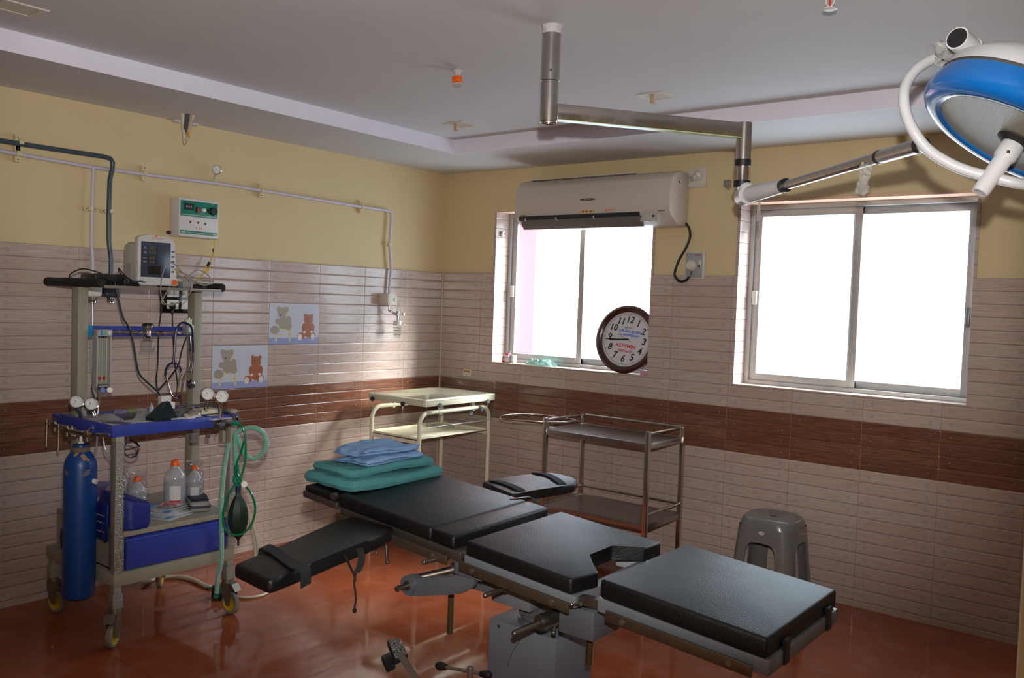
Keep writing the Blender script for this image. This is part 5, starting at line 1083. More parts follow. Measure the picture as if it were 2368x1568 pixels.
# stethoscope
navy = mat('navy_tubing', (20, 24, 62), 0.35)
r = thing('stethoscope', 'navy blue stethoscope hanging over the metal block on the right post', 'stethoscope', (0.44, -2.36, 1.1699))
b = MB(); b.tube([(0.475, -2.2828, 1.2231), (0.475, -2.2868, 1.2976), (0.475, -2.2949, 1.3465), (0.475, -2.3208, 1.3655), (0.475, -2.3484, 1.3675), (0.475, -2.3685, 1.3486), (0.475, -2.379, 1.309), (0.475, -2.3822, 1.2463), (0.475, -2.3876, 1.1775)], 0.0052, 9, smooth=5); b.tube([(0.46, -2.2735, 1.222), (0.46, -2.275, 1.1792), (0.46, -2.2789, 1.143), (0.46, -2.2853, 1.1155)], 0.0052, 9, smooth=3)
b.tube([(0.47, -2.4237, 1.1159), (0.47, -2.4242, 1.1367), (0.47, -2.4113, 1.1633), (0.47, -2.3846, 1.1749), (0.47, -2.357, 1.1614), (0.47, -2.3428, 1.1356), (0.47, -2.3469, 1.1125)], 0.0052, 9, smooth=5); b.build('tubing', navy, r)
b = MB(); b.tube([(0.47, -2.4216, 1.12), (0.47, -2.4118, 1.0799), (0.47, -2.3999, 1.0416), (0.47, -2.3881, 1.0158), (0.47, -2.3651, 1.0017), (0.47, -2.347, 1.009)], 0.0032, 8, smooth=4); b.tube([(0.47, -2.3493, 1.1169), (0.47, -2.353, 1.0769), (0.47, -2.3636, 1.0396), (0.47, -2.3811, 1.009)], 0.0032, 8, smooth=4); b.build('ear_tubes', chrome, r)
b = MB(); b.tube([(0.47, -2.3582, 1.0013), (0.47, -2.3425, 1.0129)], 0.0065, 10); b.build('ear_tip', navy, r)
b = MB(); cc_ = Vector((0.46, -2.2865, 1.0663)); b.lathe([(0, 0.010), (0.012, 0.010), (0.016, 0.004), (0.024, 0.0), (0.024, -0.006), (0, -0.006)], cc_, (0.4, -0.9, -0.1), 24); b.tube([cc_ + Vector((0, 0.0, 0.012)), cc_ + Vector((0, 0, 0.035))], 0.004, 8); chp = b.build('chest_piece', chrome, r)
b = MB(); b.lathe([(0.013, 0.0095), (0.016, 0.011), (0.016, 0.006)], cc_, (0.4, -0.9, -0.1), 24); b.build('bell_rim', navy, chp)

# ------------------------------------------------------------- clutter on the worktop
WZ = 0.938
def onW(px): return px
teal_c = mat('dark_teal_nylon', (24, 44, 52), 0.45, bump=0.3, bscale=30, coat=0.1)
r = thing('blood_pressure_cuff', 'dark teal blood pressure cuff folded on the blue-edged worktop', 'blood pressure cuff', (0.6797, -2.5368, 0.94))
A_, B_, C2, D2, E2, F2 = [Vector(v) for v in [(0.6499, -2.6241, 0.94), (0.7259, -2.6152, 0.94), (0.7132, -2.3938, 0.94), (0.5728, -2.3526, 0.94), (0.4632, -2.423, 0.94), (0.5003, -2.5054, 0.94)]]
up = Vector((0, 0, 1))
b = MB(); lo = [A_, B_, C2, D2, E2, F2]; b.prism([v for v in lo], [v + up * 0.008 for v in lo], bev=0.002); cu_ = b.build('lower_layer', teal_c, r)
pk = Vector((0.7293, -2.5672, 1.0261))
b = MB(); b.prism([A_ + up * 0.008, B_ + up * 0.008, Vector((0.8382, -2.5736, 0.9645)) , E2 + up * 0.010], [pk - Vector((0.01, 0.02, 0.004)), pk + Vector((0.01, -0.02, -0.006)), pk + Vector((0.012, 0.012, -0.004)), pk + Vector((-0.012, 0.012, 0))], bev=0.003); b.build('folded_flap', teal_c, r)
b = MB(); b.tube([(0.7513, -2.552, 0.9843), (0.7655, -2.5143, 1.0026), (0.8083, -2.4545, 1.0086), (0.8702, -2.4059, 1.0016), (0.935, -2.3812, 0.981), (1.0119, -2.4102, 0.9703), (1.0634, -2.4338, 0.9608)], 0.0042, 8, smooth=5); b.build('cuff_hose', mat('cuff_hose', (70, 72, 70), 0.45), r)
text('lettering', 'INDEX', 0.008, (0.7577, -2.5403, 0.947), (0.15, 1, 0), (-1, 0.15, 0), gauge_face, cu_, 0.0003, width=0.05)
def pack(px, w, l, rot, z, m, label, name='sterile_packet', cat='packet', th=0.004, group=None, extra=None):
    x, y = px[0], px[1]; r = thing(name, label, cat, (x, y, z), rot, group)
    rnd = random.Random(int(abs(x * 1000) + abs(y * 500)))
    b = MB(); n = 7; V = [[None] * (n + 1) for _ in range(n + 1)]; V2 = [[None] * (n + 1) for _ in range(n + 1)]
    for i in range(n + 1):
        for j in range(n + 1):
            u, v = i / n - 0.5, j / n - 0.5; e = (1 - (2 * abs(u)) ** 3) * (1 - (2 * abs(v)) ** 3)
            h = th * (0.35 + 0.65 * e) + rnd.uniform(0, th * 0.5) * e
            V[i][j] = b.bm.verts.new((u * w, v * l, h)); V2[i][j] = b.bm.verts.new((u * w, v * l, 0.0))
    for i in range(n):
        for j in range(n): b.bm.faces.new((V[i][j], V[i + 1][j], V[i + 1][j + 1], V[i][j + 1])); b.bm.faces.new((V2[i][j], V2[i][j + 1], V2[i + 1][j + 1], V2[i + 1][j]))
    for i in range(n):
        b.bm.faces.new((V[i][0], V2[i][0], V2[i + 1][0], V[i + 1][0])); b.bm.faces.new((V[i][n], V[i + 1][n], V2[i + 1][n], V2[i][n]))
        b.bm.faces.new((V[0][i], V[0][i + 1], V2[0][i + 1], V2[0][i])); b.bm.faces.new((V[n][i], V2[n][i], V2[n][i + 1], V[n][i + 1]))
    b.build('pouch', m, r, local=True)
    if extra: b = MB(); b.box(-w * 0.42, w * 0.42, -l * 0.45, -l * 0.2, th * 1.45, th * 1.55); b.build('printed_band', extra, r, local=True)
    return r
clr = clear('clear_pouch', (225, 228, 235), 0.35, 0.12, bump=0.8, bscale=90, body=0.35, bodycol=(200, 200, 206))
ppl = mat('purple_card', (60, 44, 120), 0.4); wpp = mat('white_pouch', (206, 206, 212), 0.45, bump=0.4, bscale=50)
pack((0.7005, -2.7218, 0.95), 0.12, 0.17, 0.3, WZ, wpp, 'white sterile packet under the purple card on the worktop', th=0.006, extra=ppl)
pack((0.5592, -2.6772, 0.95), 0.05, 0.16, 0.35, WZ + 0.010, ppl, 'purple card packet near the front left corner of the worktop', th=0.003)
pack((0.5682, -2.761, 0.95), 0.13, 0.07, 0.3, WZ, clr, 'clear plastic pouch at the left end of the worktop', th=0.022)
pack((0.6054, -2.6143, 0.95), 0.05, 0.12, 0.9, WZ, clr, 'clear pouch of tubing between the purple packet and the cuff', th=0.026)
pack((0.7587, -2.3438, 0.945), 0.16, 0.14, 0.1, WZ, wpp, 'flat white paper packet at the right end of the worktop', th=0.004)
amp = clear('clear_ampoule', (226, 214, 212), 0.5, 0.05, body=0.3, bodycol=(206, 190, 188))
for k, (px, lab, m_) in enumerate((((0.4326, -2.6524, 0.9623), 'lilac plastic vial behind the purple packet', clear('lilac_vial', (190, 180, 214), 0.4, 0.08, body=0.5, bodycol=(160, 150, 190))),
                         ((0.4432, -2.6062, 0.9539), 'green tipped clear ampoule on the worktop', clear('green_vial', (190, 206, 170), 0.5, 0.08, body=0.4, bodycol=(150, 176, 110))),
                         ((0.4587, -2.5683, 0.9547), 'pinkish clear ampoule beside the green tipped one', amp), ((0.519, -2.5715, 0.9573), 'clear ampoule next to the folded cuff', amp))):
    r = thing('ampoule', lab, 'ampoule', (px[0], px[1], WZ + 0.006), 0.6 + 0.5 * k)
    b = MB(); b.lathe([(0, 0), (0.012, 0.001), (0.013, 0.006), (0.013, 0.045), (0.005, 0.053), (0.006, 0.064), (0, 0.066)], (0, 0, 0.007), (1, 0.2, 0.05), 14); b.build('ampoule_body', m_, r, local=True)
c = (0.5261, -2.4882, 0.9762)
for k, dy in enumerate((0, 0.024)):
    r = thing('amber_vial', ('small amber vial with a silver top, left one of the pair behind the cuff', 'small amber vial with a silver top, right one of the pair behind the cuff')[k], 'vial', (c[0], c[1] + dy, WZ))
    b = MB(); b.lathe([(0, 0), (0.011, 0), (0.011, 0.024), (0.006, 0.030), (0, 0.030)], (c[0], c[1] + dy, WZ), n=16); b.build('vial_glass', amber, r)
    b = MB(); b.lathe([(0.0, 0.028), (0.0075, 0.028), (0.0075, 0.037), (0, 0.037)], (c[0], c[1] + dy, WZ), n=14); b.build('silver_cap', chrome, r)
c = (0.4794, -2.499, 0.9886)
r = thing('dropper_bottle', 'small clear dropper bottle standing behind the cuff', 'bottle', (c[0], c[1], WZ)); b = MB(); b.lathe([(0, 0), (0.010, 0), (0.011, 0.03), (0.006, 0.038), (0.003, 0.052), (0, 0.053)], (c[0], c[1], WZ), n=16); b.build('bottle_body', clear('dropper_plastic', (214, 216, 222), 0.3, 0.1, body=0.55, bodycol=(196, 198, 206)), r)
cart = mat('white_carton', (212, 204, 200), 0.5)
c = (0.5661, -2.4811, 0.9961)
r = thing('medicine_box', 'white medicine carton standing behind the folded cuff, left one', 'box', (c[0], c[1], WZ)); b = MB(); b.box(c[0] - 0.02, c[0] + 0.012, c[1] - 0.024, c[1] + 0.026, WZ, WZ + 0.092, bev=0.001); b.build('carton', cart, r)
c = (0.6609, -2.508, 0.9974)
r = thing('medicine_box', 'small white carton with red and blue print, right of the taller one', 'box', (c[0], c[1], WZ)); b = MB(); b.box(c[0] - 0.015, c[0] + 0.012, c[1] - 0.016, c[1] + 0.016, WZ, WZ + 0.074, bev=0.001); b.build('carton', mat('white_carton_2', (222, 214, 210), 0.5), r)
b = MB(); b.box(c[0] + 0.012, c[0] + 0.0125, c[1] + 0.002, c[1] + 0.008, WZ + 0.036, WZ + 0.042); b.build('red_mark', red, r)
c = (0.7409, -2.4452, 0.9871)
r = thing('face_mask', 'clear anaesthesia face mask with a pale cushion on the worktop', 'mask', (c[0], c[1], WZ))
b = MB(); b.lathe([(0.034, 0.002), (0.030, 0.022), (0.016, 0.040), (0.010, 0.044), (0.010, 0.058)], (c[0], c[1], WZ), (0.4, 0.5, 0.8), 24); b.build('mask_dome', clear('mask_clear', (222, 222, 214), 0.35, 0.08, body=0.25, bodycol=(204, 200, 184)), r)
b = MB(); b.tube([(c[0] + 0.034 * math.cos(t * PI / 10), c[1] + 0.030 * math.sin(t * PI / 10), WZ + 0.013 + 0.004 * math.sin(t)) for t in range(20)], 0.009, 8, closed=True); b.build('mask_cushion', mat('mask_cushion', (204, 200, 188), 0.4), r)
c = (0.7696, -2.5121, 0.9832)
r = thing('syringe', 'clear syringe with a blue tip lying beside the cuff', 'syringe', (c[0], c[1], WZ + 0.010)); b = MB(); b.cyl((c[0], c[1] - 0.055, WZ + 0.012), (c[0] + 0.02, c[1] + 0.01, WZ + 0.010), 0.009, n=16); b.build('barrel', clear('syringe_clear', (226, 228, 232), 0.4, 0.08, body=0.5, bodycol=(214, 216, 222)), r)
b = MB(); b.cyl((c[0] + 0.02, c[1] + 0.01, WZ + 0.010), (c[0] + 0.03, c[1] + 0.045, WZ + 0.009), 0.007, n=12); b.build('cap', white, r)
b = MB(); b.cyl((c[0] + 0.03, c[1] + 0.045, WZ + 0.009), (c[0] + 0.034, c[1] + 0.060, WZ + 0.009), 0.0055, n=10); b.build('blue_tip', mat('blue_tip', (30, 50, 150), 0.4), r)
c = (0.6494, -2.3063, 0.955)
r = thing('plaster_roll_box', 'cream rectangular box lying on white paper at the right of the worktop', 'box', (c[0], c[1], WZ)); b = MB(); b.box(c[0] - 0.045, c[0] + 0.03, c[1] - 0.055, c[1] + 0.048, WZ + 0.005, WZ + 0.028, bev=0.003); b.build('box_body', mat('cream_card', (206, 200, 170), 0.55), r)

# ------------------------------------------------------------- bottles, bags and packs on the drawer cabinet
DZ = 0.487
saline = clear('bottle_plastic', (240, 242, 246), 0.10, 0.1, body=0.30, bodycol=(226, 230, 236))
liquid = clear('saline_liquid', (232, 232, 230), 0.05, 0.02, body=0.12, bodycol=(214, 214, 210))
def bottle(px, rad, h, label, wrap, full=True, lab=True):
    c = (px[0], px[1]); r = thing('saline_bottle', label, 'bottle', (c[0], c[1], DZ)); k = rad
    b = MB(); b.lathe([(0, 0), (k * 0.9, 0), (k, 0.006), (k, h * 0.62), (k * 0.9, h * 0.72), (k * 0.45, h * 0.82), (k * 0.36, h * 0.86), (k * 0.36, h * 0.90), (0, h * 0.90)], (c[0], c[1], DZ), n=32); b.build('bottle_body', saline, r)
    b = MB(); b.lathe([(0, 0.004), (k * 0.95, 0.004), (k * 0.96, h * 0.55), (0, h * 0.55)], (c[0], c[1], DZ), n=28); b.build('liquid', liquid, r)
    b = MB(); b.lathe([(k * 0.42, h * 0.885), (k * 0.42, h * 0.93), (k * 0.36, h * 0.97), (k * 0.22, h * 1.0), (0, h * 1.0)], (c[0], c[1], DZ), n=24); b.build('orange_cap', orange, r)
    if lab:
        n = 10; b = MB(); a0 = -1.0; pts = [(c[0] + k * 1.012 * math.cos(a0 + t * 0.11), c[1] + k * 1.012 * math.sin(a0 + t * 0.11)) for t in range(n)]
        for (z0, z1, nm, m_) in ((0.14, 0.50, 'label', mat('label_white', (206, 204, 204), 0.5)), (0.14, 0.21, 'red_band', mat('label_red', (186, 38, 40), 0.5))):
            b = MB(); s_ = 1.0 if nm == 'label' else 1.006
            for p_, q_ in zip(pts, pts[1:]):
                f = lambda p, z: (c[0] + (p[0] - c[0]) * s_, c[1] + (p[1] - c[1]) * s_, DZ + h * z)
                b.quad(f(p_, z0), f(q_, z0), f(q_, z1), f(p_, z1))
            lo_ = b.build(nm, m_, r)
    if wrap:
        rnd = random.Random(int(c[1] * -1000)); b = MB(); n = 18; rows = []
        for i in range(9):
            z = h * (0.02 + i * 0.135); kk = k * (1.12 if i < 6 else (1.05, 0.85, 1.0)[i - 6])
            rows.append([b.bm.verts.new((c[0] + kk * (1 + rnd.uniform(-0.06, 0.09)) * math.cos(2 * PI * j / n), c[1] + kk * (1 + rnd.uniform(-0.06, 0.09)) * math.sin(2 * PI * j / n), DZ + z + rnd.uniform(-0.004, 0.004) + (0.004 if i == 0 else 0))) for j in range(n)])
        for A2, B2 in zip(rows, rows[1:]):
            for j in range(n): b.bm.faces.new((A2[j], A2[(j + 1) % n], B2[(j + 1) % n], B2[j]))
        b.build('plastic_overwrap', film, r)
    return r
bottle((0.5649, -2.42, 0.5201), 0.050, 0.235, 'large clear saline bottle with an orange cap and red banded label', False)
bottle((0.5845, -2.33, 0.5303), 0.038, 0.200, 'saline bottle in a clear bag, right of the large unwrapped one', True)
bottle((0.6061, -2.63, 0.5504), 0.040, 0.190, 'saline bottle in clear wrap with a tilted orange cap, behind the blue bag', True, lab=False)
bottle((0.5154, -2.66, 0.5696), 0.034, 0.215, 'saline bottle in clear wrap, half hidden behind the front trolley post', True, lab=False)
bagm = mat('royal_blue_nylon', (18, 32, 122), 0.55, bump=0.35, bscale=25)
r = thing('zip_bag', 'royal blue zipped nylon bag on the drawer cabinet behind the front post', 'bag', (0.7678, -2.7649, 0.487))
b = MB()
lo = [(0.56, -2.80), (0.775, -2.80), (0.812, -2.765), (0.812, -2.690), (0.745, -2.640), (0.56, -2.68)]
b.prism([(x, y, DZ) for x, y in lo], [(0.58, -2.79, DZ + 0.150), (0.765, -2.79, DZ + 0.145), (0.797, -2.76, DZ + 0.130), (0.805, -2.675, DZ + 0.105), (0.745, -2.645, DZ + 0.100), (0.58, -2.69, DZ + 0.125)], bev=0.012, seg=3); b.build('bag_body', bagm, r)
b = MB(); b.ribbon([(0.60, -2.745, DZ + 0.128), (0.70, -2.745, DZ + 0.124), (0.775, -2.735, DZ + 0.114), (0.795, -2.72, DZ + 0.09), (0.797, -2.70, DZ + 0.05)], 0.010, 0.004, side=(0, 1, 0.2)); b.build('zip', mat('zip_navy', (16, 22, 70), 0.4), r)
r = thing('blue_packet', 'dark blue printed packet hanging at the left side of the drawer cabinet', 'packet', (0.62, -2.822, 0.5)); b = MB(); b.box(0.60, 0.735, -2.834, -2.824, 0.44, 0.60, bev=0.003); b.build('packet_body', bagm, r)
b = MB()
for z_ in (0.475, 0.515, 0.545): b.box(0.615, 0.715, -2.8350, -2.8338, z_, z_ + 0.003)
b.build('printed_lines', gauge_face, r)
b = MB(); b.tube([(0.7288, -2.85, 0.6532), (0.7312, -2.85, 0.5793), (0.7304, -2.85, 0.4862), (0.7428, -2.85, 0.4513), (0.7614, -2.85, 0.4513), (0.7753, -2.85, 0.4763), (0.7775, -2.85, 0.523)], 0.0028, 6, smooth=4); tag(b.build('hanging_cord', mat('dark_green_cord', (14, 34, 40), 0.5)), 'thin dark green cord hanging between the cylinder and the front post', 'cord')
pch = mat('pouch_grey', (128, 128, 130), 0.5); pnv = mat('pouch_navy', (28, 34, 54), 0.5)
r = thing('zip_pouch', 'grey and navy striped zip pouch at the back of the drawer cabinet', 'pouch', (0.6496, -2.3555, 0.487))
lo = [Vector((v[0], v[1], DZ)) for v in [(0.5676, -2.3668, 0.487), (0.6956, -2.4175, 0.487), (0.7367, -2.3371, 0.487), (0.6259, -2.2782, 0.487), (0.5173, -2.2618, 0.487), (0.4835, -2.3255, 0.487)]]
c_ = sum(lo, Vector()) / 6
b = MB(); b.prism([v for v in lo], [c_ + (v - c_) * 0.93 + Vector((0, 0, 0.052)) for v in lo], bev=0.012); bb_ = b.build('pouch_body', pch, r)
b = MB(); b.prism([c_ + (v - c_) * 0.90 + Vector((0, 0, 0.0505)) for v in lo], [c_ + (v - c_) * 0.80 + Vector((0, 0, 0.060)) for v in lo], bev=0.003); b.build('navy_top', pnv, r)
b = MB(); b.prism([c_ + (v - c_) * 1.012 + Vector((0, 0, 0.020)) for v in lo], [c_ + (v - c_) * 1.010 + Vector((0, 0, 0.030)) for v in lo]); b.build('zip_band', pnv, r)
skb = mat('sky_pouch', (84, 160, 196), 0.45); wp2 = mat('white_pouch_2', (200, 204, 210), 0.4, bump=0.4, bscale=60)
for k, (px, w_, l_, rt_, m_, ex, lb) in enumerate((
    ((0.6723, -2.502, 0.487), 0.12, 0.17, 0.35, wp2, skb, 'bottom sterile packet of the pile on the drawer cabinet, jutting out furthest'),
    ((0.6501, -2.4956, 0.49), 0.12, 0.17, 0.15, wp2, None, 'white sterile packet second from the bottom of the pile'),
    ((0.6262, -2.4905, 0.495), 0.12, 0.16, 0.45, wp2, skb, 'sterile packet with a blue band in the middle of the pile'),
    ((0.6032, -2.4838, 0.5), 0.11, 0.17, 0.2, wp2, None, 'white sterile packet under the topmost ones'),
    ((0.5701, -2.4932, 0.508), 0.07, 0.13, -0.5, skb, None, 'sky blue pouch near the top of the pile'),
    ((0.6227, -2.4736, 0.514), 0.09, 0.12, 0.2, clr, None, 'clear pouch with pink pieces on top of the pile'))):
    pack((px[0], px[1]), w_, l_, rt_, DZ + k * 0.0075, m_, lb, th=0.006, extra=ex)
r = thing('pink_tubing', 'pink clear tubing pieces on top of the packet pile', 'tubing', (0.6159, -2.4917, 0.53))
b = MB(); b.tube([(0.6482, -2.5383, 0.537), (0.6204, -2.5052, 0.537), (0.6487, -2.5, 0.537), (0.6794, -2.4921, 0.537), (0.7096, -2.497, 0.537)], 0.005, 8, smooth=3); b.build('pink_tube', mat('pink_plastic', (206, 110, 126), 0.3), r)
# ------------------------------------------------------------- breathing circuits at the right of the trolley
gtube = clear('green_tube', (0, 150, 96), 0.3, 0.08, body=0.6, bodycol=(0, 132, 84))
gdk = mat('green_connector', (10, 122, 96), 0.35)
r = thing('oxygen_tube', 'bright green oxygen tubing looping down beside the dark breathing bag', 'tube', (0.8269, -2.26, 0.8681))
b = MB(); b.tube([(1.0837, -2.4561, 0.9593), (1.1078, -2.4375, 0.9492), (1.1232, -2.4275, 0.9104), (1.1307, -2.4261, 0.8262), (1.1269, -2.4326, 0.7603), (1.1194, -2.4543, 0.7054), (1.1013, -2.4839, 0.6596), (1.0883, -2.4973, 0.603), (1.0869, -2.5014, 0.5468), (1.0982, -2.4949, 0.5006), (1.1257, -2.4743, 0.4794), (1.1546, -2.451, 0.4864), (1.1793, -2.4298, 0.5174), (1.1925, -2.4165, 0.5703), (1.1816, -2.41, 0.6145), (1.1659, -2.4199, 0.6606), (1.1383, -2.4276, 0.6857), (1.1252, -2.4367, 0.7095), (1.1059, -2.4504, 0.7405), (1.1034, -2.4498, 0.7874), (1.1131, -2.4401, 0.8254), (1.1218, -2.4301, 0.8822)], 0.0048, 9, smooth=5); b.build('tubing', gtube, r)
b = MB(); b.cyl((1.0691, -2.4549, 0.9595), (1.1002, -2.4433, 0.9545), 0.011, 0.008, n=14); b.build('green_socket', gdk, r)
b = MB(); b.tube([(1.0938, -2.4452, 0.776), (1.0973, -2.4445, 0.7385), (1.1047, -2.4401, 0.7106), (1.1261, -2.4369, 0.6945)], 0.011, 10); b.build('y_connector', gdk, r)
b = MB(); b.cyl((1.1388, -2.4392, 0.7006), (1.1674, -2.4547, 0.7036), 0.013, n=16); b.build('white_valve_cap', white, r)
bagd = mat('dark_green_rubber', (18, 40, 30), 0.42, bump=0.1, bscale=40)
r = thing('breathing_bag', 'dark green rubber breathing bag hanging at the trolley right side', 'breathing bag', (1.0892, -2.4302, 0.6495))
b = MB(); prof_ = [(0.0, (551, 1262)), (0.005, (551, 1245))]
T_ = Vector((1.0887, -2.4301, 0.659)); Bt = Vector((1.0847, -2.421, 0.4133)); L_ = (T_ - Bt).length
b.lathe([(0, 0), (0.0045, 0), (0.005, L_ * 0.10), (0.012, L_ * 0.14), (0.030, L_ * 0.24), (0.041, L_ * 0.38), (0.044, L_ * 0.52), (0.041, L_ * 0.66), (0.030, L_ * 0.80), (0.016, L_ * 0.90), (0.011, L_ * 0.94), (0.011, L_), (0, L_)], Bt, (T_ - Bt), 8)
bb_ = b.build('bag', bagd, r)
b = MB(); b.cyl(T_, T_ + Vector((0, 0, 0.022)), 0.012, n=14); b.build('bag_neck', mat('navy_neck', (20, 40, 80), 0.4), r)
b = MB(); b.tube([(1.0676, -2.4305, 0.7226), (1.0707, -2.4297, 0.6943), (1.0895, -2.4288, 0.6723)], 0.012, 10); b.build('connector', gdk, r)
def corr(name, label, pts, rad, stripe=True, base=None):
    r = thing(name, label, 'hose', pts[0]); P = spline([Vector(p_) for p_ in pts], 8); L = [0]
    for a_, c_ in zip(P, P[1:]): L.append(L[-1] + (c_ - a_).length)
    n = int(L[-1] / 0.0022); Q2 = []; j = 0
    for i in range(n):
        d = L[-1] * i / (n - 1)
        while j < len(L) - 2 and L[j + 1] < d: j += 1
        t = (d - L[j]) / max(1e-9, L[j + 1] - L[j]); Q2.append(P[j].lerp(P[j + 1], t))
    b = MB(); b.tube(Q2, rad, 10, rad=lambda t: rad * (1.0 if int(t * (n - 1) + 0.5) % 3 else 0.86)); b.build('corrugated_wall', base or corm, r)
    if stripe: b = MB(); off = F_ * -rad * 0.9; b.tube([v + off + Vector((0.0, 0.0, 0.0)) for v in P], rad * 0.28, 6); b.build('green_stripe', mat('mint_stripe', (60, 190, 150), 0.4), r)
    return r
corm = clear('corrugated_plastic', (214, 230, 224), 0.35, 0.12, body=0.42, bodycol=(190, 206, 198))
corr('corrugated_hose', 'clear corrugated hose with a mint stripe curling at the trolley right side', [(1.0037, -2.3959, 0.883), (1.0016, -2.3838, 0.901), (1.0179, -2.3573, 0.916), (1.0471, -2.3212, 0.9201), (1.0789, -2.2974, 0.8962), (1.0918, -2.2894, 0.8541), (1.0806, -2.3007, 0.8089), (1.0545, -2.3227, 0.7844), (1.0403, -2.3585, 0.8022), (1.0284, -2.3784, 0.8456), (1.011, -2.3899, 0.8872), (1.0078, -2.3937, 0.8639), (1.0135, -2.3934, 0.787), (1.0176, -2.3927, 0.739)], 0.0125)
corr('corrugated_hose', 'clear corrugated hose with a mint stripe falling behind the right post to the floor', [(0.9133, -2.3677, 0.8393), (0.8904, -2.3643, 0.7664), (0.8691, -2.3612, 0.663), (0.8508, -2.3557, 0.5589), (0.8465, -2.3509, 0.4766), (0.8285, -2.3337, 0.3481), (0.8313, -2.3359, 0.2676), (0.8235, -2.3453, 0.2067), (0.8221, -2.3497, 0.1461), (0.8218, -2.3513, 0.1219)], 0.0115)
b = MB(); e_ = Vector((0.618, -2.2193, 0.02)); b.tube([(0.5666, -2.1791, 0.035), (0.6338, -2.2299, 0.035)], 0.014, 12); tag(b.build('hose_end', gdk), 'green end fitting of the corrugated hose on the floor', 'hose fitting')
r = thing('foot_pump', 'small dark foot pedal unit on the floor beside the right caster', 'pedal', (0.6071, -2.1754, 0.0))
c = (0.5886, -2.164, 0.03)
b = MB(); b.slab([(c[0] - 0.05, 0.0), (c[0] + 0.05, 0.0), (c[0] + 0.05, 0.03), (c[0] - 0.01, 0.065), (c[0] - 0.05, 0.055)], 'y', c[1] - 0.035, c[1] + 0.045, bev=0.006); b.build('pedal_body', mat('pedal_black', (30, 36, 34), 0.5), r)
b = MB(); b.tube([(c[0] - 0.03, c[1] - 0.035, 0.05), (c[0] - 0.03, c[1] - 0.07, 0.055)], 0.006, 8); b.build('spout', rubber, r)
crm_h = mat('cream_hose', (196, 190, 172), 0.5)
b = MB(); b.tube([(0.1677, -2.3533, 0.012), (0.1252, -2.2778, 0.012), (0.1363, -2.2164, 0.012), (0.1924, -2.1505, 0.012), (0.2897, -2.1346, 0.012), (0.3816, -2.1419, 0.012), (0.4594, -2.1415, 0.012)], 0.010, 10, smooth=5); tag(b.build('floor_hose', crm_h), 'cream hose lying on the floor under the trolley', 'hose')
b = MB(); b.tube([(0.6113, -2.1415, 0.008), (0.6779, -2.1119, 0.008), (0.7124, -2.0603, 0.008), (0.7137, -2.0048, 0.008), (0.6808, -1.9443, 0.008), (0.6169, -1.8922, 0.008), (0.5315, -1.8572, 0.008), (0.4424, -1.8425, 0.008)], 0.0065, 10, smooth=5); tag(b.build('floor_cable', crm_h), 'thin cream cable curving over the floor under the arm board', 'cable')
b = MB(); b.tube([(0.906, -2.2403, 0.4683), (0.9094, -2.2151, 0.4131), (0.9066, -2.1948, 0.3572), (0.8981, -2.1796, 0.2902), (0.8831, -2.1696, 0.2223)], 0.008, 10, smooth=5); b.tube([(0.8924, -2.2275, 0.4327), (0.8911, -2.206, 0.3769), (0.8841, -2.1896, 0.3101), (0.875, -2.176, 0.222)], 0.006, 10, smooth=5); tag(b.build('wall_hose', crm_h), 'pair of cream hoses bending down behind the breathing bag', 'hose')
# nebuliser mask hanging in front of the cylinder
r = thing('oxygen_mask', 'purple tinted clear oxygen mask hanging by its tube before the blue cylinder', 'mask', (0.7054, -2.8724, 0.6898))
mk = clear('tinted_mask', (170, 150, 205), 0.35, 0.06, body=0.25, bodycol=(130, 116, 170))
a1, a2, a3, a4, a5 = [Vector(v) for v in [(0.7075, -2.8699, 0.7046), (0.6725, -2.796, 0.6964), (0.6392, -2.7595, 0.6786), (0.6772, -2.8725, 0.6295), (0.6448, -2.8488, 0.5978)]]
b = MB(); m0 = (a1 + a3 + a4) / 3
rows = []
for i in range(7):
    t = i / 6; L0 = a1.lerp(a4, t); R0 = a3.lerp(a5, t * 1.0); row = []
    for j in range(6):
        s_ = j / 5; p_ = L0.lerp(R0, s_); p_ = p_ - F_ * 0.022 * math.sin(PI * s_) * math.sin(PI * (0.15 + 0.75 * t)); row.append(b.bm.verts.new(p_))
    rows.append(row)
for A2, B2 in zip(rows, rows[1:]):
    for j in range(5): b.bm.faces.new((A2[j], A2[j + 1], B2[j + 1], B2[j]))
b.build('mask_shell', mk, r)
b = MB(); b.cyl((0.6739, -2.8961, 0.7123), (0.7107, -2.8677, 0.6993), 0.011, n=16); b.build('white_connector', white, r)
b = MB(); b.tube([(0.6203, -2.8249, 0.9252), (0.6426, -2.8352, 0.8817), (0.6609, -2.849, 0.8293), (0.6788, -2.8627, 0.7867), (0.6919, -2.8797, 0.7536), (0.6879, -2.8846, 0.7203)], 0.0042, 8, smooth=4); b.tube([(0.6296, -2.8165, 0.9444), (0.6616, -2.8201, 0.8826), (0.6719, -2.8149, 0.827), (0.6764, -2.788, 0.7868), (0.7096, -2.7891, 0.7539), (0.7333, -2.797, 0.7303), (0.7261, -2.8043, 0.7021), (0.69, -2.8084, 0.682)], 0.0035, 8, smooth=4); b.build('tube', clear('clear_tube', (214, 212, 220), 0.4, 0.08, body=0.4, bodycol=(196, 194, 204)), r)
r = thing('black_bin', 'black rounded container behind the blue cylinder on the base frame', 'container', (0.27, -2.74, 0.31))
b = MB(); b.lathe([(0, 0.0), (0.050, 0.0), (0.056, 0.04), (0.052, 0.085), (0.042, 0.092), (0, 0.092)], (0.262, -2.755, 0.314), n=24); b.build('container_body', black, r)

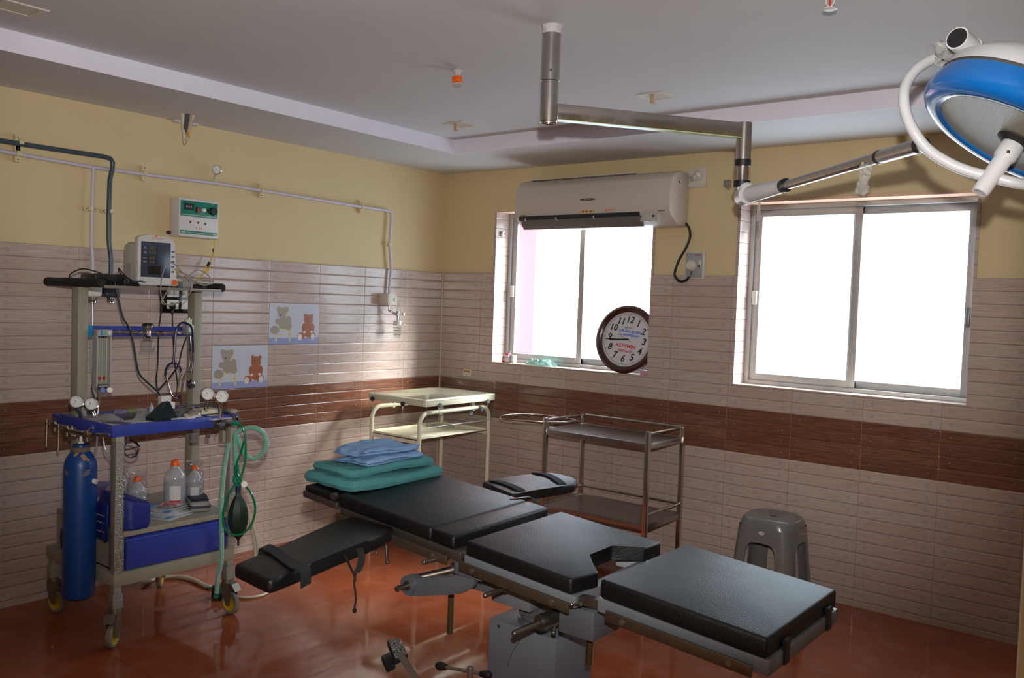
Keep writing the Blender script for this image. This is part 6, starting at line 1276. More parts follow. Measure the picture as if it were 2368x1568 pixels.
# ------------------------------------------------------------- operating table
leather = mat('black_leatherette', (13, 13, 15), 0.42, bump=0.22, bscale=260, rvary=0.04, vscale=5, spec=0.45)
silver = mat('silver_hammer_paint', (122, 126, 134), 0.36, metal=0.25, vary=0.06)
silver_d = mat('dark_silver_paint', (100, 104, 112), 0.38, metal=0.25, vary=0.06)
rail_m = mat('worn_rail_steel', (118, 106, 92), 0.35, metal=0.85, vary=0.15, vscale=16)
TBX, TBY = 2.578, -2.339
def tz(x, y, leg=False):
    z = 0.768 - 0.078 * (x - TBX) + (0.0 if leg else 0.017) * (y - TBY)
    return z + (0.025 if leg else 0.0)
ot = thing('operating_table', 'black padded operating table with a grey column and side arm boards', 'operating table', (2.65, -2.32, 0))
def tabprism(poly, dz0, dz1, leg=False, bev=0.0, seg=3, inset=0.0):
    b = MB(); cx = sum(p_[0] for p_ in poly) / len(poly); cy = sum(p_[1] for p_ in poly) / len(poly)
    b.prism([(x, y, tz(x, y, leg) + dz0) for x, y in poly], [(x, y, tz(x, y, leg) + dz1) for x, y in poly], bev, seg); return b
YN, YF = -2.600, -2.080
def rect(x0, x1, y0=YN, y1=YF): return [(x0, y0), (x1, y0), (x1, y1), (x0, y1)]
def seam(x0, x1, y0=YN, y1=YF, leg=False, dz=0.0):
    b = MB()
    for a, c, n in (((x0, y0), (x1, y0), 44), ((x1, y0), (x1, y1), 40), ((x1, y1), (x0, y1), 44), ((x0, y1), (x0, y0), 40)):
        for i in range(n):
            t = (i + 0.5) / n; x = a[0] + (c[0] - a[0]) * t; y = a[1] + (c[1] - a[1]) * t; b.ball((x, y, tz(x, y, leg) - 0.006 + dz), 0.0008, n=5)
    return b
pads = []
b = tabprism(rect(1.945, 2.408), -0.046, 0, bev=0.010); pads.append(b.build('back_pad', leather, ot))
b = tabprism(rect(2.411, 2.510), -0.046, 0, bev=0.010); pads.append(b.build('lumbar_pad', leather, ot))
b = tabprism([(2.562, YN), (2.970, YN), (2.990, -2.485), (2.880, -2.385), (2.880, -2.245), (2.972, -2.180), (2.976, YF), (2.562, YF)], -0.048, 0, bev=0.008); pads.append(b.build('seat_pad', leather, ot))
b = tabprism(rect(3.066, 3.558), -0.054, 0.001, leg=True, bev=0.010); pads.append(b.build('leg_pad', leather, ot))
b = tabprism(rect(1.755, 1.925), -0.036, -0.012, bev=0.008); b.build('head_pad', leather, ot)
stm = mat('stitching', (70, 70, 76), 0.6)
for pd, args in ((pads[3], (3.062, 3.562, YN - 0.002, YF + 0.002, True)),): s_ = seam(*args).build('stitching', stm, pd); s_['kind'] = 'stuff'
b = MB()
for i in range(46):
    y = YN + 0.012 + i * 0.011; b.box(2.4085, 2.4105, y, y + 0.006, tz(2.41, y) - 0.006, tz(2.41, y) - 0.0035)
s_ = b.build('stitching', stm, pads[1]); s_['kind'] = 'stuff'
# section frames
def frame(x0, x1, dz0, dz1, name, leg=False, m=silver, hole=0.05):
    b = MB()
    for pr in (rect(x0, x1, YN + 0.002, YN + 0.035), rect(x0, x1, YF - 0.035, YF - 0.002), rect(x0, x0 + 0.035, YN + 0.03, YF - 0.03), rect(x1 - 0.035, x1, YN + 0.03, YF - 0.03)):
        b.prism([(x, y, tz(x, y, leg) + dz0) for x, y in pr], [(x, y, tz(x, y, leg) + dz1) for x, y in pr], 0.002)
    pr = rect(x0 + 0.02, (x1 - 0.02) if name != 'seat_frame' else 2.868, YN + 0.03, YF - 0.03); b.prism([(x, y, tz(x, y, leg) + dz1 - 0.006) for x, y in pr], [(x, y, tz(x, y, leg) + dz1 - 0.001) for x, y in pr])
    return b.build(name, m, ot)
frame(1.955, 2.540, -0.078, -0.046, 'back_frame', m=dsteel)
frame(2.556, 2.985, -0.082, -0.048, 'seat_frame')
frame(3.060, 3.564, -0.094, -0.054, 'leg_frame', leg=True)
frame(1.745, 1.935, -0.060, -0.036, 'head_frame', m=dsteel)
b = MB(); pr = [(2.885, YF - 0.10), (3.005, YF - 0.10), (3.005, YF - 0.075), (2.885, YF - 0.075)]
b.box(2.855, 3.010, -2.165, -2.155, tz(2.9, -2.16) - 0.092, tz(2.9, -2.16) - 0.050, bev=0.002); b.build('cross_plate', mat('pale_silver', (176, 178, 186), 0.35, metal=0.2), ot)
b = MB(); b.cyl((2.545, YN + 0.02, 0.71), (2.545, YF - 0.02, 0.72), 0.012, n=14); b.build('hinge_rod', dsteel, ot)
for y0 in (YN + 0.015, YF - 0.045):
    b = MB(); b.prism([(2.96, y0, tz(2.96, y0) - 0.075), (3.09, y0, tz(3.09, y0) - 0.060), (3.09, y0 + 0.03, tz(3.09, y0) - 0.060), (2.96, y0 + 0.03, tz(2.96, y0) - 0.075)], [(2.96, y0, tz(2.96, y0) - 0.052), (3.09, y0, tz(3.09, y0) - 0.034), (3.09, y0 + 0.03, tz(3.09, y0) - 0.034), (2.96, y0 + 0.03, tz(2.96, y0) - 0.052)]); b.build('leg_bracket', dsteel, ot)
# side rails on both long edges
for side, y in (('near', YN - 0.024), ('far', YF + 0.014)):
    for (x0, x1, dz, leg) in ((1.962, 2.500, -0.080, False), (2.556, 2.978, -0.080, False), (3.102, 3.530, -0.084, True)):
        b = MB(); q = 0.013
        b.prism([(x0, y, tz(x0, TBY, leg) + dz - q - 0.004), (x1, y, tz(x1, TBY, leg) + dz - q - 0.004), (x1, y + 0.010, tz(x1, TBY, leg) + dz - q - 0.004), (x0, y + 0.010, tz(x0, TBY, leg) + dz - q - 0.004)],
                [(x0, y, tz(x0, TBY, leg) + dz + q), (x1, y, tz(x1, TBY, leg) + dz + q), (x1, y + 0.010, tz(x1, TBY, leg) + dz + q), (x0, y + 0.010, tz(x0, TBY, leg) + dz + q)], 0.0015)
        rl = b.build('side_rail', rail_m, ot)
        for xx in (x0 + 0.055, x1 - 0.06):
            yy = y if side == 'near' else y + 0.010; s_ = -1 if side == 'near' else 1; zc_ = tz(xx, TBY, leg) + dz - 0.002
            b = MB(); b.cyl((xx, yy, zc_), (xx, yy + s_ * 0.002, zc_), 0.008, n=14); b.cyl((xx, y + 0.005, zc_), (xx, y + (0.03 if side == 'near' else -0.02), zc_), 0.006, n=8); b.build('rail_bolt', screw_m, rl)
# end clips on leg pad
for y0 in (-2.505, -2.185):
    b = MB(); b.prism([(3.560, y0, 0.625), (3.570, y0, 0.625), (3.570, y0 + 0.03, 0.625), (3.560, y0 + 0.03, 0.625)], [(3.560, y0, 0.690), (3.570, y0, 0.690), (3.570, y0 + 0.03, 0.690), (3.560, y0 + 0.03, 0.690)]); b.build('pad_strap', black, ot)
# column, gearbox, spindles
CXm, CYm = 2.655, -2.305
colm = mat('column_grey_blue_paint', (118, 124, 136), 0.38, metal=0.15, vary=0.05)
b = MB(); b.box(CXm - 0.138, CXm + 0.138, CYm - 0.108, CYm + 0.108, 0.02, 0.455, bev=0.002); cl_ = b.build('column', colm, ot)
b = MB()
for x, y, z in ((CXm - 0.095, CYm - 0.108, 0.438), (CXm - 0.03, CYm - 0.108, 0.432), (CXm + 0.138, CYm - 0.02, 0.432)):
    b = MB(); nx, ny = (0, -0.004) if y < CYm - 0.1 else (0.004, 0); b.cyl((x, y, z), (x + nx, y + ny, z), 0.005, n=10); b.build('screw', dsteel, cl_)
b = MB(); b.tube([(CXm + 0.0, CYm - 0.1084, 0.42), (CXm - 0.03, CYm - 0.1084, 0.375), (CXm - 0.055, CYm - 0.1084, 0.31)], 0.0008, 5, smooth=4); b.build('scratch', dark_print, cl_)
b = MB(); b.cyl((CXm + 0.02, CYm, 0.455), (CXm + 0.02, CYm, 0.475), 0.095, n=36); b.cyl((CXm + 0.02, CYm, 0.475), (CXm + 0.02, CYm, 0.50), 0.085, n=36); b.build('rotating_collar', silver_d, ot)
b = MB(); b.box(CXm - 0.03, CXm + 0.14, CYm - 0.09, CYm + 0.09, 0.49, 0.60, bev=0.006); b.build('tilt_head', silver_d, ot)
b = MB(); b.box(2.575, 2.79, -2.43, -2.20, 0.560, 0.662, bev=0.006); b.box(2.56, 2.72, -2.46, -2.40, 0.535, 0.60, bev=0.004); b.build('gearbox', silver, ot)
b = MB(); b.box(2.895, 3.02, -2.55, -2.40, 0.545, 0.635, bev=0.006); b.build('leg_gear_block', silver_d, ot)
def spindle(x, y, z0, z1):
    b = MB(); n = int((z1 - z0) / 0.005); pr = [(0, z0)]
    for i in range(n): z = z0 + i * 0.005; pr += [(0.0095, z), (0.0115, z + 0.0012), (0.0115, z + 0.0028), (0.0095, z + 0.004)]
    pr += [(0.0095, z1), (0, z1)]; b.lathe(pr, (x, y, 0), n=14); return b.build('screw_spindle', mat('rusty_screw', (104, 84, 54), 0.5, metal=0.7, vary=0.3, vscale=60), ot)
spindle(2.34657, -2.42, 0.35703, 0.50)
spindle(2.962, -2.475, 0.44254, 0.60)
# left casting with crank boss
pl = [(2.2671, -2.57, 0.5796), (2.2999, -2.57, 0.59), (2.321, -2.57, 0.5784), (2.481, -2.57, 0.6219), (2.5268, -2.57, 0.6549), (2.5814, -2.57, 0.6712), (2.5829, -2.57, 0.6393), (2.566, -2.57, 0.6074), (2.5246, -2.57, 0.5779), (2.4684, -2.57, 0.5602), (2.3092, -2.57, 0.5178), (2.2721, -2.57, 0.5119), (2.2525, -2.57, 0.5297), (2.2493, -2.57, 0.5561)]
b = MB(); b.prism([(q[0], -2.57, q[2]) for q in pl], [(q[0], -2.545, q[2]) for q in pl], 0.003); ca_ = b.build('crank_casting', silver_d, ot)
c1 = Vector((2.2871, -2.57, 0.5513))
b = MB(); b.cyl(c1 + Vector((0, -0.012, 0)), c1 + Vector((0, 0.05, 0)), 0.017, n=20); b.cyl(c1 + Vector((0, -0.060, 0)), c1, 0.009, n=14); b.cyl(c1 + Vector((0, -0.052, -0.012)), c1 + Vector((0, -0.052, 0.012)), 0.003, n=8); b.build('crank_shaft', dsteel, ca_)
b = MB(); b.cyl(c1 + Vector((0, -0.010, 0)), c1 + Vector((0, 0.028, 0)), 0.033, n=32); b.build('crank_hub', silver_d, ca_)
b = MB(); t0 = Vector((2.2509, -2.5, 0.5495)); t1 = Vector((2.3279, -2.4, 0.575)); b.cyl(t0, t1, 0.014, n=20); b.cyl(t1, t1 + (t1 - t0).normalized() * 0.055, 0.024, n=24); b.build('drive_tube', dsteel, ot)
b = MB(); b.prism([(2.44, -2.47, 0.56), (2.60, -2.47, 0.56), (2.60, -2.35, 0.56), (2.44, -2.35, 0.56)], [(2.44, -2.47, 0.68), (2.60, -2.47, 0.68), (2.60, -2.35, 0.68), (2.44, -2.35, 0.68)], 0.004); b.build('back_hinge_block', silver_d, ot)
b = MB(); b.box(2.50, 2.62, -2.585, -2.555, tz(2.55, -2.57) - 0.125, tz(2.55, -2.57) - 0.078, bev=0.004); b.build('joint_plate', silver_d, ot)
# three stub levers and the main crank boss on the near side
for q0, q1 in (((2.4501, -2.56, 0.6805), (2.4405, -2.66, 0.6824)), ((2.7127, -2.56, 0.642), (2.6989, -2.66, 0.6359))):
    q0 = Vector(q0); q1 = Vector(q1); b = MB(); b.cyl(q0, q1, 0.0075, n=14); b.cyl(q0, q0.lerp(q1, 0.2), 0.012, n=14); b.ball(q1, 0.0085, n=10); b.build('stub_lever', dsteel, ot)
m0 = Vector((2.8583, -2.44, 0.5684)); m1 = Vector((2.8482, -2.58, 0.5692)); m2 = Vector((2.8164, -2.66, 0.5501))
b = MB(); b.cyl(m0, m1, 0.024, n=26); b.cyl(m0, m0.lerp(m1, 0.25), 0.031, n=26); b.cyl(m0.lerp(m1, 0.85), m1.lerp(m2, 0.06), 0.018, n=20); b.cyl(m1, m2, 0.0095, n=16); b.ball(m2, 0.0097, n=12); b.build('crank_boss', dsteel, ot)
b = MB(); q = m0.lerp(m1, 0.45); b.cyl(q, q + Vector((0, -0.01, -0.045)), 0.005, n=10); b.ball(q + Vector((0, -0.01, -0.047)), 0.008, n=10); b.build('locking_pin', dsteel, ot)
b = MB(); q0 = Vector((2.9274, -2.62, 0.6502)); q1 = Vector((3.0183, -2.62, 0.6776)); b.cyl(q0, q1, 0.0035, n=10); b.cyl(q0, q0.lerp(q1, 0.1), 0.006, n=10); b.cyl(q1.lerp(q0, 0.1), q1, 0.006, n=10); b.ball(q0.lerp(q1, 0.66), 0.008, n=10); b.build('clamp_handle', chr2, ot)
b = MB(); q = Vector((2.8657, -2.5, 0.6126)); b.box(q.x - 0.006, q.x + 0.006, q.y - 0.01, q.y + 0.01, q.z - 0.005, q.z + 0.005); b.build('orange_tab', orange, ot)
# rods under the back section at left
for a, c, rr_2 in (((2.1954, -2.6, 0.7073), (2.2077, -2.6, 0.6196), 0.006), ((2.1657, -2.62, 0.6932), (2.1763, -2.62, 0.6472), 0.0035)):
    b = MB(); b.cyl((a[0], a[1], a[2] + 0.02), c, rr_2, n=12); b.ball(c, rr_2 * 1.4, n=8); b.build('hanging_rod', dsteel, ot)
b = MB(); q = Vector((1.9245, -2.61, 0.8015)); b.cyl(q, q + Vector((0.0, 0.02, 0)), 0.012, n=14); b.build('head_pivot', dsteel, ot)
# arm boards
def armboard(corners, z0, th, name_strap, dropz=0.0, smooth_in=0.06, nose=True):
    """outline list of (x, y); z top"""
    b = MB(); b.prism([(x, y, z0 - th) for x, y in corners], [(x, y, z0) for x, y in corners], 0.012, 3)
    ab = b.build('arm_board', leather, ot)
    return ab
zl = 0.745
oL = [q[:2] for q in [(2.2104, -3.2086, 0.745), (2.1949, -3.1706, 0.745), (2.1615, -2.9919, 0.745), (2.0245, -2.6783, 0.745), (2.0245, -2.5893, 0.745), (2.0497, -2.5257, 0.745), (2.1076, -2.5103, 0.745), (2.1817, -2.5475, 0.745), (2.2433, -2.6087, 0.745), (2.279, -2.6822, 0.745), (2.2936, -2.7716, 0.745), (2.3238, -2.9136, 0.745), (2.358, -3.0483, 0.745), (2.3987, -3.1883, 0.745), (2.4019, -3.222, 0.745), (2.3812, -3.2268, 0.745)]]
abL = armboard(oL, zl, 0.042, '')
d1 = Vector((oL[0][0], oL[0][1], 0)); 
sL = [Vector(v) for v in [(2.1484, -3.0559, 0.747), (2.1946, -3.0614, 0.747), (2.2725, -3.0834, 0.747), (2.3548, -3.1078, 0.747), (2.3886, -3.1082, 0.747)]]
b = MB(); top_ = [v + Vector((0, 0, 0.0045)) for v in sL]; dn = [top_[-1] + Vector((0.014, 0.004, -0.010)), top_[-1] + Vector((0.016, 0.004, -0.05))]
up_ = [top_[0] + Vector((-0.012, 0, -0.046)), top_[0] + Vector((-0.010, 0, -0.008))]
b.ribbon(up_ + top_ + dn, 0.050, 0.004, side=(-0.35, 0.93, 0), smooth=2); b.build('wide_strap', mat('black_webbing', (20, 20, 21), 0.8, bump=0.3, bscale=200), abL)
web = _M['black_webbing']
pts = [(2.3434, -2.8489, 0.7454), (2.3492, -2.8459, 0.7161), (2.3465, -2.8495, 0.6891), (2.3392, -2.8564, 0.6686), (2.3354, -2.8609, 0.6415), (2.3389, -2.8595, 0.6148), (2.3425, -2.8582, 0.588), (2.3408, -2.861, 0.5611), (2.3436, -2.8594, 0.5478)]
b = MB(); b.ribbon(pts[:4], 0.022, 0.002, side=(0.8, 0.5, 0.1), smooth=3); b.ribbon(pts[3:], 0.006, 0.002, side=(0.8, 0.5, 0.1), smooth=3); b.ribbon([(2.3217, -2.8924, 0.7308), (2.3249, -2.8786, 0.7042), (2.3271, -2.8655, 0.6774), (2.3355, -2.8599, 0.659), (2.3364, -2.8601, 0.6416)], 0.008, 0.002, side=(0.8, 0.5, 0), smooth=3)
b.ball((2.3413, -2.8611, 0.5517), 0.007, (1, 1, 1.2), n=8); b.build('hanging_strap', web, abL)
zr = 0.790
oR = [q[:2] for q in [(2.0867, -1.9634, 0.79), (2.071, -1.9035, 0.79), (2.1052, -1.7434, 0.79), (2.127, -1.6339, 0.79), (2.1594, -1.5825, 0.79), (2.2139, -1.578, 0.79), (2.2836, -1.5968, 0.79), (2.3337, -1.6347, 0.79), (2.3713, -1.7089, 0.79), (2.3594, -1.7844, 0.79), (2.3318, -1.9226, 0.79), (2.3237, -2.0229, 0.79), (2.3184, -2.0619, 0.79), (2.2024, -2.0067, 0.79)]]
b = MB(); b.prism([(x, y, zr - 0.036) for x, y in oR], [(x, y, zr) for x, y in oR], 0.010, 3); abR = b.build('arm_board', leather, ot)
for (a, c, e) in (((2.1116, -1.9243, 0.792), (2.1902, -1.9372, 0.792), (2.2993, -1.9836, 0.792)), ((2.13, -1.66, 0.792), (2.2096, -1.6677, 0.792), (2.333, -1.7532, 0.792))):
    a, c, e = Vector(a), Vector(c), Vector(e); up3 = Vector((0, 0, 0.003)); b = MB(); b.ribbon([a + Vector((-0.006, 0.002, -0.03)), a + up3 * 0.2, c + up3, e + up3 * 0.6, e + Vector((0.008, -0.004, -0.012)), e + Vector((0.008, -0.004, -0.042))], 0.034, 0.004, side=(0.45, 0.85, 0), smooth=3); b.build('wide_strap', web, abR)
b = MB(); b.tube([(2.4379, -2.2212, 0.8167), (2.4626, -2.1379, 0.8159), (2.4881, -2.1184, 0.8012), (2.4865, -2.0946, 0.7939)], 0.0035, 6); b.build('support_rod', chr2, abR)
# foot pedal, base and lever
b = MB(); b.box(2.30, 3.05, -2.62, -2.02, 0.0, 0.045, bev=0.012); b.build('base_plate', mat('white_base_paint', (196, 198, 202), 0.4), ot)
pq = [Vector(v) for v in [(1.9794, -2.3679, 0.22), (1.9902, -2.3098, 0.22), (2.1309, -2.405, 0.22), (2.1345, -2.4763, 0.22)]]
b = MB(); b.prism([v - Vector((0, 0, 0.022)) for v in pq], pq, 0.006); pdl = b.build('foot_pedal', rubber, ot)
b = MB(); b.prism([v + Vector((0, 0, 0.0003)) - (v - sum(pq, Vector()) / 4) * 0.1 for v in pq], [v + Vector((0, 0, 0.002)) - (v - sum(pq, Vector()) / 4) * 0.12 for v in pq]); b.build('tape_wrap', clear('tape_wrap', (180, 160, 130), 0.35, 0.12, bump=1.0, bscale=90, body=0.3, bodycol=(96, 82, 62)), pdl)
q0 = Vector((2.5571, -2.8728, 0.4794)); q1 = Vector((2.6828, -2.8803, 0.3877))
b = MB(); b.tube([q0, q1], 0.013, 4); b.build('pedal_arm', dsteel, ot)
b = MB(); b.prism([Vector(v) - Vector((0, 0, 0.02)) for v in [(1.9836, -2.3989, 0.17), (1.9781, -2.342, 0.17), (2.0769, -2.4144, 0.17), (2.0815, -2.4625, 0.17)]], [Vector(v) for v in [(1.9836, -2.3989, 0.17), (1.9781, -2.342, 0.17), (2.0769, -2.4144, 0.17), (2.0815, -2.4625, 0.17)]], 0.004); b.build('heel_pedal', rubber, ot)
k0 = Vector((2.6956, -2.8401, 0.472)); k1 = Vector((2.8441, -2.8238, 0.4869)); km = k0.lerp(k1, 0.66)
b = MB(); b.cyl(k0, k1, 0.0045, n=12); b.cyl(km + Vector((0, 0, 0.012)), (km.x, km.y, 0.045), 0.0085, n=14); b.ball(km + Vector((0, 0, 0.012)), 0.0095, (1, 1, 0.4), n=12); lv_ = b.build('brake_lever', mat('worn_zinc', (140, 134, 126), 0.4, metal=0.7, vary=0.3, vscale=50), ot)
for q, s_ in ((k0, -1), (k1, 1)):
    dd_ = (k1 - k0).normalized() * s_; b = MB(); b.lathe([(0, -0.016), (0.008, -0.016), (0.0115, 0.0), (0.012, 0.010), (0.008, 0.019), (0, 0.021)], q, dd_, 18); b.build('black_knob', black, lv_)

# ------------------------------------------------------------- folded drapes at the head of the table
teal = mat('teal_drape', (66, 128, 132), 0.9, vary=0.12, vscale=12, bump=0.25, bscale=60)
blue_t = mat('light_blue_drape', (116, 152, 196), 0.9, vary=0.08, vscale=12, bump=0.25, bscale=60)
def folded(name, label, cx, cy, z, w, l, h, rot, m, layers, seed, grp, taper=0.0):
    """a stack of cloth folds: wavy layers joined by rounded fold noses"""
    rnd = random.Random(seed); r = thing(name, label, 'drape', (cx, cy, z), rot, grp)
    b = MB(); t = h / layers; nx, ny = 44, 36
    offs = [(rnd.uniform(-0.012, 0.012), rnd.uniform(-0.010, 0.010), rnd.uniform(0.94, 1.0)) for _ in range(layers)]
    ph = [rnd.uniform(0, 6) for _ in range(6)]
    for k in range(layers):
        ox, oy, sc2 = offs[k]; rows_t = []; rows_b = []
        for i in range(nx + 1):
            rt_ = []; rb = []
            for j in range(ny + 1):
                u = -1 + 2 * i / nx; v = -1 + 2 * j / ny
                wv = 0.007 * math.sin(2.2 * u + ph[0]) + 0.006 * math.sin(3.1 * v + ph[1] + u) + 0.0014 * math.sin(9 * u + 5 * v + ph[2]) + 0.0016 * math.sin(11 * v - 9 * u + ph[3])
                rd = 1 - 0.055 * (u * v) ** 4; x = ox + u * w / 2 * sc2 * rd + 0.004 * math.sin(4 * v + ph[4] + 0.3 * k); y = oy + v * l / 2 * sc2 * rd + 0.004 * math.sin(3 * u + ph[5] + 0.3 * k)
                edge = max(abs(u), abs(v)); th = t * 0.5 * math.sqrt(max(0.0, 1 - max(0, (edge - 0.90) / 0.10) ** 2)) + 0.0004
                droop = -0.006 * max(0, edge - 0.8) * 5 * (k / layers)
                zz = (k + 0.5) * t + wv * (k + 0.6) / layers + droop
                rt_.append(b.bm.verts.new((x, y, max(zz + th, 0.0015)))); rb.append(b.bm.verts.new((x, y, max(zz - th, 0.0005))))
            rows_t.append(rt_); rows_b.append(rb)
        for i in range(nx):
            for j in range(ny):
                b.bm.faces.new((rows_t[i][j], rows_t[i + 1][j], rows_t[i + 1][j + 1], rows_t[i][j + 1])); b.bm.faces.new((rows_b[i][j], rows_b[i][j + 1], rows_b[i + 1][j + 1], rows_b[i + 1][j]))
        for i in range(nx):
            b.bm.faces.new((rows_t[i][0], rows_b[i][0], rows_b[i + 1][0], rows_t[i + 1][0])); b.bm.faces.new((rows_t[i][ny], rows_t[i + 1][ny], rows_b[i + 1][ny], rows_b[i][ny]))
        for j in range(ny):
            b.bm.faces.new((rows_t[0][j], rows_t[0][j + 1], rows_b[0][j + 1], rows_b[0][j])); b.bm.faces.new((rows_t[nx][j], rows_b[nx][j], rows_b[nx][j + 1], rows_t[nx][j + 1]))
    b.build('cloth', m, r, local=True)
    return r
tzb = tz(1.84, -2.34) - 0.010
TC = [1.738, -2.286]
f1 = folded('folded_drape', 'teal folded surgical drape, lowest of the stack at the table head', 1.845, -2.330, tzb, 0.30, 0.50, 0.042, 0.02, teal, 1, 11, 'folded drapes at the table head')
f2 = folded('folded_drape', 'second teal folded drape under the light blue ones', 1.835, -2.330, tzb + 0.043, 0.25, 0.46, 0.032, -0.03, teal, 1, 12, 'folded drapes at the table head')
f3 = folded('folded_drape', 'light blue folded drape lying on the teal ones', 1.855, -2.315, tzb + 0.077, 0.20, 0.34, 0.026, 0.06, blue_t, 2, 13, 'folded drapes at the table head')
f4 = folded('folded_drape', 'light blue folded drape, topmost of the stack at the table head', 1.850, -2.325, tzb + 0.106, 0.18, 0.32, 0.030, 0.02, blue_t, 3, 14, 'folded drapes at the table head')

# ------------------------------------------------------------- stainless instrument trolley
ss = mat('stainless_tube', (190, 184, 176), 0.22, metal=1.0, vary=0.12, vscale=20)
sheet = mat('stainless_sheet', (168, 164, 160), 0.30, metal=1.0, vary=0.05, vscale=8)
SX0, SX1, SY0, SY1 = 1.335, 2.025, -0.500, -0.100
r = thing('instrument_trolley', 'stainless steel two-shelf instrument trolley with a basin ring by the window wall', 'trolley', ((SX0 + SX1) / 2, (SY0 + SY1) / 2, 0))
for x in (SX0, SX1):
    for y in (SY0, SY1):
        b = MB(); b.box(x - 0.0125, x + 0.0125, y - 0.0125, y + 0.0125, 0.09, 0.850, bev=0.002); lg = b.build('leg', ss, r)
        b = MB(); b.cyl((x, y, 0.05), (x, y, 0.095), 0.012, n=14)
        for s_ in (-1, 1): b.box(x - 0.008, x + 0.030, y + s_ * 0.016 - 0.001, y + s_ * 0.016 + 0.001, 0.02, 0.062)
        b.box(x - 0.012, x + 0.022, y - 0.017, y + 0.017, 0.060, 0.066); ck = b.build('caster', dsteel, lg)
        b = MB(); b.lathe([(0, -0.010), (0.024, -0.010), (0.0275, -0.005), (0.0275, 0.005), (0.024, 0.010), (0, 0.010)], (x + 0.018, y, 0.0277), (0, 1, 0), 24); b.build('caster_wheel', black, lg)
def shelf(z, railz):
    b = MB(); b.box(SX0, SX1, SY0, SY1, z - 0.003, z); b.box(SX0, SX1, SY0 - 0.010, SY0 + 0.003, z - 0.028, z + 0.004, bev=0.001); b.box(SX0, SX1, SY1 - 0.003, SY1 + 0.010, z - 0.028, z + 0.004, bev=0.001)
    b.box(SX0 - 0.010, SX0 + 0.003, SY0, SY1, z - 0.028, z + 0.004, bev=0.001); b.box(SX1 - 0.003, SX1 + 0.010, SY0, SY1, z - 0.028, z + 0.004, bev=0.001)
    b.build('shelf', sheet, r)
    for a, c in (((SX0, SY0, railz), (SX0, SY1, railz)), ((SX1, SY0, railz), (SX1, SY1, railz)), ((SX0, SY1, railz), (SX1, SY1, railz))):
        b = MB(); b.cyl(a, c, 0.0065, n=14); b.build('guard_rail', ss, r)
shelf(0.780, 0.838); shelf(0.335, 0.392)
for xx in (1.375, 1.435):
    for zz in (0.800, 0.825): pass
b = MB(); rc = (1.1736, -0.447, 0.83)
pr = [Vector(v) for v in [(1.0526, -0.5814, 0.825), (1.0021, -0.4858, 0.825), (1.0208, -0.3581, 0.825), (1.1089, -0.2721, 0.825), (1.2583, -0.2712, 0.825), (1.3551, -0.2707, 0.825), (1.4217, -0.3076, 0.825), (1.4008, -0.427, 0.825), (1.3394, -0.5083, 0.825), (1.2494, -0.5674, 0.825), (1.1504, -0.6075, 0.825), (1.0976, -0.616, 0.825)]]
b.tube(pr, 0.0048, 10, closed=True, smooth=4); b.build('basin_ring', ss, r)
b = MB(); b.tube([Vector(v) for v in [(1.4217, -0.3076, 0.825), (1.4634, -0.3137, 0.825)]] + [Vector((SX0, SY1 - 0.02, 0.815))], 0.0045, 8); b.tube([Vector((SX0 - 0.014, SY0 + 0.0, 0.822)), Vector((SX0 - 0.014, SY0, 0.735))], 0.004, 8); b.build('ring_bracket', ss, r)

# ------------------------------------------------------------- cream crib trolley with acrylic sides
crm = mat('cream_powder_coat', (232, 227, 208), 0.35, vary=0.04)
KX0, KX1, KY0, KY1, KZ = 0.130, 0.640, -0.805, -0.135, 0.905
r = thing('crib_trolley', 'cream baby crib trolley with clear acrylic sides in the room corner', 'trolley', ((KX0 + KX1) / 2, (KY0 + KY1) / 2, 0))
b = MB()
t_ = 0.030
b.box(KX0, KX1, KY0, KY0 + t_, KZ - 0.042, KZ, bev=0.002); b.box(KX0, KX1, KY1 - t_, KY1, KZ - 0.042, KZ, bev=0.002); b.box(KX0 - 0.001, KX0 + t_, KY0 + 0.001, KY1 - 0.001, KZ - 0.043, KZ + 0.001, bev=0.002); b.box(KX1 - t_, KX1 + 0.001, KY0 + 0.001, KY1 - 0.001, KZ - 0.043, KZ + 0.001, bev=0.002)
b.build('tray_frame', crm, r)
b = MB(); b.box(KX0 + 0.012, KX1 - 0.012, KY0 + 0.012, KY1 - 0.012, KZ + 0.0015, KZ + 0.005, bev=0.001); b.build('top_sheet', clear('top_acrylic', (246, 246, 240), 0.12, 0.05, bump=0.05, bscale=14, body=0.10, bodycol=(226, 222, 206)), r)
kf = [(0.1791, -0.805, 0.8704), (0.4563, -0.805, 0.8646)]; ks = [(0.64, -0.6888, 0.8669), (0.64, -0.2237, 0.8601)]
knob_m = mat('dark_grip_knob', (36, 36, 40), 0.4); knob_g = mat('grey_grip_knob', (106, 108, 114), 0.4)
def knob(c, ax, m_, slot=True):
    c = Vector(c); ax = Vector(ax); b = MB(); pts = [((0.014 + 0.0022 * math.cos(6 * t * PI / 24)) * math.cos(t * PI / 24), (0.014 + 0.0022 * math.cos(6 * t * PI / 24)) * math.sin(t * PI / 24)) for t in range(48)]
    Q_ = ax.to_track_quat('Z', 'Y').to_matrix()
    b.prism([c + Q_ @ Vector((x, y, 0.008)) for x, y in pts], [c + Q_ @ Vector((x, y, 0.020)) for x, y in pts], 0.002, 2); b.cyl(c - ax * 0.002, c + ax * 0.009, 0.006, n=12); k_ = b.build('clamp_knob', m_, r)
    return k_
for q in kf: knob((q[0], KY0, q[2]), (0, -1, 0), knob_m)
for q in ks: knob((KX1, q[1], q[2]), (1, 0, 0), knob_g)
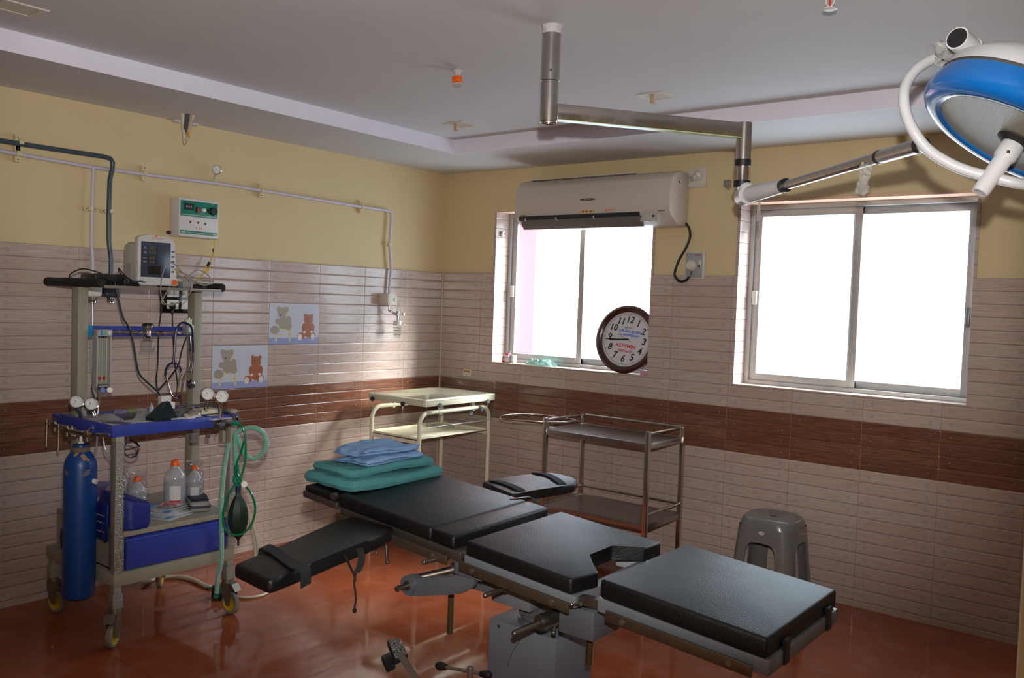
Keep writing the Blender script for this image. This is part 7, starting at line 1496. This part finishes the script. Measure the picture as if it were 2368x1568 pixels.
def pane(x0, x1, y0, y1, z0, z1, slots):
    b = MB(); b.box(x0, x1, y0, y1, z0, z1, bev=0.001); pn_ = b.build('acrylic_side', acrylic, r)
    e = clear('acrylic_edge', (250, 252, 250), 0.5, 0.05, body=0.35, bodycol=(214, 222, 218)); b = MB()
    w = 0.0012
    if x1 - x0 < y1 - y0: L4 = [(x1, y0, z0), (x1, y1, z0), (x1, y1, z1), (x1, y0, z1)]
    else: L4 = [(x0, y0, z0), (x1, y0, z0), (x1, y0, z1), (x0, y0, z1)]
    b.tube(L4, w, 4, closed=True)
    for s_ in slots:
        if x1 - x0 < y1 - y0: b.tube([(x1, s_ - 0.005, KZ - 0.03), (x1, s_ - 0.005, z0 + 0.045), (x1, s_, z0 + 0.040), (x1, s_ + 0.005, z0 + 0.045), (x1, s_ + 0.005, KZ - 0.03)], w, 4)
        else: b.tube([(s_ - 0.005, y0, KZ - 0.03), (s_ - 0.005, y0, z0 + 0.045), (s_, y0, z0 + 0.040), (s_ + 0.005, y0, z0 + 0.045), (s_ + 0.005, y0, KZ - 0.03)], w, 4)
    b.build('acrylic_edge', e, pn_)
pane(KX1 + 0.003, KX1 + 0.007, KY0 + 0.01, KY1 - 0.01, 0.735, 0.900, [q[1] for q in ks])
pane(KX0 + 0.01, KX1 - 0.02, KY0 - 0.007, KY0 - 0.003, 0.755, 0.898, [q[0] for q in kf])
pane(KX0 + 0.01, KX1 - 0.01, KY1 + 0.003, KY1 + 0.007, 0.72, 0.985, [])
# looped tubular legs
def hoop(y, nm):
    b = MB(); x0, x1 = KX0 + 0.03, KX1 - 0.035; zt2 = 0.820; rad = 0.055
    pts = [(x0, y, 0.04), (x0, y, zt2 - rad)] + [(x0 + rad - rad * math.cos(a * PI / 16), y, zt2 - rad + rad * math.sin(a * PI / 16)) for a in range(1, 9)] + [(x1 - rad + rad * math.sin(a * PI / 16), y, zt2 - rad + rad * math.cos(a * PI / 16)) for a in range(0, 8)] + [(x1, y, zt2 - rad), (x1, y, 0.04)]
    b.tube(pts, 0.0125, 12); return b.build('leg_hoop', crm, r)
def hoopx(x):
    b = MB(); y0, y1 = KY0 + 0.000, KY1 - 0.005; zt2 = 0.818; rad = 0.075
    pts = [(x, y0, 0.04), (x, y0, zt2 - rad)] + [(x, y0 + rad - rad * math.cos(a * PI / 16), zt2 - rad + rad * math.sin(a * PI / 16)) for a in range(1, 9)] + [(x, y1 - rad + rad * math.sin(a * PI / 16), zt2 - rad + rad * math.cos(a * PI / 16)) for a in range(0, 8)] + [(x, y1, zt2 - rad), (x, y1, 0.04)]
    b.tube(pts, 0.014, 12); return b.build('leg_hoop', crm, r)
h1 = hoopx(KX1 - 0.045); h2 = hoopx(KX0 + 0.035)
knob((KX1 - 0.030, -0.25277, 0.808), (1, 0, 0), knob_g)
b = MB()
for y in (-0.30, -0.62): b.box(KX1 - 0.060, KX1 - 0.040, y - 0.008, y + 0.008, 0.80, 0.868)
for y in (-0.30, -0.62): b.box(KX0 + 0.026, KX0 + 0.046, y - 0.008, y + 0.008, 0.80, 0.868)
b.build('tray_support', crm, r)
b = MB(); b.box(KX1 - 0.062, KX1 - 0.056, -0.320, -0.285, 0.770, 0.870); b.build('tilt_plate', silver, r)
b = MB(); lt = (KX0 + 0.02, KX1 - 0.062, KY0 + 0.005, KY1 - 0.005); b.box(*lt, 0.648, 0.652); b.box(lt[0], lt[1], lt[2], lt[2] + 0.003, 0.648, 0.664); b.box(lt[0], lt[1], lt[3] - 0.003, lt[3], 0.648, 0.664); b.box(lt[1] - 0.003, lt[1], lt[2], lt[3], 0.648, 0.664); b.box(lt[0], lt[0] + 0.003, lt[2], lt[3], 0.648, 0.664); b.build('lower_tray', crm, r)
for z in (0.636, 0.25):
    for ya in (KY0 - 0.008, KY1 - 0.013): b = MB(); b.box(KX0 + 0.035, KX1 - 0.045, ya, ya + 0.016, z - 0.010, z + 0.010); b.build('cross_bar', crm, r)
b = MB(); b.box(KX1 - 0.055, KX1 - 0.035, KY0, KY1 - 0.005, 0.245, 0.268); b.build('cross_bar', crm, r)
b = MB()
for x in (KX0 + 0.035, KX1 - 0.045):
    for y in (KY0, KY1 - 0.005):
        b = MB(); b.cyl((x, y, 0.0), (x, y, 0.042), 0.016, 0.014, n=16); b.build('foot', black, r)

# ------------------------------------------------------------- grey plastic stool
gp_ = mat('glossy_grey_plastic', (112, 111, 111), 0.28, coat=0.3, vary=0.05)
SCX, SCY = 2.622, -0.195
r = thing('plastic_stool', 'glossy dark grey plastic stool against the tiled wall behind the table', 'stool', (SCX, SCY, 0))
def rsq(hw, rad, z, n=6):
    out = []
    for cx, cy, a0 in ((hw - rad, hw - rad, 0), (-(hw - rad), hw - rad, PI / 2), (-(hw - rad), -(hw - rad), PI), (hw - rad, -(hw - rad), 1.5 * PI)):
        for i in range(n + 1): a = a0 + i * PI / 2 / n; out.append((cx + rad * math.cos(a), cy + rad * math.sin(a), z))
    return out
def loft(b, loops, cap=True):
    L_ = [[b.bm.verts.new((SCX + x, SCY + y, z)) for x, y, z in lp] for lp in loops]
    for A2, B2 in zip(L_, L_[1:]):
        for i in range(len(A2)): b.bm.faces.new((A2[i], A2[(i + 1) % len(A2)], B2[(i + 1) % len(A2)], B2[i]))
    if cap: b.bm.faces.new(L_[-1])
    return L_
ROT = 0.0
b = MB(); loft(b, [rsq(0.146, 0.075, 0.385), rsq(0.144, 0.085, 0.420), rsq(0.139, 0.095, 0.440), rsq(0.128, 0.095, 0.450), rsq(0.09, 0.08, 0.4515), rsq(0.06, 0.055, 0.446), rsq(0.018, 0.017, 0.444)]); b.build('seat', gp_, r)
def sq_pt(t, hw): return hw * t
def leg(sx, sy):
    b = MB()
    # outer shell of the leg corner: a quarter of the skirt that widens at the top into an arch
    def col(z, hw, rad, wid):
        pts = []; n = 6
        pts.append((hw - wid, hw)); 
        for i in range(n + 1): a = PI / 2 - i * PI / 2 / n; pts.append((hw - rad + rad * math.cos(a), hw - rad + rad * math.sin(a)))
        pts.append((hw, hw - wid)); return [(x, y, z) for x, y in pts]
    rows = []
    for z, wid in ((0.0, 0.086), (0.05, 0.080), (0.18, 0.074), (0.28, 0.074), (0.305, 0.079), (0.318, 0.088), (0.326, 0.102), (0.329, 0.150), (0.400, 0.1460)):
        hw = 0.182 - 0.036 * (z / 0.40); w_ = min(wid, hw) ; rows.append(col(z, hw, 0.06, w_))
    for off, flip in ((0.0, False), (0.006, True)):
        V = [[b.bm.verts.new((SCX + sx * (x - off), SCY + sy * (y - off), z)) for x, y, z in rw] for rw in rows]
        if off == 0: V0 = V
        for A2, B2 in zip(V, V[1:]):
            for i in range(len(A2) - 1): b.bm.faces.new((A2[i], A2[i + 1], B2[i + 1], B2[i]))
    for rw0, rw1, s0, s1 in zip(V0, V0[1:], V, V[1:]):
        for e_ in (0, -1): b.bm.faces.new((rw0[e_], rw1[e_], s1[e_], s0[e_]))
    b.build('leg', gp_, r)
    b = MB(); path = []
    for z, wid in ((0.02, 0.084), (0.18, 0.075), (0.28, 0.075), (0.305, 0.080), (0.318, 0.089), (0.326, 0.103), (0.329, 0.152)):
        hw = 0.182 - 0.036 * (z / 0.40); path.append((SCX + sx * (hw - min(wid, hw)), SCY + sy * (hw + 0.001), z))
    b.tube(path, 0.0035, 6); path = [(SCX + sx * (abs(p_[1] - SCY)), SCY + sy * (abs(p_[0] - SCX)), p_[2]) for p_ in path]; b.tube(path, 0.0035, 6); b.build('leg_rim', gp_, r)
for sx in (-1, 1):
    for sy in (-1, 1): leg(sx, sy)
st = Vector((SCX + 0.0, SCY - 0.1465, 0.378))
b = MB(); b.slab([(st.x + 0.020 * math.cos(t * PI / 12), st.z + 0.012 * math.sin(t * PI / 12)) for t in range(24)], 'y', st.y - 0.003, st.y - 0.001); bd_ = b.build('oval_badge', mat('badge_blue', (60, 100, 160), 0.3), r)
b = MB(); b.slab([(st.x + 0.017 * math.cos(t * PI / 12), st.z + 0.0095 * math.sin(t * PI / 12)) for t in range(24)], 'y', st.y - 0.0036, st.y - 0.003); b.build('badge_field', mat('badge_pale', (206, 204, 206), 0.4), bd_)
text('lettering', 'Lovely', 0.012, (st.x, st.y - 0.0038, st.z), (1, 0, 0), (0, 0, 1), red, bd_, 0.0003, shear=0.3)
b = MB(); b.slab([(SCX + 0.022 * math.cos(t * PI / 10), SCY + 0.009 * math.sin(t * PI / 10)) for t in range(20)], 'z', 0.4435, 0.4447); b.build('finger_hole', mat('hole_dark', (46, 46, 48), 0.5), r)
